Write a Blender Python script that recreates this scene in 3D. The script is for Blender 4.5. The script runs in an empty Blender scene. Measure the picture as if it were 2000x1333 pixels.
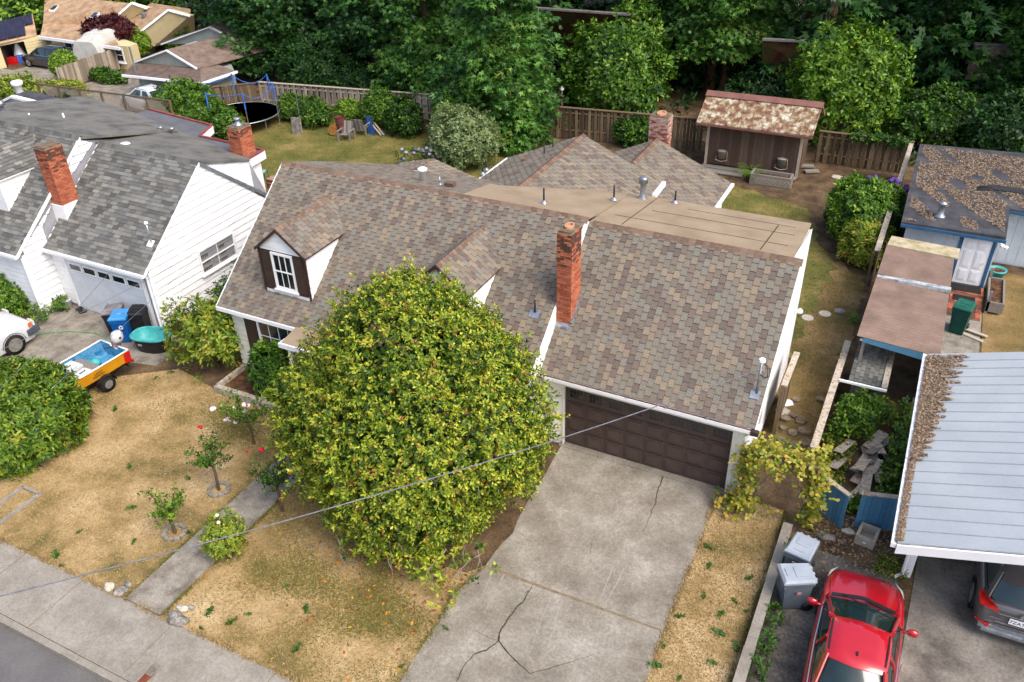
import bpy, math, random
import numpy as np
from mathutils import Vector, Matrix
random.seed(11); rng = np.random.default_rng(11)
scene = bpy.context.scene; COL = scene.collection
PI = math.pi; R = math.radians
# ------------------------------------------------------------------ camera, sky, sun, exposure
CAM = np.array([7.7504, -18.0448, 16.466]); FPX = 1655.0
yaw, pit, rol = R(-27.47), R(33.0), R(-1.6)
_f = np.array([math.sin(yaw)*math.cos(pit), math.cos(yaw)*math.cos(pit), -math.sin(pit)])
_r = np.array([math.cos(yaw), -math.sin(yaw), 0]); _u = np.cross(_r, _f)
CM = np.array([_r*math.cos(rol)+_u*math.sin(rol), -_r*math.sin(rol)+_u*math.cos(rol), _f])
cd = bpy.data.cameras.new('camera'); cam = bpy.data.objects.new('camera', cd); COL.objects.link(cam)
cd.sensor_width = 36; cd.lens = FPX/2000*36; cd.clip_start = .1; cd.clip_end = 1500
cam.matrix_world = Matrix(((CM[0][0], CM[1][0], -CM[2][0], CAM[0]), (CM[0][1], CM[1][1], -CM[2][1], CAM[1]), (CM[0][2], CM[1][2], -CM[2][2], CAM[2]), (0, 0, 0, 1)))
scene.camera = cam
SUN_EL, SUN_AZ = 52, 108            # degrees; azimuth measured from +Y (back) towards +X (right)
w = bpy.data.worlds.new('World'); scene.world = w; w.use_nodes = True
nt = w.node_tree; sky = nt.nodes.new('ShaderNodeTexSky'); sky.sky_type = 'NISHITA'; sky.sun_disc = False
sky.sun_elevation = R(SUN_EL); sky.sun_rotation = R(SUN_AZ); sky.air_density = .9; sky.dust_density = 4.0; sky.ozone_density = .6
nt.links.new(sky.outputs[0], nt.nodes['Background'].inputs[0]); nt.nodes['Background'].inputs[1].default_value = .15
ld = bpy.data.lights.new('sun', 'SUN'); ld.energy = 1.0; ld.angle = R(36); ld.color = (1, .97, .92)
sun = bpy.data.objects.new('sun', ld); COL.objects.link(sun)
sdir = Vector((math.sin(R(SUN_AZ))*math.cos(R(SUN_EL)), math.cos(R(SUN_AZ))*math.cos(R(SUN_EL)), math.sin(R(SUN_EL))))
sun.rotation_euler = sdir.to_track_quat('Z', 'Y').to_euler()
vs = scene.view_settings; vs.view_transform = 'Standard'; vs.look = 'None'; vs.exposure = 1.08; vs.gamma = 1
try: vs.use_curve_mapping = False
except Exception: pass
scene.cycles.max_bounces = 5; scene.cycles.transparent_max_bounces = 6; scene.cycles.use_denoising = True
# ------------------------------------------------------------------ survey: from a sight line to a point of the place
def ray(x, y): return CM.T @ np.array([(x-1000)/FPX, -(y-666.5)/FPX, 1.])
def at(x, y, z=0.):
    d = ray(x, y); t = (z-CAM[2])/d[2]; p = CAM+d*t; return Vector((p[0], p[1], z))
def atY(x, y, Y):
    d = ray(x, y); t = (Y-CAM[1])/d[1]; return Vector(CAM+d*t)
def atX(x, y, X):
    d = ray(x, y); t = (X-CAM[0])/d[0]; return Vector(CAM+d*t)
# ------------------------------------------------------------------ mesh builder
class MB:
    def __init__(s): s.v = []; s.f = []; s.t = []
    def add(s, vs, fs, t=.5):
        n = len(s.v); s.v += [tuple(p) for p in vs]; s.f += [tuple(i+n for i in f) for f in fs]; s.t += [t]*len(fs); return s
    def bx(s, x0, x1, y0, y1, z0, z1, t=.5):
        return s.add([(x0,y0,z0),(x1,y0,z0),(x1,y1,z0),(x0,y1,z0),(x0,y0,z1),(x1,y0,z1),(x1,y1,z1),(x0,y1,z1)],
                     [(3,2,1,0),(4,5,6,7),(0,1,5,4),(1,2,6,5),(2,3,7,6),(3,0,4,7)], t)
    def box(s, c, d, rz=0, t=.5, rx=0, ry=0):
        m = Matrix.Rotation(rz, 3, 'Z') @ Matrix.Rotation(rx, 3, 'X') @ Matrix.Rotation(ry, 3, 'Y'); h = Vector(d)/2; c = Vector(c)
        vs = [c + m @ Vector((sx*h.x, sy*h.y, sz*h.z)) for sz in (-1, 1) for sx, sy in ((-1,-1),(1,-1),(1,1),(-1,1))]
        return s.add(vs, [(3,2,1,0),(4,5,6,7),(0,1,5,4),(1,2,6,5),(2,3,7,6),(3,0,4,7)], t)
    def bar(s, p, q, w, h=None, t=.5, up=(0, 0, 1)):
        h = h or w; p = Vector(p); q = Vector(q); d = (q-p).normalized(); u = Vector(up)
        if abs(d.dot(u)) > .97: u = Vector((0, 1, 0))
        a = d.cross(u).normalized(); b = a.cross(d); vs = []
        for e in (p, q): vs += [e-a*w/2-b*h/2, e+a*w/2-b*h/2, e+a*w/2+b*h/2, e-a*w/2+b*h/2]
        return s.add(vs, [(0,1,2,3),(7,6,5,4),(0,4,5,1),(1,5,6,2),(2,6,7,3),(3,7,4,0)], t)
    def slab(s, poly, off, t=.5):
        n = len(poly); off = Vector(off); a = [Vector(p) for p in poly]; b = [p+off for p in a]
        return s.add(a+b, [tuple(range(n-1, -1, -1)), tuple(range(n, 2*n))]+[(i, (i+1) % n, n+(i+1) % n, n+i) for i in range(n)], t)
    def tube(s, path, r, n=6, t=.5, cap=True):
        P = [Vector(p) for p in path]; k = len(P); rs = r if isinstance(r, (list, tuple)) else [r]*k; vs = []
        for i, p in enumerate(P):
            d = (P[min(i+1, k-1)]-P[max(i-1, 0)]).normalized(); u = Vector((0, 0, 1)) if abs(d.z) < .9 else Vector((0, 1, 0))
            a = d.cross(u).normalized(); b = a.cross(d)
            vs += [p+(a*math.cos(2*PI*j/n)+b*math.sin(2*PI*j/n))*rs[i] for j in range(n)]
        fs = [(i*n+j, i*n+(j+1) % n, (i+1)*n+(j+1) % n, (i+1)*n+j) for i in range(k-1) for j in range(n)]
        if cap: fs += [tuple(range(n-1, -1, -1)), tuple((k-1)*n+j for j in range(n))]
        return s.add(vs, fs, t)
    def lathe(s, prof, c=(0, 0, 0), n=16, sx=1, sy=1, t=.5, e=1., cap=True):
        c = Vector(c); vs = []
        sg = lambda a: math.copysign(abs(a)**e, a)
        for r, z in prof: vs += [c+Vector((r*sx*sg(math.cos(2*PI*j/n)), r*sy*sg(math.sin(2*PI*j/n)), z)) for j in range(n)]
        k = len(prof); fs = [(i*n+j, i*n+(j+1) % n, (i+1)*n+(j+1) % n, (i+1)*n+j) for i in range(k-1) for j in range(n)]
        if cap and prof[0][0] > 0: fs.append(tuple(range(n-1, -1, -1)))
        if cap and prof[-1][0] > 0: fs.append(tuple((k-1)*n+j for j in range(n)))
        return s.add(vs, fs, t)
    def grid(s, fn, nu, nv, t=.5):
        vs = [fn(i/nu, j/nv) for j in range(nv+1) for i in range(nu+1)]
        return s.add(vs, [(j*(nu+1)+i, j*(nu+1)+i+1, (j+1)*(nu+1)+i+1, (j+1)*(nu+1)+i) for j in range(nv) for i in range(nu)], t)
def mesh(name, mb, smooth=False):
    me = bpy.data.meshes.new(name); me.from_pydata(mb.v, [], mb.f)
    a = me.attributes.new('tint', 'FLOAT', 'FACE'); a.data.foreach_set('value', np.array(mb.t, dtype=np.float32))
    if smooth: me.polygons.foreach_set('use_smooth', np.ones(len(mb.f), dtype=bool))
    return me
WT = {}                               # world translation of unrotated things, so parts can be given in world coordinates
def tag(o, label=None, cat=None, group=None, kind=None):
    for k, v in (('label', label), ('category', cat), ('group', group), ('kind', kind)):
        if v: o[k] = v
    return o
def link(name, data, parent=None, M=None, loc=None):
    o = bpy.data.objects.new(name, data); COL.objects.link(o)
    if parent is not None: o.parent = parent
    if M is not None: o.matrix_local = M
    elif loc is not None: o.location = loc
    return o
def mk(name, mb, m, parent=None, smooth=False, local=False, **kw):
    me = mesh(name, mb, smooth); me.materials.append(m); o = link(name, me, parent)
    if parent is not None and not local: o.location = -WT.get(parent.name, Vector())
    WT[o.name] = Vector()
    return tag(o, **kw)
def thing(name, label, cat, loc=(0, 0, 0), rz=0, group=None):
    o = link(name, None, None, None, loc); o.empty_display_size = .2; o.rotation_euler.z = rz
    WT[o.name] = Vector(loc); return tag(o, label, cat, group)
def copy_tree(o, parent=None, depth=0):
    c = o.copy(); COL.objects.link(c)
    if parent is not None: c.parent = parent
    for ch in list(o.children): copy_tree(ch, c)
    return c
def text(name, body, size, m, parent, M, ext=.002, kind=None, align='CENTER'):
    c = bpy.data.curves.new(name, 'FONT'); c.body = body; c.size = size; c.extrude = ext; c.align_x = align; c.align_y = 'CENTER'
    o = bpy.data.objects.new(name, c); COL.objects.link(o); dg = bpy.context.evaluated_depsgraph_get(); me = bpy.data.meshes.new_from_object(o.evaluated_get(dg)); bpy.data.objects.remove(o); bpy.data.curves.remove(c)
    me.materials.clear(); me.materials.append(m); o = link(name, me, parent); o.matrix_local = M; return tag(o, kind=kind)
# ------------------------------------------------------------------ materials
def S(c):                             # sRGB 0-255 -> linear
    return tuple(((x/255)/12.92 if x <= 10 else ((x/255+.055)/1.055)**2.4) for x in c)
G = .80                               # photo value -> base colour under this light
def mat(name, cols, rough=.85, scale=2., lo=.35, hi=.65, fine=60., fa=.3, bump=0., bscale=None, tint=False, spec=.25, metal=0., stretch=None, coat=0., trans=0., alpha=None, g=None, emit=None, warp=0., detail=6., mid=None):
    m = bpy.data.materials.new(name); m.use_nodes = True; n = m.node_tree.nodes; L = m.node_tree.links; b = n['Principled BSDF']
    g = G if g is None else g; cs = [tuple(x*g for x in S(c)) for c in cols]
    geo = n.new('ShaderNodeNewGeometry'); vec = geo.outputs['Position']
    if stretch:
        mp = n.new('ShaderNodeMapping'); mp.inputs['Scale'].default_value = stretch; L.new(vec, mp.inputs['Vector']); vec = mp.outputs[0]
    rp = n.new('ShaderNodeValToRGB'); k = len(cs)
    while len(rp.color_ramp.elements) < k: rp.color_ramp.elements.new(.5)
    a, z = (0, 1) if tint else (lo, hi)
    for i, c in enumerate(cs):
        e = rp.color_ramp.elements[i]; e.position = a+(z-a)*(i/(k-1) if k > 1 else i); e.color = (*c, 1)
    if k == 1: rp.color_ramp.elements[1].color = (*cs[0], 1)
    if tint:
        at_ = n.new('ShaderNodeAttribute'); at_.attribute_name = 'tint'; L.new(at_.outputs['Fac'], rp.inputs[0])
    else:
        no = n.new('ShaderNodeTexNoise'); no.inputs['Scale'].default_value = scale; no.inputs['Detail'].default_value = detail; no.inputs['Roughness'].default_value = .6
        if warp: no.inputs['Distortion'].default_value = warp
        L.new(vec, no.inputs['Vector']); L.new(no.outputs[0], rp.inputs[0])
    out = rp.outputs[0]
    if fa:
        nf = n.new('ShaderNodeTexNoise'); nf.inputs['Scale'].default_value = fine; nf.inputs['Detail'].default_value = 4; nf.inputs['Roughness'].default_value = .7; L.new(vec, nf.inputs['Vector'])
        mr = n.new('ShaderNodeMapRange'); mr.inputs[1].default_value = .3; mr.inputs[2].default_value = .7; mr.inputs[3].default_value = 1-fa; mr.inputs[4].default_value = 1+fa; L.new(nf.outputs[0], mr.inputs[0])
        mx = n.new('ShaderNodeVectorMath'); mx.operation = 'SCALE'; L.new(out, mx.inputs[0]); L.new(mr.outputs[0], mx.inputs['Scale']); out = mx.outputs[0]
        if mid:
            nm = n.new('ShaderNodeTexNoise'); nm.inputs['Scale'].default_value = mid[0]; nm.inputs['Detail'].default_value = 8; nm.inputs['Roughness'].default_value = .75; L.new(vec, nm.inputs['Vector'])
            m2 = n.new('ShaderNodeMapRange'); m2.inputs[1].default_value = .32; m2.inputs[2].default_value = .68; m2.inputs[3].default_value = 1-mid[1]; m2.inputs[4].default_value = 1+mid[1]; L.new(nm.outputs[0], m2.inputs[0])
            mx2 = n.new('ShaderNodeVectorMath'); mx2.operation = 'SCALE'; L.new(out, mx2.inputs[0]); L.new(m2.outputs[0], mx2.inputs['Scale']); out = mx2.outputs[0]
        if bump:
            bp = n.new('ShaderNodeBump'); bp.inputs['Strength'].default_value = bump; bp.inputs['Distance'].default_value = .02; src = nf.outputs[0]
            if bscale:
                nb = n.new('ShaderNodeTexNoise'); nb.inputs['Scale'].default_value = bscale; nb.inputs['Detail'].default_value = 4; L.new(vec, nb.inputs['Vector']); src = nb.outputs[0]
            L.new(src, bp.inputs['Height']); L.new(bp.outputs[0], b.inputs['Normal'])
    L.new(out, b.inputs['Base Color']); b.inputs['Roughness'].default_value = rough; b.inputs['Metallic'].default_value = metal
    b.inputs['Specular IOR Level'].default_value = spec; b.inputs['Coat Weight'].default_value = coat; b.inputs['Coat Roughness'].default_value = .05
    if trans:
        tr = n.new('ShaderNodeBsdfTranslucent'); L.new(out, tr.inputs[0]); ms = n.new('ShaderNodeMixShader'); ms.inputs[0].default_value = trans
        L.new(b.outputs[0], ms.inputs[1]); L.new(tr.outputs[0], ms.inputs[2]); L.new(ms.outputs[0], n['Material Output'].inputs[0])
    if alpha is not None:
        tp = n.new('ShaderNodeBsdfTransparent'); ms = n.new('ShaderNodeMixShader'); ms.inputs[0].default_value = alpha
        L.new(tp.outputs[0], ms.inputs[1]); L.new(b.outputs[0], ms.inputs[2]); L.new(ms.outputs[0], n['Material Output'].inputs[0])
    return m
m_dirt = mat('dirt', [(70,56,42),(98,78,56),(118,98,72)], scale=1.2, fine=14, fa=.4, bump=.5, mid=(4,.25))
m_mulch = mat('mulch', [(58,38,28),(92,62,42),(118,84,58)], scale=5, fine=16, fa=.5, bump=.6)
m_lawn = mat('dry_lawn', [(106,97,56),(152,129,84),(182,156,112),(198,174,132)], scale=.6, lo=.34, hi=.66, fine=13, fa=.25, bump=.4, detail=9, mid=(3,.16))
m_backlawn = mat('back_lawn', [(88,92,42),(110,106,52),(142,126,74)], scale=.6, fine=10, fa=.3, bump=.4, detail=9, mid=(2.5,.2))
m_yardlawn = mat('side_lawn', [(92,86,44),(128,106,64),(152,126,84)], scale=.5, fine=11, fa=.32, bump=.4, detail=9, mid=(2.5,.2))
m_conc = mat('concrete', [(136,129,117),(150,143,131),(164,157,145)], scale=1.2, lo=.3, hi=.68, fine=17, fa=.2, bump=.15, detail=12, mid=(6,.13))
m_concdk = mat('weathered_concrete', [(122,114,102),(140,132,119),(154,147,134),(174,167,155)], scale=1.0, lo=.3, hi=.7, fine=16, fa=.22, bump=.15, detail=15, mid=(9,.12))
m_walk = mat('old_concrete', [(118,110,98),(146,138,125),(162,155,142)], scale=2, fine=18, fa=.28, bump=.3, mid=(6,.14))
m_asph = mat('asphalt', [(104,101,100),(116,113,111)], scale=1, fine=20, fa=.14, bump=.2)
m_gravel = mat('gravelly_asphalt', [(70,66,60),(104,98,90),(128,122,113)], scale=1.1, fine=13, fa=.5, bump=.6, detail=9, mid=(5,.2))
m_slabdk = mat('carport_slab', [(98,93,86),(130,125,117),(150,144,135)], scale=1.0, fine=15, fa=.28, bump=.2, detail=12, mid=(5,.14))
m_crack = mat('crack', [(58,52,42),(84,76,54)], scale=8, fa=.3)
m_joint = mat('joint_fill', [(120,106,84),(150,132,104)], scale=6, fa=.3)
m_pale = mat('pale_scrape', [(146,139,127),(172,165,153)], scale=9, fa=.2)
m_shing = mat('shingle_tan', [(109,99,91),(117,105,97),(126,117,105),(131,124,111),(128,125,116),(138,127,112),(148,134,115),(122,109,99),(134,129,118)], tint=True, fine=30, fa=.22, bump=.25, rough=.95, spec=.1)
m_ridge = mat('ridge_cap', [(112,92,78),(126,104,90),(140,116,100)], tint=True, fine=60, fa=.25, bump=.2, rough=.95, spec=.1)
m_memb = mat('roof_membrane', [(148,130,106),(160,141,116),(168,150,126)], scale=.9, fine=60, fa=.16, bump=.1, rough=.95)
m_shgrey = mat('shingle_grey', [(88,88,86),(106,106,102),(122,122,117),(136,134,128),(110,110,110),(98,96,90),(148,146,138)], tint=True, fine=60, fa=.3, bump=.3, rough=.95, spec=.1)
m_gravroof = mat('gravel_roof', [(92,90,86),(116,114,108),(128,124,116)], scale=1.2, fine=30, fa=.4, bump=.5, rough=.95)
m_white = mat('white_paint', [(226,226,226),(236,236,236)], scale=1.5, fine=3, fa=.04, rough=.6, g=.98)
m_cream = mat('cream_siding', [(222,220,208),(230,228,218)], scale=1.5, fine=3, fa=.05, rough=.65, g=.95)
m_trim = mat('white_trim', [(232,232,232),(240,240,240)], scale=2, fa=.03, rough=.5, g=.97)
m_brown = mat('brown_paint', [(62,46,42),(72,54,48)], scale=3, fa=.12, fine=40, rough=.5, spec=.4)
m_dkbrown = mat('dark_brown_door', [(80,65,60),(90,74,68)], scale=2, fa=.1, fine=40, rough=.45, spec=.4)
m_brick = mat('chimney_brick', [(160,86,62),(188,108,78),(200,124,92),(166,90,66),(104,70,58),(84,66,56)], tint=True, fine=40, fa=.35, bump=.3, rough=.95)
m_brick2 = mat('whitewashed_brick', [(120,62,52),(158,94,80),(178,132,118),(196,170,160)], tint=True, fine=40, fa=.35, bump=.3, rough=.95)
m_mortar = mat('mortar', [(150,120,100),(172,142,120)], scale=6, fa=.3)
m_mortdk = mat('mossy_cap', [(96,84,66),(140,122,100)], scale=6, fa=.4)
m_galv = mat('galvanised', [(150,156,164),(190,196,204)], scale=8, fa=.15, rough=.35, metal=.7)
m_black = mat('black_plastic', [(26,26,28),(38,38,40)], scale=6, fa=.15, rough=.5, spec=.4)
m_rubber = mat('rubber', [(30,30,32),(46,44,42)], scale=9, fa=.25, rough=.9)
m_glass = mat('dark_glass', [(24,30,34),(44,54,58)], scale=1.2, fa=0, rough=.06, spec=.7)
m_clear = mat('window_glass', [(70,74,78)], fa=0, rough=.03, spec=.8, alpha=.3)
m_wood = mat('weathered_wood', [(132,120,106),(164,150,132),(188,174,156),(118,106,92),(202,186,164)], tint=True, fine=30, fa=.3, stretch=(1,1,.15), bump=.3)
m_wooddk = mat('old_fence_wood', [(70,56,42),(96,80,60),(118,100,78),(134,116,90),(84,70,52)], tint=True, fine=30, fa=.35, stretch=(1,1,.15), bump=.3)
m_greywood = mat('grey_wood', [(104,98,92),(138,132,124),(164,158,150)], tint=True, fine=24, fa=.35, bump=.4)
m_lichen = mat('lichen_wood', [(150,138,120),(178,166,150),(198,188,172),(150,120,70)], scale=6, fine=30, fa=.3, bump=.4)
m_bark = mat('bark', [(74,58,44),(98,78,60),(116,96,78)], scale=3, fine=14, fa=.45, stretch=(1,1,.2), bump=.8)
m_barkred = mat('red_bark', [(88,58,40),(120,82,58),(138,100,74)], scale=3, fine=14, fa=.45, stretch=(1,1,.2), bump=.8)
m_twig = mat('pale_twig', [(120,106,92),(168,156,144)], scale=6, fa=.3)
m_stone = mat('stone', [(108,104,98),(142,136,128),(176,170,160)], scale=5, fine=20, fa=.35, bump=.6)
m_lime = mat('pale_stone', [(186,176,158),(214,204,188)], scale=5, fine=20, fa=.2, bump=.4)
def leafmat(name, cols, g=.62, trans=.28, rough=.5): return mat(name, cols, tint=True, fa=.12, fine=9, rough=rough, spec=.35, trans=trans, g=g)
l_camel = leafmat('camellia_leaves', [(30,54,14),(52,80,20),(80,108,26),(116,138,32),(156,168,46),(190,188,62),(140,84,46)], g=1.12)
l_rhodo = leafmat('rhododendron_leaves', [(34,60,16),(58,92,22),(88,122,32),(124,148,42),(158,166,56),(176,150,56)], g=1.)
l_green = leafmat('shrub_leaves', [(24,50,12),(44,78,18),(70,108,24),(104,140,36),(136,160,48)], g=1.1)
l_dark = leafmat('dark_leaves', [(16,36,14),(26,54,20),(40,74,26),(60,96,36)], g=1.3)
l_conif = leafmat('conifer_sprays', [(14,34,14),(22,50,22),(34,68,28),(48,86,34),(70,104,42),(92,96,50)], g=1.25, trans=.15)
l_cedar = leafmat('cedar_sprays', [(22,46,18),(36,70,26),(56,94,34),(78,118,44),(104,136,56),(128,116,62)], g=1.3, trans=.2)
l_yell = leafmat('yellowing_vine_leaves', [(70,96,28),(120,140,40),(170,172,56),(204,190,84),(216,170,70)], g=.8)
l_red = leafmat('maple_leaves', [(50,18,22),(82,30,32),(112,44,42)], g=.8)
l_fern = leafmat('fern_fronds', [(44,78,22),(84,116,30),(128,146,44)], g=.8)
l_grass = leafmat('dry_grass_blades', [(132,112,66),(162,136,88),(182,154,106),(196,170,124),(122,116,64)], g=.85, trans=.1, rough=.9)
l_ggrass = leafmat('green_grass_blades', [(92,98,40),(116,114,50),(142,130,68),(104,112,48)], g=.9, trans=.1, rough=.9)
l_weed = leafmat('weed_leaves', [(44,84,28),(72,116,40),(100,140,52)], g=.8)
l_pale = leafmat('pale_leaves', [(70,92,48),(104,124,72),(140,156,104),(164,176,126)], g=1.)
m_mauve = mat('hydrangea_petals', [(120,110,160),(168,156,196),(196,180,210)], tint=True, fa=.1)
m_pink = mat('pink_petals', [(240,206,214),(248,228,230)], scale=20, fa=.1, g=.9)
m_redpet = mat('red_petals', [(190,20,50),(216,40,70)], scale=20, fa=.1)
m_purple = mat('purple_petals', [(88,52,140),(120,80,170)], scale=20, fa=.2)
# ------------------------------------------------------------------ helpers for surfaces made of pieces
def sheet(name, poly, z, m, **kw):
    mb = MB(); mb.add([(p[0], p[1], z) for p in poly], [tuple(range(len(poly)))]); kw.setdefault('kind', 'structure'); return mk(name, mb, m, **kw)
def slabpoly(mb, poly, z0, z1, t=.5): return mb.slab([(p[0], p[1], z0) for p in poly], (0, 0, z1-z0), t)
def pxs(*pts, z=0): return [at(x, y, z) for x, y in pts]
def clip(poly, clipper):              # convex clip in 2D (counter-clockwise clipper)
    out = list(poly)
    for i in range(len(clipper)):
        a = clipper[i]; b = clipper[(i+1) % len(clipper)]; inp = out; out = []
        if not inp: break
        side = lambda p: (b[0]-a[0])*(p[1]-a[1])-(b[1]-a[1])*(p[0]-a[0])
        for j in range(len(inp)):
            p = inp[j]; q = inp[(j+1) % len(inp)]; sp, sq = side(p), side(q)
            if sp >= 0: out.append(p)
            if (sp >= 0) != (sq >= 0):
                t = sp/(sp-sq); out.append((p[0]+(q[0]-p[0])*t, p[1]+(q[1]-p[1])*t))
    return out
def area(p): return abs(sum(p[i][0]*p[(i+1) % len(p)][1]-p[(i+1) % len(p)][0]*p[i][1] for i in range(len(p))))/2
def ccw(p): return p if sum(p[i][0]*p[(i+1) % len(p)][1]-p[(i+1) % len(p)][0]*p[i][1] for i in range(len(p))) > 0 else p[::-1]
def inside(P, pts):
    x, y = pts[:, 0], pts[:, 1]; c = np.zeros(len(pts), bool); n = len(P)
    for i in range(n):
        x0, y0, x1, y1 = P[i][0], P[i][1], P[(i+1) % n][0], P[(i+1) % n][1]
        if y0 == y1: continue
        k = ((y0 > y) != (y1 > y)) & (x < (x1-x0)*(y-y0)/(y1-y0)+x0); c ^= k
    return c
_sv = {}
def shingles(parent, m, O, u, v, poly, w, h, style='zig', nparts=0, th=.03, name='shingle', holes=(), base=.004, jit=0.):
    """cover the polygon poly (in u,v metres on the plane through O) with shingle pieces; the nearest nparts whole ones are parts of their own"""
    O = Vector(O); u = Vector(u).normalized(); v = Vector(v).normalized(); n = u.cross(v).normalized(); poly = ccw(poly); pcs = []
    us = [p[0] for p in poly]; vv = [p[1] for p in poly]
    cols = int((max(us)-min(us))/w)+2; rows = int((max(vv)-min(vv))/h)+3
    for i in range(cols):
        for j in range(-1, rows):
            u0 = min(us)+i*w; v0 = min(vv)+j*h
            if style == 'zig': v0 += (i % 2)*h/2
            else: u0 += (j % 2)*w*.5-w*.5+(j*37 % 7)/7*w*.25
            g = .006; rect = [(u0+g/2, v0), (u0+w-g/2, v0), (u0+w-g/2, v0+h*1.02), (u0+g/2, v0+h*1.02)]
            c = clip(rect, poly)
            if len(c) < 3 or area(c) < w*h*.08: continue
            if any(a0 < u0+w/2 < a1 and b0 < v0+h/2 < b1 for a0, a1, b0, b1 in holes): continue
            pcs.append((u0, v0, c, area(c) > w*h*.985))
    whole = sorted([k for k, p in enumerate(pcs) if p[3]], key=lambda k: (O+u*pcs[k][0]+v*pcs[k][1]-Vector(CAM)).length)[:nparts]
    ws = set(whole); rest = MB()
    hz = lambda vloc, v0: base+th*(1-min(max((vloc-v0)/h, 0), 1)*.8)
    for k, (u0, v0, c, _) in enumerate(pcs):
        t = random.random()
        if k in ws:
            key = (m.name, w, h, th, int(t*12))
            if key not in _sv:
                mb = MB(); g = .003
                mb.add([(g,0,0),(w-g,0,0),(w-g,h*1.02,0),(g,h*1.02,0),(g,0,base+th),(w-g,0,base+th),(w-g,h*1.02,base+th*.2),(g,h*1.02,base+th*.2)],
                       [(4,5,6,7),(0,1,5,4),(1,2,6,5),(3,0,4,7)], (int(t*12)+.5)/12)
                me = mesh(name, mb); me.materials.append(m); _sv[key] = me
            p = O+u*u0+v*v0-WT[parent.name]
            link(name, _sv[key], parent, Matrix(((u.x,v.x,n.x,p.x),(u.y,v.y,n.y,p.y),(u.z,v.z,n.z,p.z),(0,0,0,1))))
        else:
            a = [O+u*x+v*y for x, y in c]; b = [O+u*x+v*y+n*(hz(y, v0)) for x, y in c]; q = len(c)
            rest.add(a+b, [tuple(range(q, 2*q))]+[(i, (i+1) % q, q+(i+1) % q, q+i) for i in range(q)], t)
    if rest.v: mk(name+'_field', rest, m, parent, kind='stuff')
def siding(parent, m, O, u, poly, ex=.2, th=.022, name='siding_board', vertical=False, z0=None, gap=.02):
    """lap boards, each a part of its own, over the polygon poly (u horizontal, z up) on the wall through O"""
    O = Vector(O); u = Vector(u).normalized(); up = Vector((0, 0, 1)); n = u.cross(up); poly = ccw(poly)
    k = 0 if vertical else 1; a = min(p[k] for p in poly); b = max(p[k] for p in poly); c = a; big = 99
    while c < b-.01:
        r = [(c+gap/2, -big), (c+ex-gap/2, -big), (c+ex-gap/2, big), (c+gap/2, big)] if vertical else [(-big, c+gap), (big, c+gap), (big, c+ex), (-big, c+ex)]
        q = clip(poly, r)
        if len(q) >= 3 and area(q) > .002:
            hz = (lambda p: th) if vertical else (lambda p: .004+th*(1-min((p[1]-c)/ex, 1)*.85))
            A = [O+u*p[0]+up*p[1] for p in q]; B = [O+u*p[0]+up*p[1]+n*hz(p) for p in q]; s = len(q); mb = MB()
            mb.add(A+B, [tuple(range(s, 2*s))]+[(i, (i+1) % s, s+(i+1) % s, s+i) for i in range(s)], random.random())
            mk(name, mb, m, parent)
        c += ex
def window(parent, O, u, w, h, cols=3, rows=2, sash=2, frame=.07, m=None, glass=None, depth=.05, sill=True, name='window'):
    """frame with each pane a sub-part; O lower left corner on the wall, u along the wall"""
    m = m or m_trim; glass = glass or m_glass; O = Vector(O); u = Vector(u).normalized(); up = Vector((0, 0, 1)); n = u.cross(up); mb = MB()
    def pb(mb_, a0, a1, b0, b1, d0, d1): 
        mb_.slab([O+u*a0+up*b0+n*d0, O+u*a1+up*b0+n*d0, O+u*a1+up*b1+n*d0, O+u*a0+up*b1+n*d0], n*(d1-d0))
    pb(mb, 0, frame, 0, h, 0, depth); pb(mb, w-frame, w, 0, h, 0, depth); pb(mb, frame, w-frame, h-frame, h, 0, depth); pb(mb, frame, w-frame, 0, frame, 0, depth)
    if sill: pb(mb, -.05, w+.05, -.05, -.001, 0, depth+.05)
    iw = w-2*frame; ih = (h-2*frame)/sash; mu = .022; pan = []
    for s_ in range(sash):
        b0 = frame+s_*ih; d = depth*.8-.018*(0 if s_ == sash-1 else 1)
        if s_: pb(mb, frame, w-frame, b0-.02, b0+.02, .002, depth*.9)
        for i in range(cols):
            if i: pb(mb, frame+iw*i/cols-mu/2, frame+iw*i/cols+mu/2, b0+.02, b0+ih-.02, .002, d)
            for j in range(rows):
                if j and i == 0: pb(mb, frame, w-frame, b0+ih*j/rows-mu/2, b0+ih*j/rows+mu/2, .002, d-.003)
                pan.append((frame+iw*i/cols+mu/2, frame+iw*(i+1)/cols-mu/2, b0+ih*j/rows+mu/2, b0+ih*(j+1)/rows-mu/2, d*.5))
    wo = mk(name, mb, m, parent)
    for a0, a1, b0, b1, d in pan:
        q = MB(); pb(q, a0, a1, b0, b1, d-.006, d); mk('pane', q, glass, wo)
    return wo
def brickwork(mb, x0, x1, y0, y1, z0, z1, bw=.2, bh=.065, j=.012):
    z = z0; k = 0
    while z < z1-.02:
        zz = min(z+bh, z1); off = (k % 2)*bw/2
        for (a0, a1, fix, ax) in ((x0, x1, y0, 0), (x0, x1, y1, 0), (y0, y1, x0, 1), (y0, y1, x1, 1)):
            a = a0-off
            while a < a1-.01:
                s0 = max(a, a0); s1 = min(a+bw-j, a1)
                if s1-s0 > .02:
                    t = random.random()*.62 if random.random() > max(0, (z-z0)/(z1-z0)-.62)*2.2 else random.uniform(.7, 1); o = .012
                    if ax == 0: mb.bx(s0, s1, fix-o, fix+o, z, zz-j, t)
                    else: mb.bx(fix-o, fix+o, s0, s1, z, zz-j, t)
                a += bw
        z += bh; k += 1
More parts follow.
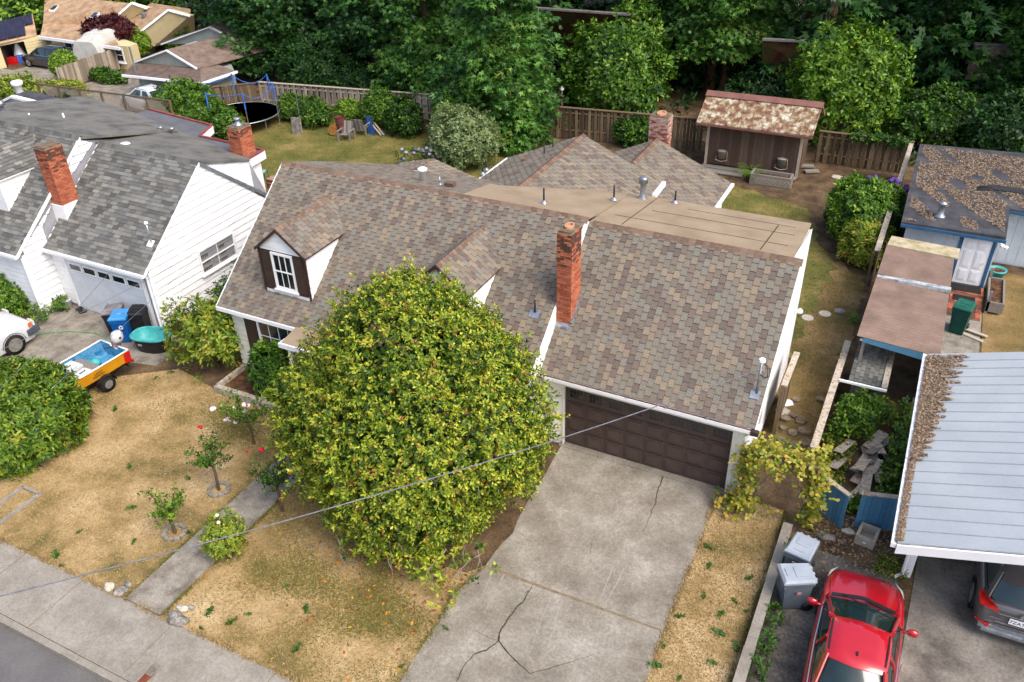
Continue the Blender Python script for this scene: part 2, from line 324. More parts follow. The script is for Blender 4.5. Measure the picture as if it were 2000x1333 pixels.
def chimney(parent, x0, x1, y0, y1, z0, z1, m=None, name='chimney', flue=True):
    c = MB(); c.bx(x0+.006, x1-.006, y0+.006, y1-.006, z0, z1); ch = mk(name, c, m_mortar, parent)
    b = MB(); brickwork(b, x0, x1, y0, y1, z0+.001, z1-.02); mk('brick_courses', b, m or m_brick, ch, kind='stuff')
    c = MB(); c.bx(x0+.01, x1-.01, y0+.01, y1-.01, z1+.002, z1+.05); mk('mortar_cap', c, m_mortdk, ch)
    if flue:
        c = MB(); cx, cy = (x0+x1)/2, (y0+y1)/2; rr = min(x1-x0, y1-y0)*.3
        c.lathe([(rr, z1+.052), (rr, z1+.12), (rr*.72, z1+.12), (rr*.72, z1+.06)], (cx, cy, 0), 14, sx=1, sy=1.5); mk('flue_tile', c, mat_flue, ch)
    return ch
mat_flue = mat('flue_clay', [(190,140,108),(206,160,128)], scale=8, fa=.2)
def pipe(parent, x, y, z, h, r=.035, m=None, base=True, name='vent_pipe', n=8):
    p = MB(); p.tube([(x, y, z-.05), (x, y, z+h)], r, n); o = mk(name, p, m or m_black, parent, True)
    if base: b = MB(); b.lathe([(r*4, 0), (r*4, .012), (r*1.6, .07), (r*1.3, .1)], (x, y, z+.01), 12); mk('flashing', b, m_galv, o)
    return o
def fence(name, label, p0, p1, h, m, bw=.14, pitch=.2, alt=True, cap=True, group=None, rails=(.3, .85), post=2.4, th=.02, capm=None, seed=1, lean=.0):
    p0 = Vector((p0[0], p0[1], 0)); p1 = Vector((p1[0], p1[1], 0)); d = p1-p0; L = d.length; d.normalize(); nrm = Vector((d.y, -d.x, 0)); rz = math.atan2(d.y, d.x)
    t = thing(name, label, 'fence', p0, rz, group); rn = random.Random(seed); meshes = []
    for i in range(5):
        b = MB(); q = bw/2; b.bx(-q, q, -th/2, th/2, 0.03, h*(1-.02*(i % 3)), (i+.5)/5); me = mesh('board', b); me.materials.append(m); meshes.append(me)
    k = int(L/pitch)
    for i in range(k):
        y = (-.032 if (i % 2 == 0 or not alt) else .05)
        link('board', rn.choice(meshes), t, Matrix.Translation(((i+.5)*pitch+rn.uniform(-.006, .006), y, 0)) @ Matrix.Rotation(rn.uniform(-.012, .012)+lean, 4, 'Y'))
    for f in rails: 
        b = MB(); b.bx(0, L, -.018, .018, h*f-.04, h*f+.04); mk('rail', b, m, t, local=True)
    x = 0
    while x <= L+.01:
        b = MB(); b.bx(x-.045, x+.045, .075, .165, 0, h*.97); mk('post', b, m, t, local=True); x += post
    if cap: b = MB(); b.bx(-.02, L+.02, -.09, .11, h+.004, h+.04); mk('cap_rail', b, capm or m, t, local=True)
    return t
# ------------------------------------------------------------------ the setting
def blades(name, poly, n, m, hgt=.05, wid=.03, excl=(), z=.004):
    lo = np.min([(p[0], p[1]) for p in poly], 0); hi = np.max([(p[0], p[1]) for p in poly], 0)
    P = rng.uniform(lo, hi, (n, 2)); k = inside(poly, P)
    for e in excl: k &= ~inside(e, P)
    P = P[k]; n = len(P); a = rng.uniform(0, 2*PI, n); h = hgt*rng.uniform(.4, 1.2, n); ww = wid*rng.uniform(.5, 1.2, n); le = rng.uniform(-.9, .9, (n, 2))*h[:, None]
    ca, sa = np.cos(a)*ww/2, np.sin(a)*ww/2
    V = np.empty((n, 3, 3)); V[:, 0] = np.c_[P[:, 0]-ca, P[:, 1]-sa, np.full(n, z)]; V[:, 1] = np.c_[P[:, 0]+ca, P[:, 1]+sa, np.full(n, z)]; V[:, 2] = np.c_[P+le, z+h]
    npmesh(name, V.reshape(-1, 3), 3, np.clip(rng.normal(.5, .25, n), 0, 1), m, kind='stuff', label='short mown '+('dry straw-coloured' if m is l_grass else 'olive green')+' grass blades', parent=None)
def npmesh(name, V, k, tint, m, parent=None, smooth=False, **kw):
    V = np.ascontiguousarray(V, dtype=np.float32); nf = len(V)//k; me = bpy.data.meshes.new(name); me.vertices.add(len(V)); me.vertices.foreach_set('co', V.ravel())
    me.loops.add(len(V)); me.loops.foreach_set('vertex_index', np.arange(len(V), dtype=np.int32)); me.polygons.add(nf)
    me.polygons.foreach_set('loop_start', np.arange(0, len(V), k, dtype=np.int32)); me.polygons.foreach_set('loop_total', np.full(nf, k, np.int32))
    me.update(calc_edges=True); a = me.attributes.new('tint', 'FLOAT', 'FACE'); a.data.foreach_set('value', np.asarray(tint, np.float32)); me.materials.append(m)
    o = link(name, me, parent)
    if parent is not None: o.location = -WT.get(parent.name, Vector())
    WT[o.name] = Vector(); return tag(o, **kw)
sheet('ground', [(-400,-400),(400,-400),(400,500),(-400,500)], -.135, m_dirt)
sheet('street', [(-120,-24),(120,-24),(120,-11.7),(-120,-11.7)], -.128, m_asph)
sheet('yard_soil', [(-150,-11.62),(120,-11.62),(120,160),(-150,160)], -.006, m_dirt)
o = thing('kerb', 'weathered concrete kerb edging the grey asphalt street', 'kerb', (-8, -11.65, 0)); o['kind'] = 'structure'; del o['category']
x = -40
while x < 20: b = MB(); b.bx(x+.004, x+2.99, -11.74, -11.585, -.13, .012); mk('kerb_stone', b, m_conc, o); x += 3
o = thing('sidewalk', 'pale concrete sidewalk of wide slabs along the kerb', 'sidewalk', (-8, -10.8, 0)); o['kind'] = 'structure'; del o['category']
xs = [-38, -34, -30, -26, -22, -18, -14, -10.95, -8.84, -5.75, -2.65, .45, 3.5, 6.6, 9.7, 12.8]
for a, c in zip(xs, xs[1:]): b = MB(); b.bx(a+.012, c-.012, -11.57, -9.96, -.05, .016); mk('paving_slab', b, m_conc, o)
b = MB()
for a in xs: b.bx(a-.012, a+.012, -11.57, -9.96, -.05, .008)
mk('joint', b, m_joint, o)
# front walk
o = thing('front_walk', 'narrow concrete path from the sidewalk to the front door', 'path', (-6.8, -6, 0)); o['kind'] = 'structure'; del o['category']
ys = [-9.94, -8.1, -6.5, -4.6, -2.9, -1.5]
for a, c in zip(ys, ys[1:]): b = MB(); b.bx(-7.36, -6.22, a+.003, c-.003, -.05, .05); mk('paving_slab', b, m_walk, o)
# driveway of the brown garage
dl = pxs((1098,868),(1082,896),(1066,925),(1052,950),(1030,982),(1012,1015),(1002,1042),(968,1078),(949,1105)); dr = pxs((1296,1233),(1318,1180),(1352,1098),(1378,1025),(1402,962))
ll = pxs((946,1110),(925,1128),(888,1160),(862,1208),(822,1268),(780,1333)); l2 = Vector((ll[-1].x-.35, -9.95, 0)); lr = pxs((1294,1236),(1262,1333)); r2 = Vector((lr[-1].x+.25, -9.95, 0))
drv = thing('driveway', 'cracked grey concrete driveway leading to the brown garage door', 'driveway', (2.4, -5, 0)); drv['kind'] = 'structure'; del drv['category']
b = MB(); slabpoly(b, [Vector((-.12, .25, 0))]+dl+dr+[Vector((5.05, .25, 0))], -.05, .024); mk('slab', b, m_concdk, drv)
b = MB(); slabpoly(b, ll+[l2, r2]+lr[::-1], -.05, .02); mk('slab', b, m_concdk, drv)
b = MB(); slabpoly(b, [dl[-1]+Vector((0,.1,0)), ll[0]-Vector((0,.1,0)), lr[0]-Vector((0,.1,0)), dr[0]+Vector((0,.1,0))], -.05, .014); mk('joint', b, m_joint, drv)
def strip(mb, pts, w0, w1, z=.028, jit=.02, seg=.12):
    P = [Vector((p[0], p[1], 0)) for p in pts]; Q = []
    for a, c in zip(P, P[1:]):
        k = max(1, int((c-a).length/seg)); Q += [a.lerp(c, i/k)+Vector((random.uniform(-jit, jit), random.uniform(-jit, jit), 0))*(1 if i else 0) for i in range(k)]
    Q.append(P[-1]); n = len(Q); vs = []
    for i, p in enumerate(Q):
        d = (Q[min(i+1, n-1)]-Q[max(i-1, 0)]).normalized(); w = (w0+(w1-w0)*i/(n-1))*random.uniform(.6, 1.3); s = Vector((-d.y, d.x, 0))*w/2
        vs += [(p.x-s.x, p.y-s.y, z), (p.x+s.x, p.y+s.y, z)]
    mb.add(vs, [(2*i, 2*i+2, 2*i+3, 2*i+1) for i in range(n-1)])
for pl, w0, w1 in (([(1040,1143),(1024,1175),(1008,1190),(992,1210),(975,1240),(974,1253)],.012,.04), ([(974,1253),(950,1272),(925,1280),(905,1305),(892,1333)],.035,.02), ([(974,1253),(1000,1285),(1035,1318)],.035,.018),
                   ([(1035,1318),(1080,1305),(1120,1293),(1156,1281)],.02,.008), ([(1295,930),(1285,960),(1278,990),(1262,1030),(1255,1040),(1262,1048)],.03,.008), ([(1154,1062),(1153,1086)],.014,.008), ([(1011,1040),(1022,1046),(1025,1052)],.012,.006), ([(928,1232),(955,1248),(970,1252)],.004,.012)):
    b = MB(); strip(b, pxs(*pl), w0, w1); mk('crack', b, m_crack, drv)
for pl in ([(1078,1165),(1058,1210),(1030,1290)], [(1098,1172),(1065,1275)], [(962,1118),(942,1165)], [(985,1124),(945,1200)], [(1198,1106),(1170,1178)], [(1219,1112),(1182,1185)]):
    b = MB(); strip(b, pxs(*pl), .05, .012, z=.0262, jit=.012); mk('scrape_mark', b, m_pale, drv)
b = MB(); b.bx(-.1, 5.02, -.12, .2, -.05, .05); mk('garage_sill', b, m_concdk, drv)
def rough(poly, amp=.14, seg=.35):
    out = []
    for a, c in zip(poly, poly[1:]+poly[:1]):
        k = max(1, int(math.hypot(c[0]-a[0], c[1]-a[1])/seg))
        for i in range(k): out.append((a[0]+(c[0]-a[0])*i/k+random.uniform(-amp, amp)*(i > 0), a[1]+(c[1]-a[1])*i/k+random.uniform(-amp, amp)*(i > 0)))
    return out
# lawns
FL = [(-13.2,-9.95),(l2.x,-9.95)]+[(p.x, p.y) for p in ll[::-1]]+[(p.x, p.y) for p in dl[::-1]]+[(-.3,-.5),(-3.5,-1.4),(-9,-2.35),(-11.5,-2.3),(-13.6,-1.9),(-15.3,-3.2),(-15.8,-6),(-14.6,-9.0)]
sheet('front_lawn', FL, .002, m_lawn)
RL = [(p.x, p.y) for p in dr]+[(6.5,.0),(6.62,-2.5),(6.62,-9.95),(r2.x,-9.95)]+[(p.x, p.y) for p in lr[::-1]]
sheet('lawn_strip', RL, .002, m_lawn)
sheet('back_lawn', rough([(-31,10),(-13,10),(-12,9),(1.4,14),(1.2,11),(1.5,9.6),(5.3,7.4),(5.3,2),(6.7,2),(6.75,14),(4.6,16.5),(3.4,20.2),(-3,22.2),(-11.2,22),(-16,22.4),(-24,22.4),(-30,21)], .2), .002, m_backlawn)
SL = [(5.3,3.2),(6.72,3.2),(6.75,13.8),(5.6,15.5),(5.2,10)]; sheet('side_path', rough(SL, .28), .006, m_yardlawn)
bed = [(-3.2,-1.2),(-.3,-.5)]+[(p.x, p.y) for p in dl]+[(-.2,-5.6),(-1.4,-5.7),(-2.6,-4.6),(-3.6,-3.4)]
sheet('tree_bed', rough(bed, .09), .007, m_dirt)
sheet('mulch_bed', [(-11.45,-2.22),(-8.9,-2.28),(-8.9,-.9),(-11.45,-.9)], .06, m_mulch)
sheet('neighbour_drive', [(-22.5,-11.5),(-17.3,-11.5),(-16.6,-2.6),(-14.5,-2.1),(-14.45,-.9),(-15.7,-.2),(-15.9,.2),(-21.2,.2)], .004, m_walk)
sheet('gravel_drive', [(6.85,-11.5),(9.75,-11.5),(9.72,-2.6),(9.5,-1.2),(6.85,-1.0)], .004, m_gravel)
sheet('carport_floor', [(9.6,-11.5),(17,-11.5),(17,5.5),(9.95,5.5),(9.85,-1.2)], .010, m_slabdk)
sheet('neighbour_lawn', [(10.3,6.9),(16,6.5),(16,17),(11.7,17),(10.9,15),(11.0,9)], .004, m_yardlawn)
sheet('courtyard', [(9.4,6.6),(11.2,6.6),(10.9,9),(10.9,15.2),(9.5,15.2)], .0045, m_walk)
sheet('far_concrete', [(-66,14.9),(-46.5,18.8),(-46.8,25),(-53.8,26),(-54,22),(-66,21)], .002, m_walk)
sheet('far_drive', [(-46,15.5),(-31.5,15.6),(-31,17.6),(-38.5,19.8),(-40,20.8),(-40.4,24),(-45.8,23.5),(-45.9,19)], .002, m_walk)
WALK = [(-7.38,-9.95),(-6.2,-9.95),(-6.2,-1.4),(-7.38,-1.4)]
blades('dry_grass', FL, 120000, l_grass, .022, .045, excl=(WALK, bed)); blades('dry_grass', RL, 30000, l_grass, .022, .045)
blades('green_grass', [(-31,10),(-13,10),(-8,16),(1.3,16),(1.5,9.6),(5.3,7.4),(6.7,2.5),(6.75,14),(4.6,16.5),(3.4,20.2),(-3,22.2),(-16,22.4),(-30,21)], 70000, l_ggrass, .035, .06)

def fringe(name, pts, n, m, hgt, wid, spread, label, z=.01):     # ragged grass along an edge
    P = [np.array((p[0], p[1])) for p in pts]; ln = [np.linalg.norm(b-a) for a, b in zip(P, P[1:])]; Q = []
    for a, b, l in zip(P, P[1:], ln): k = int(n*l/sum(ln)); Q.append(a+(b-a)*rng.random((k, 1))+rng.normal(0, spread, (k, 2)))
    Q = np.concatenate(Q); n = len(Q); keep = np.sin(Q[:, 0]*3.1+Q[:, 1]*1.7)+np.sin(Q[:, 0]*7.3-Q[:, 1]*5.1) > rng.uniform(-2, 1, n); Q = Q[keep]; n = len(Q)
    a = rng.uniform(0, 2*PI, n); h = hgt*rng.uniform(.4, 1.3, n); ca, sa = np.cos(a)*wid/2, np.sin(a)*wid/2; le = rng.normal(0, .6, (n, 2))*h[:, None]; V = np.empty((n, 3, 3))
    V[:, 0] = np.c_[Q[:, 0]-ca, Q[:, 1]-sa, np.full(n, z)]; V[:, 1] = np.c_[Q[:, 0]+ca, Q[:, 1]+sa, np.full(n, z)]; V[:, 2] = np.c_[Q+le, z+h]; npmesh(name, V.reshape(-1, 3), 3, rng.random(n), m, kind='stuff', label=label)
fringe('edge_grass', [(-7.4,-9.9),(-7.4,-1.6)], 2600, l_ggrass, .08, .02, .035, 'ragged grass along the left side of the walk'); fringe('edge_grass', [(-6.18,-9.9),(-6.18,-1.6)], 2600, l_ggrass, .08, .02, .035, 'ragged grass along the right side of the walk')
fringe('edge_grass', [(-13,-9.93),(l2.x,-9.93)], 4200, l_grass, .08, .02, .05, 'dry grass creeping over the sidewalk edge'); fringe('edge_grass', [(p.x, p.y) for p in ll], 1500, l_ggrass, .08, .02, .05, 'grass along the lower left driveway edge'); fringe('edge_grass', [(p.x, p.y) for p in lr[::-1]]+[(p.x, p.y) for p in dr], 2400, l_grass, .08, .02, .04, 'dry grass along the right driveway edge')
fringe('edge_grass', [(6.55,0),(6.56,-9.9)], 2600, l_ggrass, .1, .02, .05, 'grass along the foot of the border wall'); fringe('crack_weeds', [tuple(p)[:2] for p in pxs((1035,1150),(1022,1178),(1008,1190),(992,1210))], 80, l_weed, .05, .02, .02, 'tiny weeds growing out of the driveway crack', .02)
def gpatch(cx, cy, sx, sy, n, label): 
    Q = np.c_[rng.normal(cx, sx, n), rng.normal(cy, sy, n)]; k = inside(FL, Q) & ~inside(WALK, Q) & (np.sin(Q[:, 0]*2.3+np.sin(Q[:, 1]*1.9)*2)+np.sin(Q[:, 1]*3.1) > rng.uniform(-1.6, 1.2, n)); Q = Q[k]; n = len(Q); a = rng.uniform(0, 2*PI, n); h = .03*rng.uniform(.4, 1.2, n); ca, sa = np.cos(a)*.02, np.sin(a)*.02; V = np.empty((n, 3, 3))
    V[:, 0] = np.c_[Q[:, 0]-ca, Q[:, 1]-sa, np.full(n, .006)]; V[:, 1] = np.c_[Q[:, 0]+ca, Q[:, 1]+sa, np.full(n, .006)]; V[:, 2] = np.c_[Q+rng.normal(0, .015, (n, 2)), .006+h]; npmesh('green_patch', V.reshape(-1, 3), 3, rng.random(n), l_ggrass, kind='stuff', label=label)
gpatch(-3.0,-7.2,1.7,1.0,34000,'greener grass under the round tree'); gpatch(-9.6,-3.4,1.3,.8,14000,'greener grass before the window bed'); gpatch(-1.2,-8.2,.8,.9,9000,'greener grass beside the lower driveway')
# ------------------------------------------------------------------ the house with the brown garage door
H = thing('house', 'cream house with tan shingle roof, two dormers and a brown garage door', 'house', (-3, 2, 0))
E0, Z0, RY, RZ = -1.21, 2.6, 3.0, 6.0; ms = (RZ-Z0)/(RY-E0)            # main roof: eave, ridge, slope
GE, GZ, GRY, GRZ = -.35, 2.7, 3.1, 5.87; gs = (GRZ-GZ)/(GRY-GE)        # garage roof
zm = lambda y: Z0+ms*(y-E0); zg = lambda y: GZ+gs*(y-GE)
b = MB(); b.bx(-11.55, -.78, -.93, 6.8, -.05, Z0-.02)                    # main body and garage body
b.slab([(-11.55,-.93,Z0-.02),(-11.55,RY,RZ-.2),(-11.55,6.8,4.3),(-11.55,6.8,Z0-.02)], (10.77,0,0))
mk('wall', b, m_cream, H)
b = MB(); b.bx(-.77, 0, .02, 6.8, -.05, 2.6); b.bx(4.88, 5.18, .02, 6.8, -.05, 2.6); b.bx(0, 4.88, .3, 6.8, -.05, 2.6)
b.bx(0, 4.88, .02, .3, 2.17, 2.6); b.slab([(-.77,.02,2.6),(-.77,GRY,GRZ-.2),(-.77,6.8,5.1),(-.77,6.8,2.6)], (5.95,0,0)); mk('garage_wall', b, m_cream, H)
# roof decks
b = MB(); b.slab([(-11.8,E0,Z0),(-.62,E0,Z0),(-.62,RY,RZ),(-11.8,RY,RZ)], (0,.05,-.07)); mk('roof_deck', b, m_trim, H)
b = MB(); b.slab([(-.61,GE,GZ),(5.45,GE,GZ),(5.45,GRY,GRZ),(-.61,GRY,GRZ)], (0,.05,-.07)); mk('roof_deck', b, m_trim, H)
sl = math.hypot(RY-E0, RZ-Z0); vm = (0, RY-E0, RZ-Z0); gl = math.hypot(GRY-GE, GRZ-GZ); vg = (0, GRY-GE, GRZ-GZ)
shingles(H, m_shing, (-.58,GE,GZ), (1,0,0), vg, [(0,0),(6.03,0),(6.03,gl),(0,gl)], .178, .25, 'zig', 300)
shingles(H, m_shing, (-11.8,E0,Z0), (1,0,0), vm, [(0,0),(11.15,0),(11.15,sl),(0,sl)], .178, .25, 'zig', 0, holes=((1.75,3.1,1.1,3.0),(7.4,8.7,1.1,3.0)))
# rear slopes
def plane_piece(name, m, pts, th=.06): b = MB(); b.slab(pts, (0,0,-th)); return mk(name, b, m, H)
RB = 8.0; RBz = 4.3
plane_piece('roof_deck', m_trim, [(-11.8,RY,RZ),(-4.9,RY,RZ),(-4.9,RB,RBz),(-10.6,RB,RBz),(-11.8,5.0,5.32)])
shingles(H, m_shing, (-4.9,RB,RBz), (-1,0,0), (0,RY-RB,RZ-RBz), [(0,0),(5.7,0),(6.9,3.17),(6.9,5.28),(0,5.28)], .2, .25, 'zig')
mz = lambda y: RZ-.002-.19*(y-RY)
plane_piece('membrane', m_memb, [(-4.88,RY,mz(RY)),(-.62,RY,mz(RY)),(-.62,6.7,mz(6.7)),(-1.3,6.7,mz(6.7)),(-4.5,5.0,mz(5.0)),(-4.88,5.0,mz(5.0))])
mem = plane_piece('membrane', m_memb, [(-.6,GRY,GRZ-.01),(5.2,GRY,GRZ-.01),(5.12,6.85,5.28),(-.6,6.85,5.28)], .1)
b = MB(); fz = lambda y: GRZ-.01+(5.28-GRZ+.01)*(y-GRY)/(6.85-GRY)
for x0, x1, ya, yb in ((-.2,4.9,4.2,4.2),(.6,4.9,5.3,5.3),(1.5,4.8,6.1,6.1)): b.bar((x0,ya,fz(ya)+.004),(x1,yb,fz(yb)+.004), .02, .006)
b.bar((.3,GRY+.3,fz(GRY+.3)+.004),(.3,6.7,fz(6.7)+.004), .025, .006); b.bar((4.3,GRY+.3,fz(GRY+.3)+.004),(4.3,6.0,fz(6.0)+.004), .03, .006); mk('seam', b, m_crack, mem)
# back wings: three low gables with ridges running to the back
def gable_wing(xl, xr, xc, zl, zr, zc, y0, y1, cap=True):
    for (a, za, c, zc_, sgn) in ((xl, zl, xc, zc, 1), (xr, zr, xc, zc, -1)):
        pts = [(a,y0,za),(a,y1,za),(c,y1,zc_),(c,y0,zc_)]; plane_piece('roof_deck', m_trim, pts if sgn < 0 else pts[::-1])
        W = y1-y0; Lh = math.hypot(c-a, zc_-za)
        if sgn > 0: shingles(H, m_shing, (a,y1,za), (0,-1,0), (c-a,0,zc_-za), [(0,0),(W,0),(W,Lh),(0,Lh)], .2, .26, 'zig')
        else: shingles(H, m_shing, (a,y0,za), (0,1,0), (c-a,0,zc_-za), [(0,0),(W,0),(W,Lh),(0,Lh)], .2, .26, 'zig')
    k = int((y1-y0)/.22)
    if cap:
        b = MB()
        for i in range(k):
            y = y0+(y1-y0)*i/k; yy = y+.25
            b.add([(xc-.13,y,zc-.02),(xc,y,zc+.05),(xc+.13,y,zc-.02),(xc-.13,yy,zc-.03),(xc,yy,zc+.03),(xc+.13,yy,zc-.03)], [(0,1,4,3),(1,2,5,4),(2,1,0)], random.random())
        mk('ridge_cap', b, m_ridge, H, kind='stuff')
    b = MB(); b.slab([(xl+.2,y1-.15,2.3),(xr-.2,y1-.15,2.3),(xr-.2,y1-.15,zr-.05),(xc,y1-.15,zc-.08),(xl+.2,y1-.15,zl-.05)], (0,-(y1-y0)+.4,0)); mk('wing_wall', b, m_cream, H)
def slope(xa, za, xb, zb, y0, y1):          # one shingled slope from eave xa to ridge xb
    s_ = 1 if xb > xa else -1; pts = [(xa,y0,za),(xa,y1,za),(xb,y1,zb),(xb,y0,zb)]; plane_piece('roof_deck', m_trim, pts if s_ < 0 else pts[::-1]); Wd = y1-y0; Lh = math.hypot(xb-xa, zb-za)
    shingles(H, m_shing, (xa,y1,za) if s_ > 0 else (xa,y0,za), (0,-s_,0), (xb-xa,0,zb-za), [(0,0),(Wd,0),(Wd,Lh),(0,Lh)], .2, .26, 'zig')
def ridge_run(xc, zc, y0, y1):
    k = int((y1-y0)/.22); b = MB()
    for i in range(k):
        y = y0+(y1-y0)*i/k; yy = y+.25; b.add([(xc-.14,y,zc-.03),(xc,y,zc+.06),(xc+.14,y,zc-.03),(xc-.14,yy,zc-.04),(xc,yy,zc+.04),(xc+.14,yy,zc-.04)], [(0,1,4,3),(1,2,5,4),(2,1,0)], random.random())
    mk('ridge_cap', b, m_ridge, H, kind='stuff')
slope(.85, 2.68, -4.5, 5.0, 5.0, 12.1); slope(.85, 2.68, -2.43, 4.102, 12.1, 15.2); slope(-7.8, 3.58, -4.5, 5.0, 5.0, 12.1); slope(-4.2, 3.3, -2.43, 4.102, 12.1, 15.2)
ridge_run(-4.5, 5.03, 4.6, 12.1); ridge_run(-2.43, 4.13, 12.2, 15.2)
b = MB(); b.slab([(-7.5,11.9,0),(.6,11.9,0),(.6,11.9,2.7),(-4.5,11.9,4.85),(-7.5,11.9,3.6)], (0,-4.9,0)); mk('wing_wall', b, m_cream, H); b = MB(); b.slab([(-3.9,15.05,0),(.6,15.05,0),(.6,15.05,2.7),(-2.43,15.05,3.95),(-3.9,15.05,3.3)], (0,-3.1,0)); mk('wing_wall', b, m_cream, H)
gable_wing(-10.5, -7.1, -9.0, 4.36, 4.26, 4.76, 6.9, 8.1)
b = MB(); b.bx(.83, .97, 8.5, 15.25, 2.58, 2.68); mk('gutter', b, m_trim, H); b = MB(); b.bx(-7.94, -7.8, 8.5, 12.1, 3.46, 3.57); mk('gutter', b, m_trim, H)
b = MB(); b.bar(atY(1277,384,7.2), atY(1297,359,8.6), .12, .16); mk('rear_fascia', b, m_trim, H)
# ridge caps, one tab after another
def ridge_cap(x0, x1, y, z, dz, mt=None):
    k = int((x1-x0)/.2)
    for i in range(k):
        x = x0+(x1-x0)*i/k; b = MB()
        b.add([(x,y-.14,z-.1),(x,y,z+.05),(x,y+.16,z-.03),(x+.24,y-.14,z-.115),(x+.24,y,z+.03),(x+.24,y+.16,z-.045)], [(0,3,4,1),(1,4,5,2),(0,1,2)], random.random()); mk('ridge_tab', b, mt or m_ridge, H)
ridge_cap(-11.82, -.6, RY, RZ+.01, 0); ridge_cap(-.45, 5.46, GRY, GRZ+.01, 0)
# gable strip between the two roofs, rakes, fascia, gutters
b = MB(); b.slab([(-.6,-.9,2.4),(-.6,.1,zg(.1)-.05),(-.6,GRY,GRZ-.12),(-.6,RY,RZ-.01),(-.6,E0+.05,Z0-.03)], (-.17,0,0)); mk('gable_strip', b, m_white, H)
for x0, y0, z0, y1, z1, nm in ((-.59,E0,Z0,RY,RZ,'rake_board'),(-11.83,E0,Z0,RY,RZ,'rake_board'),(5.47,GE,GZ,GRY,GRZ,'rake_board')):
    b = MB(); b.slab([(x0,y0,z0-.14),(x0,y1,z1-.14),(x0,y1,z1+.005),(x0,y0,z0+.005)], (-.03,0,0)); mk(nm, b, m_white, H)
b = MB(); b.bx(-11.82, -.62, E0-.06, E0-.005, Z0-.14, Z0-.005); mk('gutter', b, m_trim, H)
b = MB(); b.bx(-.6, 5.46, GE-.1, GE-.005, GZ-.13, GZ-.03); mk('gutter', b, m_trim, H)
b = MB(); b.bx(-.58, 5.44, GE-.085, GE-.02, GZ-.029, GZ-.024); mk('gutter_debris', b, m_mulch, H)
for x in (.9, 2.0, 3.1, 4.2): b = MB(); b.bx(x, x+.03, GE-.11, GE+.02, GZ-.022, GZ-.012); mk('gutter_strap', b, m_galv, H)
# walls
siding(H, m_cream, (-11.55,-.93,0), (1,0,0), [(0,.25),(10.77,.25),(10.77,2.52),(0,2.52)], .2)
siding(H, m_cream, (-.77,.02,0), (1,0,0), [(0,.1),(.75,.1),(.75,2.6),(0,2.6)], .2)
siding(H, m_white, (5.18,.02,0), (0,1,0), [(0,.05),(6.75,.05),(6.75,5.15),(GRY,GRZ-.12),(.02,2.95)], .3, th=.012, vertical=True, name='wall_panel')
b = MB(); b.bx(-11.58, -.75, -.97, -.9, -.05, .25); mk('foundation', b, m_conc, H)
b = MB(); b.bx(-11.3, -10.95, -.99, -.975, .06, .2); mk('foundation_vent', b, m_galv, H)
b = MB(); b.bx(-.62, 5.22, -.04, .014, 2.2, 2.58); b.bx(-.02, .012, -.03, .016, -.04, 2.2); b.bx(4.87, 5.0, -.03, .016, -.04, 2.2); mk('door_surround', b, m_cream, H)
# garage door: frame, 8 x 4 panels, top row glazed
gd = MB(); gd.bx(.012, 4.868, .1, .14, 0.02, 2.16); gdo = mk('garage_door', gd, m_dkbrown, H)
for j in range(4):
    for i in range(8):
        x0 = .06+i*.597; z0 = .07+j*.525; b = MB()
        if j < 3:
            b.slab([(x0+.04,.1,z0+.05),(x0+.55,.1,z0+.05),(x0+.55,.1,z0+.47),(x0+.04,.1,z0+.47)], (0,-.022,0)); b.slab([(x0+.1,.078,z0+.11),(x0+.49,.078,z0+.11),(x0+.49,.078,z0+.41),(x0+.1,.078,z0+.41)], (0,-.028,0)); mk('panel', b, m_dkbrown, gdo)
        else:
            b.bx(x0+.05, x0+.54, .078, .099, z0+.07, z0+.13); b.bx(x0+.05, x0+.54, .078, .099, z0+.4, z0+.46); b.bx(x0+.05, x0+.1, .078, .099, z0+.13, z0+.4); b.bx(x0+.49, x0+.54, .078, .099, z0+.13, z0+.4)
            for q in (1, 2, 3): xx = x0+.1+.39*q/4; b.bx(xx-.008, xx+.008, .084, .099, z0+.13, z0+.4)
            b.bx(x0+.1, x0+.49, .085, .098, z0+.257, z0+.273); mk('window_frame', b, m_dkbrown, gdo)
            b = MB(); b.bx(x0+.1, x0+.49, .091, .0985, z0+.13, z0+.4); mk('pane', b, m_glass, gdo)
b = MB()
for j in range(1, 4): b.bx(.012, 4.868, .094, .1, .04+j*.525, .052+j*.525)
mk('section_seam', b, m_black, gdo)
# ground floor window with shutters, front porch roof
window(H, (-10.45,-.955,.62), (1,0,0), 1.75, 1.7, 4, 3, 1, frame=.08)
for x in (-10.98, -8.65): b = MB(); b.bx(x, x+.5, -1.0, -.955, .55, 2.4); b.bx(x+.07, x+.43, -1.012, -1.0, 1.5, 2.3); b.bx(x+.07, x+.43, -1.012, -1.0, .65, 1.38); mk('shutter', b, m_brown, H)
b = MB(); b.slab([(-8.55,-1.0,2.62),(-8.55,-2.0,2.46),(-5.0,-2.0,2.46),(-5.0,-1.0,2.62)], (0,0,.05)); po = mk('porch_roof', b, m_memb, H)
b = MB(); b.bx(-8.6, -4.95, -2.06, -2.0, 2.36, 2.52); b.bx(-8.61, -8.555, -2.05, -1.0, 2.36, 2.5); mk('fascia', b, m_trim, po)
for x in (-8.4, -5.2): b = MB(); b.bx(x, x+.12, -1.92, -1.8, .05, 2.4); mk('porch_post', b, m_trim, H)
b = MB(); b.bx(-7.4, -6.4, -.98, -.95, .3, 2.35); mk('front_door', b, m_brown, H)
b = MB(); b.bx(-8.6, -5, -2.1, -.95, -.05, .22); mk('porch_step', b, m_walk, H)
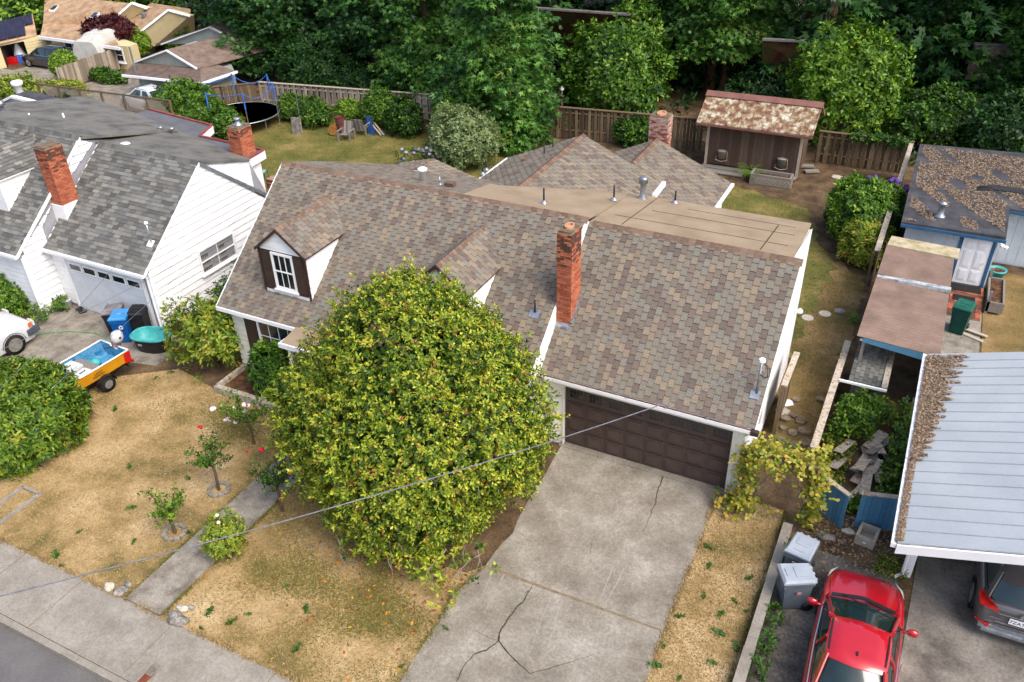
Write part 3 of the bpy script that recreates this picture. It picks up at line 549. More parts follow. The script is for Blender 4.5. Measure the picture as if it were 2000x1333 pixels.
# dormers
def dormer(xc):
    hw, zb, ze, za, yf = .89, 3.2, 4.8, 5.52, -.46
    b = MB(); b.slab([(xc-hw,yf,zb-.1),(xc+hw,yf,zb-.1),(xc+hw,yf,ze-.06),(xc,yf,za-.1),(xc-hw,yf,ze-.06)], (0,1.6,0)); dm = mk('dormer', b, m_white, H)
    b = MB(); b.slab([(xc+hw,yf,zb-.1),(xc+hw,1.65,zb+1.45),(xc+hw,1.4,ze-.03),(xc+hw,yf,ze-.03)], (-.05,0,0)); b.slab([(xc-hw,yf,zb-.1),(xc-hw,1.65,zb+1.45),(xc-hw,1.4,ze-.03),(xc-hw,yf,ze-.03)], (.05,0,0)); mk('cheek', b, m_white, dm)
    siding(dm, m_white, (xc+hw,yf,zb-.1), (0,1,0), [(0,.05),(.05,0),(2.05,1.62),(.02,1.6)], .26, name='siding_board')
    siding(dm, m_white, (xc-hw,yf,zb-.1), (1,0,0), [(.05,1.45),(2*hw-.05,1.45),(2*hw-.05,1.68),(hw,2.38),(.05,1.68)], .25, name='siding_board')
    yr = RY-(RZ-za)/ms; ylo = E0+(ze-.08-Z0)/ms; ov = .1; zo = ze-.08
    for s in (1, -1):
        xe = xc+s*(hw+ov); pts = [(xe,yf-ov,zo),(xc,yf-ov,za),(xc,yr,za),(xe,ylo,zo)]; b = MB(); b.slab(pts[::-1] if s > 0 else pts, (0,0,-.04)); mk('roof_deck', b, m_brown, dm)
        Lh = math.hypot(hw+ov, za-zo); W = yr-yf+ov; lo_ = ylo-yf+ov
        if s > 0: shingles(dm, m_shing, (xe,yf-ov,zo), (0,1,0), (xc-xe,0,za-zo), [(0,0),(lo_,0),(W,Lh),(0,Lh)], .178, .25, 'zig')
        else: shingles(dm, m_shing, (xe,ylo,zo), (0,-1,0), (xc-xe,0,za-zo), [(0,0),(lo_,0),(lo_,Lh),(lo_-W,Lh)], .178, .25, 'zig')
        b = MB(); b.slab([(xe+s*.005,yf-ov-.02,zo-.09),(xc,yf-ov-.02,za-.09),(xc,yf-ov-.02,za+.012),(xe+s*.005,yf-ov-.02,zo+.012)], (0,.03,0)); mk('rake_board', b, m_brown, dm)
        b = MB(); b.bar((xe-s*.02,ylo+.02,zo+.02),(xc,yr+.02,za+.03), .1, .012, up=(0,-ms,1)); mk('flashing', b, m_galv, dm)
    k = int((yr-yf+ov)/.17)
    for i in range(k):
        y = yf-ov+(yr-yf+ov)*i/k; b = MB(); yy = y+.2
        b.add([(xc-.13,y,za-.06),(xc,y,za+.045),(xc+.13,y,za-.06),(xc-.13,yy,za-.075),(xc,yy,za+.03),(xc+.13,yy,za-.075)], [(0,1,4,3),(1,2,5,4),(2,1,0)], random.random()); mk('ridge_tab', b, m_ridge, dm)
    window(dm, (xc-.42,yf-.022,zb+.2), (1,0,0), .84, 1.28, 3, 1, 2, frame=.075)
    for s in (-1, 1): x = xc+s*.63-.19; b = MB(); b.bx(x, x+.38, yf-.06, yf-.022, zb+.12, zb+1.48); b.bx(x+.06, x+.32, yf-.075, yf-.06, zb+.85, zb+1.4); b.bx(x+.06, x+.32, yf-.075, yf-.06, zb+.2, zb+.74); mk('shutter', b, m_brown, dm)
    for s in (-1, 1): b = MB(); b.bx(xc+s*hw-.045, xc+s*hw+.03, yf-.05, yf-.02, zb-.02, ze-.02); mk('corner_board', b, m_brown, dm)
    b = MB(); b.bx(xc-hw+.03, xc+hw-.05, yf-.04, yf-.02, zb-.03, zb+.11); mk('apron_board', b, m_trim, dm)
    b = MB(); b.bx(xc-hw+.03, xc+hw-.05, yf-.03, yf-.018, ze-.12, ze-.09); mk('trim_line', b, m_brown, dm)
dormer(-9.3); dormer(-3.65)
chimney(H, -.58, -.16, .78, 1.44, 3.4, 6.55)
b = MB(); b.bar((-.6,.72,zg(.72)+.03),(-.14,.72,zg(.72)+.03), .16, .012, up=(0,-gs,1)); b.bar((-.12,.78,zg(.78)+.06),(-.12,1.44,zg(1.44)+.06), .05, .1); mk('flashing', b, m_galv, H)
b = MB(); b.box((-1.15,.5,zm(.5)+.035), (.3,.26,.015), rx=math.atan(ms)); mk('flashing', b, m_galv, H); pipe(H, -1.15, .54, zm(.54), .42, .03, base=False)
# service mast
mst = MB(); mst.tube([(5.25,.31,zg(.31)-.1),(5.25,.31,4.3)], .035, 8); mo = mk('service_mast', mst, m_galv, H, True)
b = MB(); b.lathe([(.05,0),(.09,.03),(.085,.1),(.03,.14)], (5.25,.31,4.29), 10); mk('weather_head', b, m_trim, mo)
b = MB(); b.box((5.22,.27,zg(.27)+.04), (.24,.24,.015), rx=math.atan(gs)); mk('flashing', b, m_galv, mo)
b = MB()
for q in (0, 1): b.tube([(5.28,.3,4.3),(5.42+q*.06,.25,4.22),(5.46+q*.05,.2,4.0),(5.38,.22,3.88+q*.05),(5.27,.28,3.95)], .009, 5)
mk('drip_loop', b, m_black, mo)
# vents on the rear roofs
rz = lambda y: RZ+(RBz-RZ)*(y-RY)/(RB-RY)
v = MB(); v.lathe([(.13,-.06),(.13,.4),(.16,.4),(.17,.46),(.12,.5)], (-7.2,4.55,rz(4.55)), 14); mk('vent_pipe', v, m_trim, H, True)
pipe(H, -6.45, 4.4, rz(4.4), .3, .025, m_galv)
for x, y in ((-6.0,4.3),(-4.3,4.6)): b = MB(); b.box((x,y,rz(y)+.12), (.34,.2,.14), t=.1); mk('roof_vent', b, m_ridge, H)
for x, y, h in ((-2.35,3.75,.5),(-.75,5.55,.5),(.95,6.55,.42)): pipe(H, x, y, (fz(y) if x > -.6 else RZ-.002+(5.2-RZ)*(y-RY)/4.4), h, .03)
v = MB(); v.lathe([(.16,0),(.16,.02),(.09,.12),(.09,.5),(.14,.52),(.14,.66),(.16,.68),(.06,.74)], (-.1,6.45,fz(6.45)), 14); mk('vent_pipe', v, m_galv, H, True)
for q in ((1063,308),(1080,298)): p = at(*q, 4.4); pipe(H, p.x, p.y, 4.4, .5, .03)
for q in ((943,338),(950,330)): p = at(*q, 3.75); pipe(H, p.x, p.y, 3.7, .4, .03)
b = MB(); p = at(1030,314,4.2); b.box((p.x,p.y,4.22), (.36,.3,.12), t=.2); mk('roof_vent', b, m_ridge, H)
chimney(H, -2.85, -2.05, 15.3, 15.95, 0, 5.0, m_brick2)
# downpipe, side light, conduit
b = MB(); b.tube([(5.4,GRY+.1,5.2),(5.32,2.2,4.9),(5.3,1.0,3.4)], .03, 6); mk('dark_trim_pipe', b, m_black, H)
b = MB(); b.lathe([(.09,0),(.1,.05),(.05,.12)], (5.34,6.1,2.6), 10); b.bx(5.2, 5.34, 6.05, 6.15, 2.6, 2.66); mk('flood_light', b, m_trim, H)
b = MB(); b.bx(5.2, 5.32, .35, .55, .7, 1.15); b.tube([(5.28,.62,.1),(5.28,.62,1.0),(5.28,.8,1.1)], .03, 6); mk('utility_meter', b, m_galv, H)
b = MB(); b.bx(5.36, 5.56, GE-.12, GE+.02, GZ-.15, GZ-.02); mk('gutter_end', b, m_brown, H)
window(H, (5.2,1.5,1.0), (0,1,0), .6, .95, 1, 1, 1, frame=.06)
# ------------------------------------------------------------------ the white house on the left
m_curt = mat('curtain', [(150,128,104),(186,164,138)], scale=3, fa=.2, stretch=(6,6,.5))
m_wgar = mat('white_garage_door', [(206,210,216),(220,224,228)], scale=2, fa=.04, rough=.5, g=.86)
m_lapshade = mat('lap_shade_grey', [(150,150,156),(166,166,172)], scale=2, fa=.05)  # grey backing seen through board gaps, painted-in shade lines under the laps
W = thing('house', 'white clapboard house with grey shingle roof and tall orange brick chimney', 'house', (-19, 3, 0))
AX0, AX1, AE, AZ, AY, AR = -20.86, -15.69, -.66, 2.6, 2.88, 5.47; as_ = (AR-AZ)/(AY-AE)
BX0, BX1, BE, BZ, BY, BR = -29.5, -20.9, -1.69, 2.74, 2.22, 5.91; bs = (BR-BZ)/(BY-BE)
GB = 5.4; GBz = 4.72
b = MB(); b.bx(-21, -15.78, -.36, 6.2, -.05, AZ); b.slab([(-21,-.36,AZ),(-21,AY,AR-.2),(-21,GB,GBz-.1),(-21,6.2,AZ)], (5.22,0,0)); mk('wall', b, m_lapshade, W)
b = MB(); b.bx(-29.4, -21.0, -1.4, 9, -.05, BZ); b.slab([(-29.4,-1.4,BZ),(-29.4,BY,BR-.15),(-29.4,6.0,4.6),(-29.4,9,BZ)], (8.4,0,0)); mk('wall', b, m_lapshade, W)
b = MB(); b.slab([(AX0,AE,AZ),(AX1,AE,AZ),(AX1,AY,AR),(AX0,AY,AR)], (0,.05,-.07)); mk('roof_deck', b, m_trim, W)
b = MB(); b.slab([(BX0,BE,BZ),(BX1,BE,BZ),(BX1,BY,BR),(BX0,BY,BR)], (0,.05,-.07)); mk('roof_deck', b, m_trim, W)
la = math.hypot(AY-AE, AR-AZ); lb = math.hypot(BY-BE, BR-BZ)
shingles(W, m_shgrey, (AX0+.03,AE,AZ), (1,0,0), (0,AY-AE,AR-AZ), [(0,0),(5.14,0),(5.14,la),(0,la)], .3, .15, 'row', 220, th=.02)
shingles(W, m_shgrey, (BX0,BE,BZ), (1,0,0), (0,BY-BE,BR-BZ), [(0,0),(8.58,0),(8.58,lb),(0,lb)], .3, .15, 'row', 80, th=.02)
# rear low slopes and flat roof with red edge
b = MB(); b.slab([(AX0,AY,AR),(AX1,AY,AR),(AX1,GB,GBz),(AX0-3.6,8.0,GBz-.15),(AX0-3.6,AY,AR)], (0,0,-.1)); mk('gravel_roof', b, m_gravroof, W)
b = MB(); b.slab([(BX0,BY,BR),(BX1,BY,BR),(BX1+.3,6.6,4.86),(BX0,9.4,4.45)], (0,0,-.1)); mk('gravel_roof', b, m_gravroof, W)
FR = [(-15.85,5.45),(-15.95,6.5),(-19.6,6.75),(-20.1,8.0),(-24.5,8.6),(-24.8,6.9),(-19,5.6)]
b = MB(); slabpoly(b, FR, 4.45, 4.62); mk('flat_roof', b, mat('dark_roof_felt', [(92,92,96),(112,112,116)], scale=1, fa=.2), W)
m_rededge = mat('red_edge', [(140,62,66),(160,84,84)], scale=4, fa=.1)
b = MB()
for p, q in zip(FR[:4], FR[1:5]): b.bar((*p,4.66),(*q,4.66), .09, .06)
mk('parapet_edge', b, m_rededge, W)
b = MB()
for p, q in zip(FR[:4], FR[1:5]): b.slab([(*p,4.3),(*q,4.3),(*q,4.64),(*p,4.64)], (.03,.03,0))
mk('parapet_fascia', b, m_trim, W)
b = MB(); b.bx(-22, -16.05, 5.3, 6.3, 0, 4.45); mk('rear_wall', b, m_white, W)
# lap siding: gable facing the next house, strip between roofs, fronts
siding(W, m_white, (-15.78,-.36,0), (0,1,0), [(0,.15),(6.5,.15),(6.5,2.62),(AY+.36,AR-.1),(.0,AZ+.18)], .27, th=.045, gap=.03)
siding(W, m_white, (-15.772,AY,0), (0,1,0), [(.12,5.2),(2.5,3.3),(2.5,GBz-.12),(.02,AR-.12)], .27, th=.015)
siding(W, m_white, (-20.98,-1.36,0), (0,1,0), [(0,.15),(1.0,.15),(1.0,BZ+.55),(BY+1.36,BR-.12),(4.1,5.5),(0,BZ+.1)], .27, th=.045, gap=.03)
siding(W, m_white, (-20.95,-.38,0), (1,0,0), [(0,.15),(.72,.15),(.72,2.5),(0,2.5)], .2)
siding(W, m_white, (-24.5,-1.42,0), (1,0,0), [(0,.15),(3.5,.15),(3.5,2.6),(0,2.6)], .2)
# rakes, gutters, downpipes
for x, y0, z0, y1, z1 in ((AX1+.02,AE,AZ,AY,AR),(BX1+.03,BE,BZ,BY,BR)): b = MB(); b.slab([(x,y0,z0-.13),(x,y1,z1-.13),(x,y1,z1+.004),(x,y0,z0+.004)], (-.03,0,0)); mk('rake_board', b, m_trim, W)
b = MB(); b.slab([(AX1+.02,AY,AR-.12),(AX1+.02,6.45,2.5),(AX1+.02,6.45,2.66),(AX1+.02,AY,AR+.02)], (-.24,0,0)); mk('rear_rake', b, m_galv, W)
b = MB(); b.bx(AX0, AX1, AE-.1, AE-.005, AZ-.13, AZ-.02); mk('gutter', b, m_trim, W)
b = MB(); b.bx(BX0, BX1, BE-.1, BE-.005, BZ-.13, BZ-.02); mk('gutter', b, m_trim, W)
for x, y in ((-15.85,-.46),(-20.98,-1.5)): b = MB(); b.tube([(x,y,2.5),(x,y,.1)], .04, 6); mk('downpipe', b, m_trim, W)
b = MB(); b.bx(-15.9, -15.72, -.45, -.3, .05, 2.5); b.bx(-21.1, -20.93, -1.48, -1.33, .05, 2.6); mk('corner_board', b, m_trim, W)
def tabs(x0, x1, y, z):
    k = int((x1-x0)/.17)
    for i in range(k):
        x = x0+(x1-x0)*i/k; b = MB(); b.add([(x,y-.13,z-.09),(x,y,z+.06),(x,y+.15,z-.03),(x+.2,y-.13,z-.11),(x+.2,y,z+.03),(x+.2,y+.15,z-.05)], [(0,3,4,1),(1,4,5,2),(0,1,2)], .3*random.random()); mk('ridge_tab', b, m_shgrey, W)
tabs(AX0+.1, AX1, AY, AR+.01); tabs(-26.6, BX1, BY, BR+.01)
# garage door with five small windows
b = MB(); b.bx(-20.2, -16.25, -.40, -.365, .02, 2.15); gdo = mk('garage_door', b, m_wgar, W)
for j in range(10):
    b = MB(); b.bx(-20.15, -16.3, -.416, -.402, .06+j*.165, .2+j*.165); mk('door_slat', b, m_wgar, gdo)
for i in range(5):
    x = -20.05+i*.76; b = MB(); b.bx(x, x+.66, -.43, -.402, 1.74, 2.06); w_ = mk('window_frame', b, m_trim, gdo); b = MB(); b.bx(x+.05, x+.61, -.438, -.431, 1.79, 2.01); mk('pane', b, m_glass, w_)
for x in (-20.3, -16.24): b = MB(); b.bx(x, x+.1, -.44, -.36, 0, 2.25); mk('door_jamb', b, m_trim, W)
b = MB(); b.bx(-20.3, -16.14, -.43, -.365, 2.17, 2.26); mk('door_jamb', b, m_trim, W)
# side window with curtains
b = MB(); b.bx(-15.775, -15.772, 1.9, 3.75, 1.35, 2.3); mk('window_room', b, mat('dark_room', [(34,24,20),(60,44,36)], scale=2, fa=.1), W)
for y0, y1 in ((1.92,2.45),(2.95,3.3)):
    b = MB(); b.grid(lambda u, v: (-15.755+.008*math.sin(u*30), y0+(y1-y0)*u*(1-.25*v), 1.38+.9*v), 24, 3); mk('curtain', b, m_curt, W)
window(W, (-15.745,1.86,1.3), (0,1,0), 1.9, 1.02, 2, 1, 2, frame=.07, glass=m_clear, depth=.06)
# chimneys
b = MB(); b.bx(-21.03, -20.36, .31, 1.13, 3.2, 3.95); mk('chimney_base', b, m_trim, W)
chimney(W, -20.98, -20.42, .36, 1.08, 3.6, 6.1, flue=False)
p = at(460,300,4.7); chimney(W, -16.75, -16.15, 5.55, 6.25, 4.4, 5.75, flue=False)
v = MB(); v.lathe([(.2,5.8),(.2,5.84),(.1,5.88),(.09,6.02),(.14,6.03),(.13,6.09)], (-16.45,5.9,0), 12); mk('chimney_cap', v, m_galv, W, True)
b = MB(); b.bx(-15.95, -15.6, 6.32, 6.75, 0, 3.5); bw_ = mk('outdoor_fireplace', b, m_mortar, W); b = MB(); brickwork(b, -15.96, -15.59, 6.31, 6.76, 0, 3.48); mk('brick_courses', b, m_brick, bw_, kind='stuff')
# roof furniture
for q, z in (((320,298),5.1),((245,285),5.3),((140,258),5.4),((70,245),5.4)):
    p = at(*q, z); b = MB(); b.lathe([(.2,-.1),(.2,.06),(.17,.1)], (p.x,p.y,z), 14); mk('roof_vent', b, m_trim, W)
for q, z in (((318,270),4.62),((340,272),4.62)): p = at(*q, z); v = MB(); v.lathe([(.12,0),(.06,.05),(.06,.4),(.12,.42),(.1,.5)], (p.x,p.y,z), 10); mk('vent_pipe', v, m_galv, W, True)
p = at(8,225,5.4); v = MB(); v.lathe([(.2,0),(.1,.05),(.1,.5),(.18,.52),(.16,.7)], (p.x,p.y,5.3), 12); mk('vent_pipe', v, m_galv, W, True)
for q in ((62,240),(128,240)): p = at(*q, 5.2); pipe(W, p.x, p.y, 5.1, .5, .035, m_trim)
mst = MB(); mst.tube([(-16.0,.25,3.2),(-16.0,.25,4.1)], .03, 8); mo = mk('service_mast', mst, m_galv, W, True); b = MB(); b.lathe([(.04,0),(.07,.03),(.06,.1)], (-16.0,.25,4.08), 8); mk('weather_head', b, m_trim, mo)
b = MB(); b.box((-16.02,.22,AZ+as_*(.22-AE)+.04), (.26,.26,.02), rx=math.atan(as_)); mk('flashing', b, m_trim, mo)
b = MB(); b.bx(-15.74, -15.64, .35, .5, .75, 1.0); b.tube([(-15.73,.3,.7),(-15.73,.3,1.15),(-15.73,.6,1.15),(-15.73,.6,.7)], .012, 5); b.tube([(-15.735,.75,.2),(-15.735,.75,2.6)], .012, 5); mk('utility_meter', b, m_trim, W)
# front dormer of the left wing, only its side shows
b = MB(); b.slab([(-24.2,-.5,3.6),(-22.4,-.5,3.6),(-22.4,-.5,5.0),(-23.3,-.5,5.7),(-24.2,-.5,5.0)], (0,1.8,0)); dm = mk('dormer', b, m_white, W)
siding(dm, m_white, (-22.39,-.5,3.6), (0,1,0), [(0,.05),(.05,0),(1.75,1.42),(0,1.42)], .2)
for s in (1, -1):
    xe = -23.3+s*1.0; pts = [(xe,-.62,4.95),(-23.3,-.62,5.75),(-23.3,2.1,5.75),(xe,1.05,4.95)]; b = MB(); b.slab(pts[::-1] if s > 0 else pts, (0,0,-.05)); mk('roof_deck', b, m_trim, dm)
    if s > 0: shingles(dm, m_shgrey, (xe,-.62,4.95), (0,1,0), (-1,0,.8), [(0,0),(1.67,0),(2.72,1.28),(0,1.28)], .3, .15, 'row')
    else: shingles(dm, m_shgrey, (xe,1.05,4.95), (0,-1,0), (1,0,.8), [(0,0),(1.67,0),(1.67,1.28),(-1.05,1.28)], .3, .15, 'row')
# ------------------------------------------------------------------ bins, tub, boat, truck
def wheelie(name, label, p, rz, m, ml, group, h=1.05, w=.58, d=.7, mark=None):
    t = thing(name, label, 'bin', (p[0], p[1], 0), rz, group); b = MB(); a, c = w/2, d/2; k = .78
    # front faces local -Y
    z1 = h*.9; b.add([(-a*k,-c*k,.04),(a*k,-c*k,.04),(a*k,c*k,.04),(-a*k,c*k,.04),(-a,-c,z1),(a,-c,z1),(a,c*.92,z1),(-a,c*.92,z1)], [(3,2,1,0),(0,1,5,4),(1,2,6,5),(2,3,7,6),(3,0,4,7)])
    b.box((0,-c*.97,z1-.09), (w*1.02,.05,.12)); b.box((0,0,z1-.03), (w*1.06,d*1.0,.05)); mk('body', b, m, t, local=True)
    b = MB(); b.bar((-a*.55,-c*.86,.3),(-a*.62,-c*.98,.85), .03, .03); b.bar((a*.55,-c*.86,.3),(a*.62,-c*.98,.85), .03, .03); b.box((0,-c*.9,.45), (w*.5,.03,.05)); mk('rib', b, m, t, local=True)
    b = MB(); L = [(-a*1.08,-c*1.1),(a*1.08,-c*1.1),(a*1.02,c*1.02),(-a*1.02,c*1.02)]
    b.add([(x,y,z1+.0) for x,y in L]+[(x,y,z1+.05) for x,y in L]+[(x*.86,y*.86,z1+.10) for x,y in L], [(0,1,5,4),(1,2,6,5),(2,3,7,6),(3,0,4,7),(4,5,9,8),(5,6,10,9),(6,7,11,10),(7,4,8,11),(8,9,10,11)])
    lid = mk('lid', b, ml, t, local=True)
    b = MB(); b.box((0,.08,z1+.104), (w*.5,d*.4,.02)); b.box((0,-.24,z1+.104), (w*.4,d*.08,.02)); mk('lid_relief', b, ml, lid, local=True)
    b = MB(); b.tube([(-a*.95,c*1.08,z1+.02),(a*.95,c*1.08,z1+.02)], .022, 6); b.box((-a*.6,c*1.02,z1+.02), (.06,.12,.05)); b.box((a*.6,c*1.02,z1+.02), (.06,.12,.05)); b.box((0,c*1.02,z1+.02), (.06,.12,.05)); mk('handle', b, ml, t, local=True)
    for s in (-1, 1): 
        b = MB(); x = s*a*.86; b.tube([(x-.035,c*.82,.13),(x+.035,c*.82,.13)], .13, 14); mk('wheel', b, m_black, t, True, local=True)
    return t
m_bin = mat('grey_bin', [(96,106,116),(110,120,130)], scale=3, fa=.08, rough=.5); m_binlid = mat('grey_bin_lid', [(158,168,178),(174,182,190)], scale=3, fa=.05, rough=.5)
m_blue = mat('blue_bin', [(10,84,160),(18,98,176)], scale=3, fa=.08, rough=.45); m_bluelid = mat('blue_bin_lid', [(60,140,205),(80,156,214)], scale=3, fa=.05, rough=.45)
m_navy = mat('dark_bin', [(34,36,44),(48,50,58)], scale=3, fa=.1, rough=.5); m_navylid = mat('dusty_lid', [(104,100,104),(150,146,150)], scale=3, fa=.15, rough=.6)
m_grn = mat('green_bin', [(18,66,56),(24,78,66)], scale=3, fa=.08, rough=.45); m_grnlid = mat('green_bin_lid', [(30,92,78),(40,106,90)], scale=3, fa=.05, rough=.45)
rzb = R(-20)
p = at(240,668); t = wheelie('wheelie_bin', 'bright blue recycling bin in front of the white garage door', (p.x,p.y+.2), R(32), m_blue, m_bluelid, 'bins by the white garage door', 1.12)
b = MB(); c0 = (.08,-.40,.72)
for k in range(3):
    a = 2*PI*k/3+.5; b.bar((c0[0]+.07*math.cos(a),-.385,c0[2]+.07*math.sin(a)),(c0[0]+.07*math.cos(a+1.5),-.385,c0[2]+.07*math.sin(a+1.5)), .035, .012, up=(0,1,0))
mk('recycling_mark', b, m_trim, t, local=True); b = MB(); b.box((.02,-.02,1.118), (.12,.1,.004)); mk('sticker', b, m_trim, t, local=True)
wheelie('wheelie_bin', 'dark bin with a dusty purple-grey lid left of the blue bin', (p.x-.62,p.y+.42), R(32), m_navy, m_navylid, 'bins by the white garage door', 1.08)
wheelie('wheelie_bin', 'black bin squeezed between the blue bin and the garage door', (p.x+.3,p.y+.72), R(28), m_black, m_black, 'bins by the white garage door', 1.1)
t = wheelie('wheelie_bin', 'grey wheelie bin by the kerb nearer the vine, label on its front', tuple(at(1568,1066,1.0))[:2], R(-10), m_bin, m_binlid, 'grey bins beside the gravel drive')
b = MB(); b.box((0,-.385,.66), (.22,.006,.28)); mk('label_plate', b, m_navy, t, local=True)
text('number', '47801', .07, m_trim, t, Matrix.Translation((0,-.392,.74)) @ Matrix.Rotation(PI/2, 4, 'X'))
p = at(1557,1120,1.0); t = wheelie('wheelie_bin', 'grey wheelie bin beside the red car, turned aside with a red sticker', (p.x,p.y), R(-62), m_bin, m_binlid, 'grey bins beside the gravel drive')
b = MB(); b.box((.326,.0,.68), (.006,.1,.08)); mk('sticker', b, mat('faded_red', [(200,120,124),(214,150,150)], scale=9, fa=.1), t, local=True)
p = at(1868,655); wheelie('wheelie_bin', 'dark green wheelie bin below the brick steps', (p.x,p.y+.3), R(-12), m_grn, m_grnlid, None, 1.15)
# stock tank
p = at(297,680); t = thing('stock_tank', 'oval black tub with a teal lining beside the boat', 'tub', (p.x+.1,p.y+.05,0), R(15))
m_teal = mat('teal_plastic', [(60,160,160),(90,186,184)], scale=3, fa=.08, rough=.4)
b = MB(); b.lathe([(.56,.0),(.6,.12),(.66,.52)], (0,0,0), 32, 1.0, .66, e=.75, cap=False); mk('shell', b, m_black, t, True, local=True)
b = MB(); b.lathe([(.66,.52),(.74,.54),(.75,.6),(.70,.62),(.67,.58),(.6,.2),(0,.16)], (0,0,0), 32, 1.0, .66, e=.75, cap=False); mk('lining', b, m_teal, t, True, local=True)
b = MB(); b.box((-.25,-.415,.36), (.14,.01,.08)); mk('sticker', b, m_binlid, t, local=True)
p = at(270,645); t = thing('plant_pot', 'wide dark plant pot of soil behind the teal tub', 'pot', (p.x,p.y+.3,0)); b = MB(); b.lathe([(.3,0),(.38,.3),(.4,.3),(.36,.26)], (0,0,0), 20); mk('pot', b, m_black, t, True, local=True); b = MB(); b.lathe([(.36,.25),(0,.26)], (0,0,0), 20); mk('soil', b, m_mulch, t, local=True)
p = at(135,602); t = thing('bucket', 'white plastic bucket at the corner of the white garage door', 'bucket', (p.x,p.y,0)); b = MB(); b.lathe([(.13,0),(.16,.36),(.17,.36),(.17,.38),(.15,.38),(.12,.03),(0,.03)], (0,0,0), 18); mk('body', b, m_trim, t, True, local=True)
b = MB(); b.tube([(.17*math.cos(a),.17*math.sin(a)*.3-.1,.34-.12*math.sin(a)) for a in [PI*i/8 for i in range(9)]], .006, 5); mk('handle', b, m_galv, t, local=True)
p = at(158,610); b = MB(); b.tube([(p.x-.25,p.y,.05),(p.x-.1,p.y+.1,.09),(p.x+.1,p.y-.08,.06),(p.x+.25,p.y+.08,.08)], [.05,.09,.08,.04], 7); mk('work_glove', b, m_black, None, True, label='small dark crumpled glove on the concrete near the bucket', cat='glove')
pts = pxs((55,658),(75,655),(105,650),(135,649),(160,650),(185,652),(203,660),(213,670)); b = MB(); b.tube([(q.x,q.y,.03) for q in pts], .018, 6); mk('garden_hose', b, mat('hose_green', [(84,150,92),(110,176,116)], scale=5, fa=.1), None, True, label='green garden hose lying across the concrete behind the boat', cat='hose')
# boat on trailer; local +x bow, -x stern
bp = at(190,735,.0); BRZ = math.atan2(-4.13-(-2.68), -16.4-(-15.3)); 
st = at(250,684,.95); bw = at(151,745,.95)
dv = (Vector((bw.x,bw.y,0))-Vector((st.x,st.y,0))).normalized()
# near side gunwale runs from the red corner towards the hedge; the far side lies away from the camera
n_ = Vector((dv.y,-dv.x,0)); n_ = n_ if n_.x < 0 else -n_
WD = 1.35; LN = 3.6; mid = Vector((st.x,st.y,0))+n_*WD/2; BA = math.atan2(dv.y, dv.x)
boat = thing('boat', 'small open boat with orange side and blue inside on a trailer', 'boat', mid, BA)
m_or = mat('orange_hull', [(206,140,22),(220,156,30)], scale=2, fa=.08, rough=.4); m_boatin = mat('blue_inside', [(40,110,160),(90,160,196),(60,130,176)], scale=4, fa=.2, rough=.6)
m_rdp = mat('red_paint', [(196,24,22),(214,36,30)], scale=3, fa=.08, rough=.4)
sgn = 1 if (Matrix.Rotation(BA, 3, 'Z') @ Vector((0,1,0))).dot(n_) > 0 else -1
def hullsec(x):
    f = x/LN; hw = WD/2*(1 if f < .55 else 1-((f-.55)/.45)**2*.75); return hw, .95+.12*f*f, .42+.12*f*f
xs_ = [0, .6, 1.2, 1.8, 2.4, 3.0, LN]
def loft(mb, prof, flip=False):
    vs = []; k = None
    for x in xs_: r_ = prof(x); k = len(r_); vs += [(x, y, z) for y, z in r_]
    mb.add(vs, [(i*k+j, i*k+j+1, (i+1)*k+j+1, (i+1)*k+j) for i in range(len(xs_)-1) for j in range(k-1)])
def outer(x): hw, zt, zb = hullsec(x); return [(-hw,zt),(-hw*.94,zb+.12),(-hw*.7,zb),(0,zb-.03),(hw*.7,zb),(hw*.94,zb+.12),(hw,zt)]
def inner(x): hw, zt, zb = hullsec(x); h2 = hw-.05; return [(-h2,zt),(-h2*.95,zb+.14),(-h2*.7,zb+.06),(h2*.7,zb+.06),(h2*.95,zb+.14),(h2,zt)]
b = MB(); loft(b, outer); hw, zt, zb = hullsec(0); mk('hull', b, m_or, boat, local=True)
b = MB(); loft(b, inner); mk('inside', b, m_boatin, boat, local=True)
tr_ = [(-hw,zt),(-.2,zt),(-.16,zt-.14),(.16,zt-.14),(.2,zt),(hw,zt),(hw*.94,zb+.12),(hw*.7,zb),(0,zb-.03),(-hw*.7,zb),(-hw*.94,zb+.12)]
b = MB(); b.slab([(-.02,y,z) for y, z in tr_], (.06,0,0)); mk('transom', b, m_boatin, boat, local=True)
b = MB(); b.slab([(-.03,-sgn*hw*1.005,zt-.04),(-.03,-sgn*hw*.96,zb+.1),(.22,-sgn*hw*.965,zb+.1),(.22,-sgn*hw*1.01,zt-.04)], (0,-sgn*.012,0)); b.slab([(-.03,y,z-.0) for y, z in ((-hw*.98,zt-.05),(hw*.98,zt-.05),(hw*.9,zb+.1),(-hw*.9,zb+.1))], (-.02,0,0)); mk('stern_stripe', b, m_rdp, boat, local=True)
b = MB()
for s in (-1, 1): b.tube([(x, s*hullsec(x)[0], hullsec(x)[1]+.01) for x in xs_], .028, 6)
b.tube([(0,-hw,zt+.01),(0,-.2,zt+.01),(.0,-.16,zt-.12),(0,.16,zt-.12),(0,.2,zt+.01),(0,hw,zt+.01)], .026, 6); mk('gunwale', b, m_trim, boat, True, local=True)
for x in (.95, 2.6): b = MB(); h_ = hullsec(x)[0]-.06; b.bx(x, x+.3, -h_, h_, .78, .81); mk('bench', b, m_greywood, boat, local=True)
MT = Matrix.Rotation(-sgn*0, 4, 'Z')
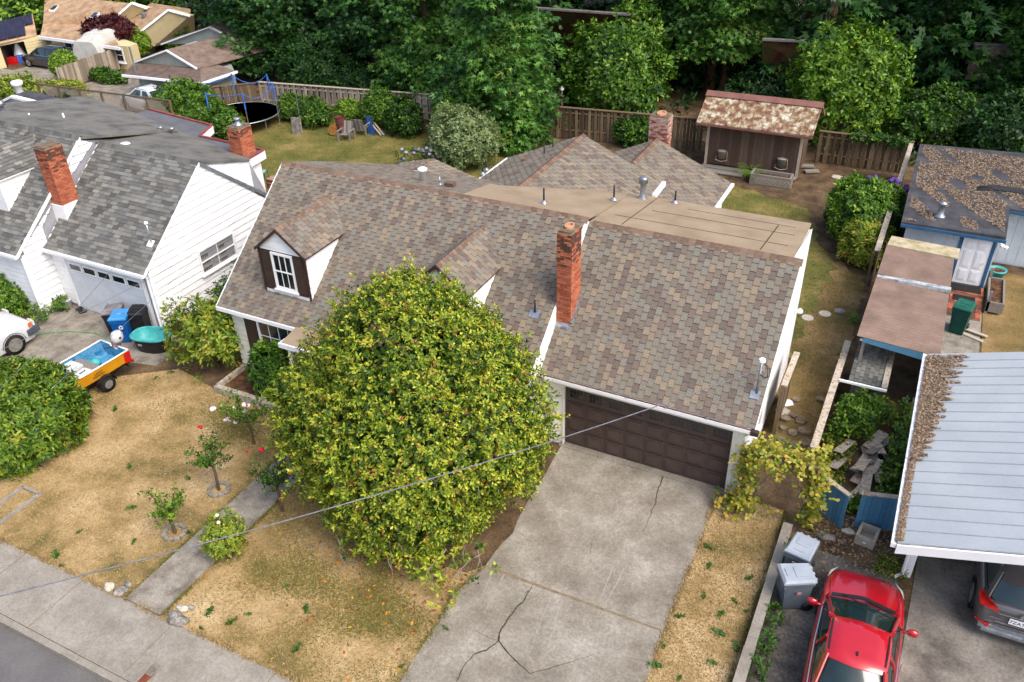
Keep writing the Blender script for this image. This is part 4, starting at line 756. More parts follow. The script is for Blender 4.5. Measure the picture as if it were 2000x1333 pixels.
for k, (tx, zz) in enumerate((('LAKEY', .80), ('MEMORY', .69))):
    if sgn < 0: ori = Matrix(((-1,0,0,1.25),(0,0,1,WD/2+.004-.012*k),(0,1,0,zz),(0,0,0,1)))
    else: ori = Matrix(((1,0,0,1.25),(0,0,-1,-(WD/2+.004-.012*k)),(0,1,0,zz),(0,0,0,1)))
    text('lettering', tx, .11, m_brown, boat, ori)
Bw = boat.matrix_basis
def inb(x, y, z=0): return Matrix.Translation(mid) @ Matrix.Rotation(BA, 4, 'Z') @ Vector((x, y, z))
t = thing('outboard_motor', 'small white outboard motor tilted on the boat stern', 'motor', inb(-.1, sgn*.05, .8), BA)
b = MB(); b.lathe([(0,-.2),(.13,-.18),(.19,-.05),(.19,.1),(.14,.22),(0,.26)], (-.12,0,.32), 16, 1.15, .85); mk('cowl', b, mat('motor_white', [(206,206,204),(224,224,222)], scale=5, fa=.05, rough=.3), t, True, local=True)
b = MB(); b.box((-.1,0,.02), (.12,.12,.28)); b.box((-.14,0,-.3), (.1,.08,.4)); b.box((.06,0,.08), (.2,.1,.06)); mk('leg', b, m_galv, t, local=True)
b = MB(); b.tube([(.1,0,.1),(.42,-.05,.16)], .018, 6); mk('tiller', b, m_black, t, local=True)
b = MB(); b.box((.05,-.09,.36), (.02,.05,.06)); b.box((-.1,-.19*sgn,.36), (.07,.01,.07)); mk('badge', b, m_navy, t, local=True)
m_cool = mat('cooler_white', [(214,218,216),(226,230,228)], scale=5, fa=.04, rough=.45)
def cooler(label, x, y, l, wd, h, mbody):
    t = thing('cooler', label, 'cooler', inb(x, y, .5), BA+R(4), 'coolers in the boat'); b = MB(); b.bx(-l/2, l/2, -wd/2, wd/2, 0, h*.75); mk('body', b, mbody, t, local=True)
    b = MB(); b.bx(-l/2-.02, l/2+.02, -wd/2-.02, wd/2+.02, h*.752, h*.92); b.bx(-l/2+.03, l/2-.03, -wd/2+.03, wd/2-.03, h*.92, h); lid = mk('lid', b, m_cool, t, local=True)
    b = MB(); b.tube([(-.1,0,h+.01),(-.1,.06,h+.04),(.1,.06,h+.04),(.1,0,h+.01)], .012, 5); mk('handle', b, m_black, t, local=True)
cooler('large white cooler inside the small boat', 1.68, sgn*.2, .7, .5, .52, m_cool); cooler('blue cooler with white lid next to the white cooler', 1.58, -sgn*.33, .5, .36, .42, mat('cooler_blue', [(20,70,150),(30,84,166)], scale=3, fa=.06, rough=.4))
b = MB(); q = inb(.75, sgn*.2, .55); b.lathe([(.18,0),(.2,.1),(.12,.2),(0,.22)], q, 14); mk('rope_coil', b, m_teal, None, True, label='coiled teal rope on the boat floor near the motor', cat='rope')
# trailer
tl = thing('boat_trailer', 'dark single-axle trailer under the orange boat', 'trailer', mid, BA)
b = MB()
for s in (-1, 1): b.bar((-.1,s*.42,.38),(2.6,s*.42,.38), .06, .08); b.bar((2.6,s*.42,.38),(4.4,0,.4), .06, .08)
for x in (.1, 1.2, 2.4): b.bar((x,-.6,.36),(x,.6,.36), .06, .06)
mk('frame', b, m_black, tl, local=True)
for s in (-1, 1):
    b = MB(); b.tube([(1.1,s*.62,.27),(1.1,s*.78,.27)], .27, 20); wh = mk('wheel', b, m_rubber, tl, True, local=True); b = MB(); b.tube([(1.1,s*.785,.27),(1.1,s*.79,.27)], .15, 14); mk('rim', b, mat_rim if 'mat_rim' in globals() else m_galv, wh, local=True)
    b = MB(); b.grid(lambda u, v: (1.1-.33*math.cos(PI*u), s*(.58+.24*v), .27+.33*math.sin(PI*u)), 10, 1); mk('mudguard', b, m_black, tl, local=True)
    b = MB(); b.box((-.15,s*.5,.38), (.06,.12,.08)); mk('tail_light', b, m_rdp, tl, local=True)
# ------------------------------------------------------------------ vehicles
mat_rim = mat('wheel_rim', [(140,136,128),(176,172,166)], scale=8, fa=.1, rough=.4, metal=.5)
m_carred = mat('red_car_paint', [(196,6,28),(204,10,32)], scale=2, fa=.02, rough=.25, spec=.5, coat=1., g=.7)
m_cargrey = mat('grey_car_paint', [(88,84,86),(96,92,94)], scale=2, fa=.02, rough=.3, spec=.5, coat=1., g=.7)
m_cardark = mat('dark_car_paint', [(26,32,40),(32,38,46)], scale=2, fa=.02, rough=.3, spec=.5, coat=.8)
m_carwhite = mat('white_car_paint', [(214,216,218),(224,226,228)], scale=2, fa=.03, rough=.35, spec=.5, coat=.5)
m_cglass = mat('car_glass', [(26,40,38),(40,58,54)], scale=1.5, fa=0, rough=.04, spec=.9)
m_chrome = mat('chrome', [(210,212,216)], fa=0, rough=.12, metal=.9)
m_tail = mat('tail_lamp', [(190,20,20),(214,40,30)], scale=6, fa=.1, rough=.15, spec=.7)
m_head = mat('head_lamp', [(206,206,190),(222,222,214)], scale=6, fa=.05, rough=.1, spec=.8)
def car(name, label, loc, rz, stn, gh, paint, Wd, group=None, mirrors=True, wheels=(1.42,-1.4), wr=.33, lower=None, zoff=.22):
    t = thing(name, label, 'car', (loc[0], loc[1], 0), rz, group)
    b = MB(); vs = []; k = 0
    for y, hw, zt, zs in stn:
        half = [(0,zt),(.5*hw,zt-.006),(.82*hw,zt-.03),(.96*hw,zs),(hw,zs-.16),(.985*hw,min(.4,zs-.2)),(.92*hw,zoff)]
        row = [(-x, z) for x, z in half[::-1]]+half[1:]; k = len(row); vs += [(x, y, z) for x, z in row]
    n = len(stn); fs = [(i*k+j, i*k+j+1, (i+1)*k+j+1, (i+1)*k+j) for i in range(n-1) for j in range(k-1)]+[tuple(range(k)), tuple(range((n-1)*k, n*k))[::-1]]
    b.add(vs, fs); o = mk('body', b, paint, t, True, local=True); sm = o.modifiers.new('round', 'SUBSURF'); sm.levels = sm.render_levels = 2
    yw, yf, yr, yb, zb, zr, hb, hr = gh
    bot = [(-hb*.9,yw),(0,yw+.14),(hb*.9,yw),(hb,yw-.35),(hb*1.0,(yw+yb)/2),(hb*.96,yb+.3),(hb*.82,yb),(0,yb-.08),(-hb*.82,yb),(-hb*.96,yb+.3),(-hb*1.0,(yw+yb)/2),(-hb,yw-.35)]
    top = [(-hr*.95,yf),(0,yf+.08),(hr*.95,yf),(hr,yf-.2),(hr*1.0,(yf+yr)/2),(hr*.96,yr+.15),(hr*.88,yr),(0,yr-.06),(-hr*.88,yr),(-hr*.96,yr+.15),(-hr*1.0,(yf+yr)/2),(-hr,yf-.2)]
    b = MB(); m_ = len(bot); b.add([(x,y,zb-.06) for x,y in bot]+[(x,y,zr-.035) for x,y in top], [(i,(i+1)%m_,m_+(i+1)%m_,m_+i) for i in range(m_)]); mk('windows', b, m_cglass, t, True, local=True)
    b = MB(); cx = [(x*1.03,y+(.03 if y > 0 else -.03),zr-.035) for x,y in top]+[(x*.98,y,zr) for x,y in top]+[(x*.55,(yf+yr)/2+(y-(yf+yr)/2)*.6,zr+.03) for x,y in top]
    b.add(cx, [(i,(i+1)%m_,m_+(i+1)%m_,m_+i) for i in range(m_)]+[(m_+i,m_+(i+1)%m_,2*m_+(i+1)%m_,2*m_+i) for i in range(m_)]+[tuple(range(2*m_,3*m_))]); mk('roof', b, paint, t, True, local=True)
    for s in (-1, 1):
        for (bx_, by_, tx_, ty_, w_) in ((hb*.93,yw-.02,hr*.97,yf,.1),(hb*.99,(yw+yb)/2-.05,hr*1.0,(yf+yr)/2-.02,.09),(hb*.88,yb+.1,hr*.92,yr+.06,.16)):
            b = MB(); b.bar((s*bx_*1.015,by_,zb-.03),(s*tx_*1.02,ty_,zr-.03), w_, .035, up=(s,0,.6)); mk('pillar', b, paint, t, local=True)
        b = MB(); b.tube([(s*hb*1.01,yw-.3,zb-.0),(s*hb*1.03,(yw+yb)/2,zb+.02),(s*hb*.99,yb+.25,zb+.02)], .018, 6); mk('belt_trim', b, m_chrome, t, local=True)
        b = MB(); b.tube([(s*hr*.93,yf-.08,zr-.002),(s*hr*.93,(yf+yr)/2,zr+.012),(s*hr*.9,yr+.15,zr-.002)], .02, 6); mk('roof_seam', b, m_black, t, local=True)
        if mirrors: b = MB(); b.lathe([(0,-.09),(.07,-.06),(.085,.02),(.06,.08),(0,.1)], (s*(hb+.24),yw-.42,zb+.04), 10, 1.5, .8); b.bar((s*hb*.98,yw-.4,zb),(s*(hb+.2),yw-.42,zb+.03), .05, .05); mk('mirror', b, paint, t, True, local=True)
        for y in wheels:
            b = MB(); b.tube([(s*(Wd/2-.2),y,wr),(s*(Wd/2+.005),y,wr)], wr, 22); wh = mk('wheel', b, m_rubber, t, True, local=True)
            b = MB(); b.tube([(s*(Wd/2+.006),y,wr),(s*(Wd/2+.012),y,wr)], wr*.68, 16); b.tube([(s*(Wd/2+.013),y,wr),(s*(Wd/2+.03),y,wr)], wr*.16, 8)
            mk('rim', b, mat_rim, wh, local=True)
            b = MB(); b.grid(lambda u, v: (s*(Wd/2-.06+.075*v), y-(wr+.06)*math.cos(PI*u), wr+(wr+.06)*math.sin(PI*u)), 12, 1); mk('wheel_arch', b, m_black, t, local=True)
    return t
SED = [(2.42,.45,.56,.5),(2.36,.68,.66,.58),(2.15,.83,.75,.68),(1.7,.90,.85,.78),(1.1,.915,.94,.86),(.2,.915,.94,.88),(-1.2,.915,.97,.91),(-1.75,.9,1.04,.93),(-2.15,.85,1.03,.9),(-2.36,.74,.9,.8),(-2.42,.6,.62,.56)]
RC = (8.8, -4.42)
c = car('car', 'glossy red sedan parked on the gravel drive beside the grey bins', RC, R(1), SED, (1.14,.12,-.95,-1.75,.95,1.44,.81,.61), m_carred, 1.83)
for s in (-1, 1): b = MB(); b.add([(s*.62,2.36,.67),(s*.80,2.12,.71),(s*.84,1.8,.78),(s*.76,2.05,.735)], [(0,1,2,3)]); b.v = [(x,y,z+.012) for x,y,z in b.v]; mk('headlight', b, m_head, c, local=True)
b = MB(); b.bar((-.68,1.16,.965),(0,1.3,.985), .09, .02); b.bar((0,1.3,.985),(.68,1.16,.965), .09, .02); mk('wiper_cowl', b, m_black, c, local=True)
b = MB(); b.bar((-.45,1.2,1.0),(.05,1.02,1.07), .02, .015); b.bar((.1,1.24,1.0),(.55,1.0,1.07), .02, .015); mk('wiper', b, m_black, c, local=True)
b = MB()
for s in (-1, 1): b.tube([(s*.72,1.15,.925),(s*.76,1.7,.835),(s*.6,2.2,.735)], .006, 4); b.tube([(s*.918,1.0,.5),(s*.918,1.0,.84)], .005, 4); b.tube([(s*.92,-.1,.45),(s*.92,-.1,.88)], .005, 4); b.tube([(s*.92,-1.15,.5),(s*.92,-1.15,.88)], .005, 4)
mk('panel_gap', b, m_black, c, local=True, kind='stuff')
b = MB(); b.lathe([(0,0),(.035,.0),(.025,.05),(0,.07)], (0,-.72,1.465), 8, .8, 1.8); mk('antenna', b, m_black, c, True, local=True)
SUV = [(2.3,.5,.6,.55),(2.22,.74,.78,.66),(2.0,.86,.92,.8),(1.3,.91,1.02,.92),(.8,.92,1.06,.98),(-.5,.92,1.08,1.02),(-1.6,.92,1.1,1.04),(-2.05,.9,1.1,1.02),(-2.2,.86,1.04,.96),(-2.28,.82,.9,.84),(-2.32,.7,.6,.56)]
SP = (11.95, .1)
c = car('car', 'dark grey crossover with a silver tail lip parked under the carport roof', SP, R(1), SUV, (.95,.2,-1.75,-2.1,1.08,1.62,.84,.64), m_cargrey, 1.84, wr=.36, wheels=(1.38,-1.35))
for s in (-1, 1):
    b = MB(); b.add([(s*.84,-1.98,1.14),(s*.9,-1.85,1.06),(s*.905,-2.05,.93),(s*.86,-2.22,.94),(s*.5,-2.30,.92),(s*.52,-2.27,1.02),(s*.7,-2.2,1.1)], [(0,1,2,3,4,5,6)]); b.v = [(x*1.015,y-.02,z+.02) for x,y,z in b.v]; mk('tail_light', b, m_tail, c, local=True)
    b = MB(); b.bar((s*.86,-2.2,.52),(s*.6,-2.36,.5), .1, .03); mk('reflector', b, m_tail, c, local=True)
b = MB(); b.bx(-.8, .8, -2.37, -2.25, .42, .5); b.bx(-.72, .72, -2.40, -2.3, .34, .42); mk('bumper_trim', b, m_galv, c, local=True)
b = MB(); b.grid(lambda u, v: ((u-.5)*1.2*(1-.1*v), -2.02+.36*v-.04*math.sin(PI*u), 1.62-.0*v+.02*math.sin(PI*u)-.02*(1-v)), 10, 2); mk('spoiler', b, m_cargrey, c, True, local=True)
b = MB(); b.bx(-.26, .26, -2.345, -2.33, .72, .88); pl = mk('number_plate', b, m_trim, c, local=True)
text('plate_number', '7ZAT125', .13, mat('plate_blue', [(30,50,110)], fa=0), pl, Matrix.Translation((0,-2.347,.795)) @ Matrix.Rotation(PI/2, 4, 'X'))
b = MB(); b.lathe([(.085,0),(.085,.012),(.06,.012),(.06,0)], (0,0,0), 20, t=.5); b.box((0,0,.006), (.2,.03,.012)); b.v = [(x,-2.33-z,y+1.0) for x,y,z in b.v]; mk('emblem', b, m_chrome, c, local=True)
text('badge', 'ROGUE', .07, m_chrome, c, Matrix.Translation((-.52,-2.335,.76)) @ Matrix.Rotation(PI/2, 4, 'X')); text('badge', 'SV', .05, m_chrome, c, Matrix.Translation((.05,-2.36,.6)) @ Matrix.Rotation(PI/2, 4, 'X'))
b = MB(); b.bar((-.5,-2.34,.95),(.5,-2.34,.95), .03, .03); b.bar((-.5,-2.34,.68),(.5,-2.34,.68), .02, .02); mk('hatch_trim', b, m_chrome, c, local=True)
for s in (-1, 1): b = MB(); b.tube([(s*.6,.1,1.66),(s*.62,-.8,1.7),(s*.6,-1.6,1.66)], .022, 6); mk('roof_rail', b, m_chrome, c, local=True)
TRK = [(2.3,.72,.72,.66),(2.24,.86,.92,.8),(2.0,.92,1.02,.9),(1.2,.93,1.1,.98),(.7,.93,1.12,1.0),(-.6,.93,1.12,1.02),(-2.0,.93,1.12,1.02),(-2.3,.9,1.1,1.0),(-2.36,.85,.7,.6)]
c = car('car', 'white off-road car at the far left edge, nose towards the garage', (-20.62,-4.95), R(-3), TRK, (.85,.2,-1.9,-2.2,1.12,1.75,.86,.72), m_carwhite, 1.88, wr=.38, wheels=(1.38,-1.4), mirrors=True)
b = MB(); b.bx(-.9, .9, 2.28, 2.42, .42, .66); b.box((.9,2.12,.54), (.1,.36,.24)); mk('bumper', b, mat('dark_bumper', [(70,74,84),(90,94,104)], scale=5, fa=.1), c, local=True)
for s in (-1, 1): b = MB(); b.box((s*.74,2.27,.8), (.3,.08,.2)); mk('headlight', b, m_head, c, local=True); b = MB(); b.box((s*.915,2.12,.82), (.04,.12,.14)); mk('indicator', b, mat('amber', [(214,110,40)], fa=.0, rough=.2), c, local=True)
p = at(78,135); car('car', 'black hatchback parked by the open cream garage far left', (p.x+.3,p.y+.9), R(90), SED, (1.2,.3,-1.2,-2.1,.95,1.46,.80,.58), m_cardark, 1.8)
p = at(285,207); car('car', 'white car half hidden behind the lattice fence', (p.x+1.0,p.y-.4), R(80), SED, (1.1,.32,-.95,-1.75,.95,1.44,.80,.60), m_carwhite, 1.8)
# ------------------------------------------------------------------ right side: fences, sheds, carport, gates
m_corr = mat('brown_corrugated', [(118,98,86),(132,110,97),(144,121,108)], scale=1.2, fine=20, fa=.12, rough=.6)
m_bluewood = mat('blue_wood', [(70,120,152),(84,136,166),(98,148,176)], tint=True, fine=30, fa=.15, stretch=(1,1,.2), rough=.7)
m_bluetrim = mat('blue_trim', [(52,92,128),(66,108,142)], scale=3, fa=.1, rough=.6)
m_metal = mat('pale_metal_roof', [(174,181,186),(186,193,197)], scale=.6, fine=20, fa=.06, rough=.6, spec=.25)
m_litter = mat('leaf_litter', [(98,78,62),(132,110,88),(154,132,108),(170,150,126)], tint=True, fa=.2)
m_felt = mat('black_roof_felt', [(58,58,62),(74,74,78),(88,88,92)], scale=1.2, fine=24, fa=.2, rough=.8)
m_whitewall = mat('pale_blue_wall', [(196,206,214),(212,220,226)], scale=2, fa=.05, g=.84)
m_shedw = mat('shed_boards', [(84,66,56),(100,80,68),(116,94,80)], tint=True, fine=24, fa=.25, stretch=(1,1,.15), bump=.3)
m_shedroof = mat('lichen_roof', [(110,72,62),(128,92,74),(150,128,96),(186,178,156),(214,208,192)], scale=3.2, lo=.36, hi=.66, fine=22, fa=.4, bump=.4, detail=12)
m_shedcap = mat('brown_cap', [(120,82,74),(138,98,88)], scale=2, fa=.1)
def flakes(name, P, size, m, parent=None, **kw):          # small curled leaves lying about
    P = np.asarray(P); n = len(P); a = rng.uniform(0, 2*PI, n); s = size*rng.uniform(.5, 1.3, n); d = np.c_[np.cos(a), np.sin(a), rng.uniform(-.3, .5, n)]*s[:, None]; e = np.c_[-np.sin(a), np.cos(a), rng.uniform(-.3, .5, n)]*(s*.45)[:, None]
    V = np.stack([P-d, P+e, P+d, P-e], 1).reshape(-1, 3); return npmesh(name, V, 4, rng.uniform(0, 1, n), m, parent, kind='stuff', **kw)
# low border wall between lawn strip and gravel drive
t = thing('border_wall', 'low weathered concrete border beside the gravel drive', 'wall', (6.7,-5,0)); y = -.75; k = 0
while y > -9.9: L = random.uniform(1.9, 2.3); b = MB(); b.bx(6.6+.01*(k % 2), 6.84, y-L+.01, y, -.05, .3+.015*(k % 3)); mk('wall_block', b, m_conc, t); y -= L; k += 1
fence('fence', 'low boundary fence with a lichen-topped rail beside the overgrown pen', (6.83,1.5), (6.87,7.4), 1.15, m_wooddk, bw=.14, pitch=.16, alt=False, capm=m_lichen, seed=3)
fence('fence', 'boundary fence with yellow lichen on its rail beside the flat-roofed outbuilding', (6.95,13.2), (7.02,25.6), 1.75, m_wooddk, bw=.14, pitch=.16, alt=False, capm=m_lichen, seed=4)
# back fences
fp = [at(500,208), at(880,246), at(1098,276), at(1382,312), at(1590,320), at(1778,340)]
fence('fence', 'pale weathered board fence behind the trampoline lawn', (-30.6,22.3), (-18.2,24.3), 1.55, m_wood, bw=.16, pitch=.2, seed=5)
fence('fence', 'brownish board fence behind the tan roofs, left of the shed', (-11.8,24.2), (-2.9,25.4), 1.75, m_wooddk, bw=.15, pitch=.18, seed=6)
fence('fence', 'mossy board fence right of the shed, ivy over its rail', (2.7,26.1), (7.1,26.2), 1.65, m_wooddk, bw=.15, pitch=.18, seed=7)
fence('fence', 'brown board fence hidden in the shade of the big spruce', (-18.2,24.4), (-11.8,24.3), 1.6, m_wooddk, bw=.15, pitch=.18, seed=8)
fence('fence', 'short brown fence between grey house and trampoline', (-34.2,19.2), (-30.7,22.2), 1.5, m_wooddk, bw=.14, pitch=.15, alt=False, seed=9)
# shed
sh = thing('shed', 'dark brown wooden shed with a lichen-covered roof', 'shed', (0,24.2,0))
b = MB(); b.bx(-2.3, 2.25, 23.4, 25.6, .2, 2.3); b.slab([(-2.3,23.4,2.3),(-2.3,24.5,3.3),(-2.3,25.6,2.3)], (4.55,0,0)); mk('wall', b, m_shedw, sh)
for i in range(22): x = -2.27+i*.205; b = MB(); b.bx(x, x+.197, 23.375, 23.399, .22, 2.4); b.t = [random.random()]*6; mk('board', b, m_shedw, sh)
for i in range(10): y = 23.42+i*.215; b = MB(); b.bx(2.251, 2.275, y, y+.2, .22, 2.3); b.t = [random.random()]*6; mk('board', b, m_shedw, sh)
for x in (-2.36, 2.2): b = MB(); b.bx(x, x+.13, 23.33, 23.37, .1, 2.42); mk('corner_post', b, m_wood, sh)
b = MB(); b.slab([(-2.8,22.75,2.46),(2.8,22.75,2.5),(2.8,24.5,3.52),(-2.8,24.5,3.48)], (0,0,-.07)); b.slab([(-2.8,24.5,3.48),(2.8,24.5,3.52),(2.8,26.1,2.5),(-2.8,26.1,2.46)], (0,0,-.07)); rf = mk('roof', b, m_shedroof, sh)
for i in range(20): x = -2.78+i*.292; b = MB(); b.bar((x,22.74,2.475+.002*i),(x,24.5,3.495+.002*i), .045, .02, up=(0,-.58,1)); mk('roof_rib', b, m_shedroof, rf)
b = MB(); b.slab([(-2.85,24.2,3.36),(2.85,24.2,3.40),(2.85,24.53,3.58),(-2.85,24.53,3.54)], (0,.0,.02)); mk('ridge_cap', b, m_shedcap, rf)
b = MB(); b.bx(-2.82, 2.82, 22.7, 22.745, 2.34, 2.44); mk('fascia', b, m_shedcap, sh)
b = MB(); b.bx(-2.4, 2.3, 22.95, 23.35, .1, .16); b.bx(-2.4, -.2, 22.5, 22.94, .04, .1); mk('deck_board', b, m_greywood, sh)
b = MB(); b.lathe([(.1,0),(.1,.04)], (-.7,23.36,2.25), 10); b.lathe([(.1,0),(.1,.04)], (.6,23.36,2.25), 10); mk('lamp', b, m_galv, sh)
for k, (q, lab) in enumerate((((1410,302),'round basket planter hung on the shed, nearer its left post'), ((1527,318),'round basket planter hung on the shed, nearer its right post'))):
    p = atY(*q, 23.2); t = thing('hanging_basket', lab, 'basket', (p.x,23.2,p.z-.2), 0, 'baskets on the shed wall')
    b = MB(); b.lathe([(.16,0),(.24,.38),(.26,.4),(.22,.4),(.15,.05)], (0,0,0), 16, 1, .7); mk('basket', b, m_greywood, t, True, local=True); b = MB(); b.tube([(-.26,-.05,.1),(-.3,-.1,-.06),(0,-.2,-.1),(.3,-.1,-.06),(.26,-.05,.38)], .015, 6); b.lathe([(.24,.36),(0,.42)], (0,0,0), 12, 1, .7); mk('hoop', b, m_wood, t, local=True)
t = thing('planter_box', 'long lattice-sided planter box in front of the shed', 'planter', (1.2,22.4,0)); b = MB()
for x0, x1, y0, y1 in ((.3,2.25,21.95,22.05),(.3,2.25,22.6,22.7),(.3,.4,22.05,22.6),(2.15,2.25,22.05,22.6)): b.bx(x0, x1, y0, y1, .0, .55)
mk('frame', b, m_greywood, t); b = MB(); b.bx(.4, 2.15, 22.05, 22.6, 0, .42); mk('soil', b, m_mulch, t); b = MB()
for i in range(12): x = .42+i*.15; b.bar((x,21.94,.08),(x+.3,21.94,.42), .025, .012, up=(0,1,0)); b.bar((x+.3,21.932,.08),(x,21.932,.42), .025, .012, up=(0,1,0))
mk('lattice', b, m_wood, t)
for k, q in enumerate(((1575,328),(1585,338))): p = at(*q); b = MB(); b.box((p.x,p.y,.09), (.7,.35,.08), .3+.2*k); mk('plank', b, m_greywood, None, label=('upper','lower')[k]+' of two loose grey planks beside the shed corner', cat='plank', group='planks beside the shed')
# grey roofed outbuilding
o2 = thing('outbuilding', 'pale blue outbuilding with a flat black roof strewn with brown leaves', 'outbuilding', (9.2,18,0))
b = MB(); b.bx(7.7, 10.85, 14.75, 23, -.05, 2.4); mk('wall', b, m_whitewall, o2); b = MB(); b.bx(10.86, 16, 17.8, 24, -.05, 2.4); mk('wall', b, m_whitewall, o2)
for i in range(8): x = 7.7+i*.24; b = MB(); b.bx(x+.004, x+.236, 14.727, 14.748, .05, 2.38); mk('wall_board', b, m_whitewall, o2)
for i in range(15): x = 10.88+i*.34; b = MB(); b.bx(x+.006, x+.334, 17.777, 17.798, .05, 2.38); mk('wall_board', b, m_whitewall, o2)
b = MB(); slabpoly(b, [(7.5,14.35),(11.02,14.5),(11.1,17.2),(16,17.2),(16,24.4),(7.4,23.4)], 2.4, 2.56); rf = mk('roof', b, m_felt, o2)
b = MB(); b.bx(7.5, 11.04, 14.3, 14.345, 2.38, 2.5); b.bx(11.12, 16, 17.14, 17.19, 2.38, 2.5); mk('fascia', b, m_bluetrim, rf)
n = 26000; P = np.c_[rng.uniform(7.6, 15, n), rng.uniform(14.6, 23.2, n), np.full(n, 2.575)]; f = np.sin(P[:, 0]*1.7+np.sin(P[:, 1]*1.1)*1.5)*np.cos(P[:, 1]*.9+.6+np.sin(P[:, 0]*2.3))+.5*np.sin(P[:, 0]*5+P[:, 1]*3.1)+.12*(P[:, 1]-18); flakes('leaf_litter', P[(f > -.45) & ((P[:, 0] < 10.95) | (P[:, 1] > 17.5))], .05, m_litter, rf)
b = MB(); b.slab([(9.9,18.6,2.58),(10.4,18.75,2.58),(10.45,19.1,2.66),(9.95,19.0,2.6)], (0,0,.02)); b.slab([(10.3,18.9,2.58),(12.5,18.9,2.58),(12.5,19.15,2.7),(10.3,19.1,2.7)], (0,0,.02)); mk('torn_felt', b, m_black, rf)
v = MB(); v.lathe([(.2,0),(.2,.06),(.13,.1),(.11,.28),(.1,.5),(.16,.52),(.15,.6),(0,.64)], (8.75,15.4,2.55), 14); mk('vent_pipe', v, m_galv, rf, True)
b = MB(); b.bx(9.72, 10.68, 14.69, 14.746, .36, 2.33); d = mk('door', b, m_trim, o2)
for i in range(2):
    for j, (z0, z1) in enumerate(((.5,.95),(1.05,1.75),(1.85,2.2))): x = 9.84+i*.4; b = MB(); b.bx(x, x+.3, 14.676, 14.689, z0, z1); b.bx(x+.05, x+.25, 14.666, 14.676, z0+.05, z1-.05); mk('panel', b, m_trim, d)
b = MB(); b.tube([(10.58,14.69,1.3),(10.58,14.62,1.3),(10.5,14.61,1.3)], .018, 6); mk('handle', b, m_chrome, d)
b = MB(); b.bx(9.6, 9.715, 14.67, 14.747, .3, 2.36); b.bx(10.685, 10.8, 14.67, 14.747, .3, 2.36); b.bx(9.6, 10.8, 14.672, 14.747, 2.34, 2.37); mk('door_frame', b, m_bluetrim, o2)
b = MB(); b.lathe([(.06,0),(.08,.08),(.03,.12)], (10.98,14.6,2.1), 10); b.lathe([(.06,0),(.08,.08),(.03,.12)], (11.12,14.62,2.05), 10); b.bx(10.9, 11.0, 14.66, 14.74, 2.1, 2.2); mk('flood_light', b, m_trim, o2)
for i, (y0, y1, z) in enumerate(((14.0,14.66,.3),(13.4,14.0,.2),(12.6,13.4,.08))):
    b = MB(); b.bx(9.55, 10.85, y0, y1, -.05, z); t = mk('brick_step', b, m_mortar, o2); b = MB(); 
    for q in range(7):
        for r_ in range(2): b.bx(9.56+q*.184, 9.56+q*.184+.172, y0+.01+r_*(y1-y0)/2, y0-.01+(r_+1)*(y1-y0)/2, z, z+.03, random.random())
    mk('brick_courses', b, m_brick, t, kind='stuff')
for (x0, x1, y0, y1, z, lab) in ((9.7,10.75,14.08,14.6,.335,'black rubber doormat on the top brick step'),(9.85,10.6,13.48,13.92,.235,'black rubber doormat on the lower brick step')): b = MB(); b.bx(x0, x1, y0, y1, z, z+.02); mk('doormat', b, m_rubber, None, label=lab, cat='doormat')
t = thing('planter_box', 'weathered wooden planter trough beside the brick steps', 'planter', (11.1,14.2,0)); b = MB()
for x0, x1, y0, y1 in ((10.95,11.02,13.3,15.4),(11.45,11.52,13.3,15.4),(11.02,11.45,13.3,13.37),(11.02,11.45,15.33,15.4)): b.bx(x0, x1, y0, y1, .1, .5)
mk('frame', b, m_greywood, t); b = MB(); b.bx(11.02, 11.45, 13.37, 15.33, .1, .42); mk('soil', b, m_mulch, t); b = MB()
for y in (13.3, 15.3): b.bx(10.96, 11.05, y, y+.09, -.02, .9)
mk('leg', b, m_greywood, t)
p = at(1945,530); t = thing('plant_pot', 'round pot of soil by the pale blue wall', 'pot', (11.25,16.2,0)); b = MB(); b.lathe([(.2,0),(.3,.42),(.33,.42),(.33,.48),(.28,.48),(.26,.4)], (0,0,0), 18); mk('pot', b, m_teal, t, True, local=True); b = MB(); b.lathe([(.28,.41),(0,.43)], (0,0,0), 14); mk('soil', b, m_mulch, t, local=True)
t = thing('plant_pot', 'big dark pot of soil beside the green bin', 'pot', (9.66,6.95,0)); b = MB(); b.lathe([(.26,0),(.36,.48),(.4,.48),(.4,.54),(.34,.54),(.33,.44)], (0,0,0), 20); mk('pot', b, m_black, t, True, local=True); b = MB(); b.lathe([(.34,.45),(0,.47)], (0,0,0), 14); mk('soil', b, m_stone, t, local=True)
for k, q in enumerate(((1893,658),(1900,652))): p = at(*q); b = MB(); b.box((p.x,p.y,.03+.05*k), (.95,.14,.04), -.45+.1*k); mk('plank', b, m_wood, None, label=('lower','upper')[k]+' plank of the loose pair beside the green bin', cat='plank', group='planks beside the green bin')
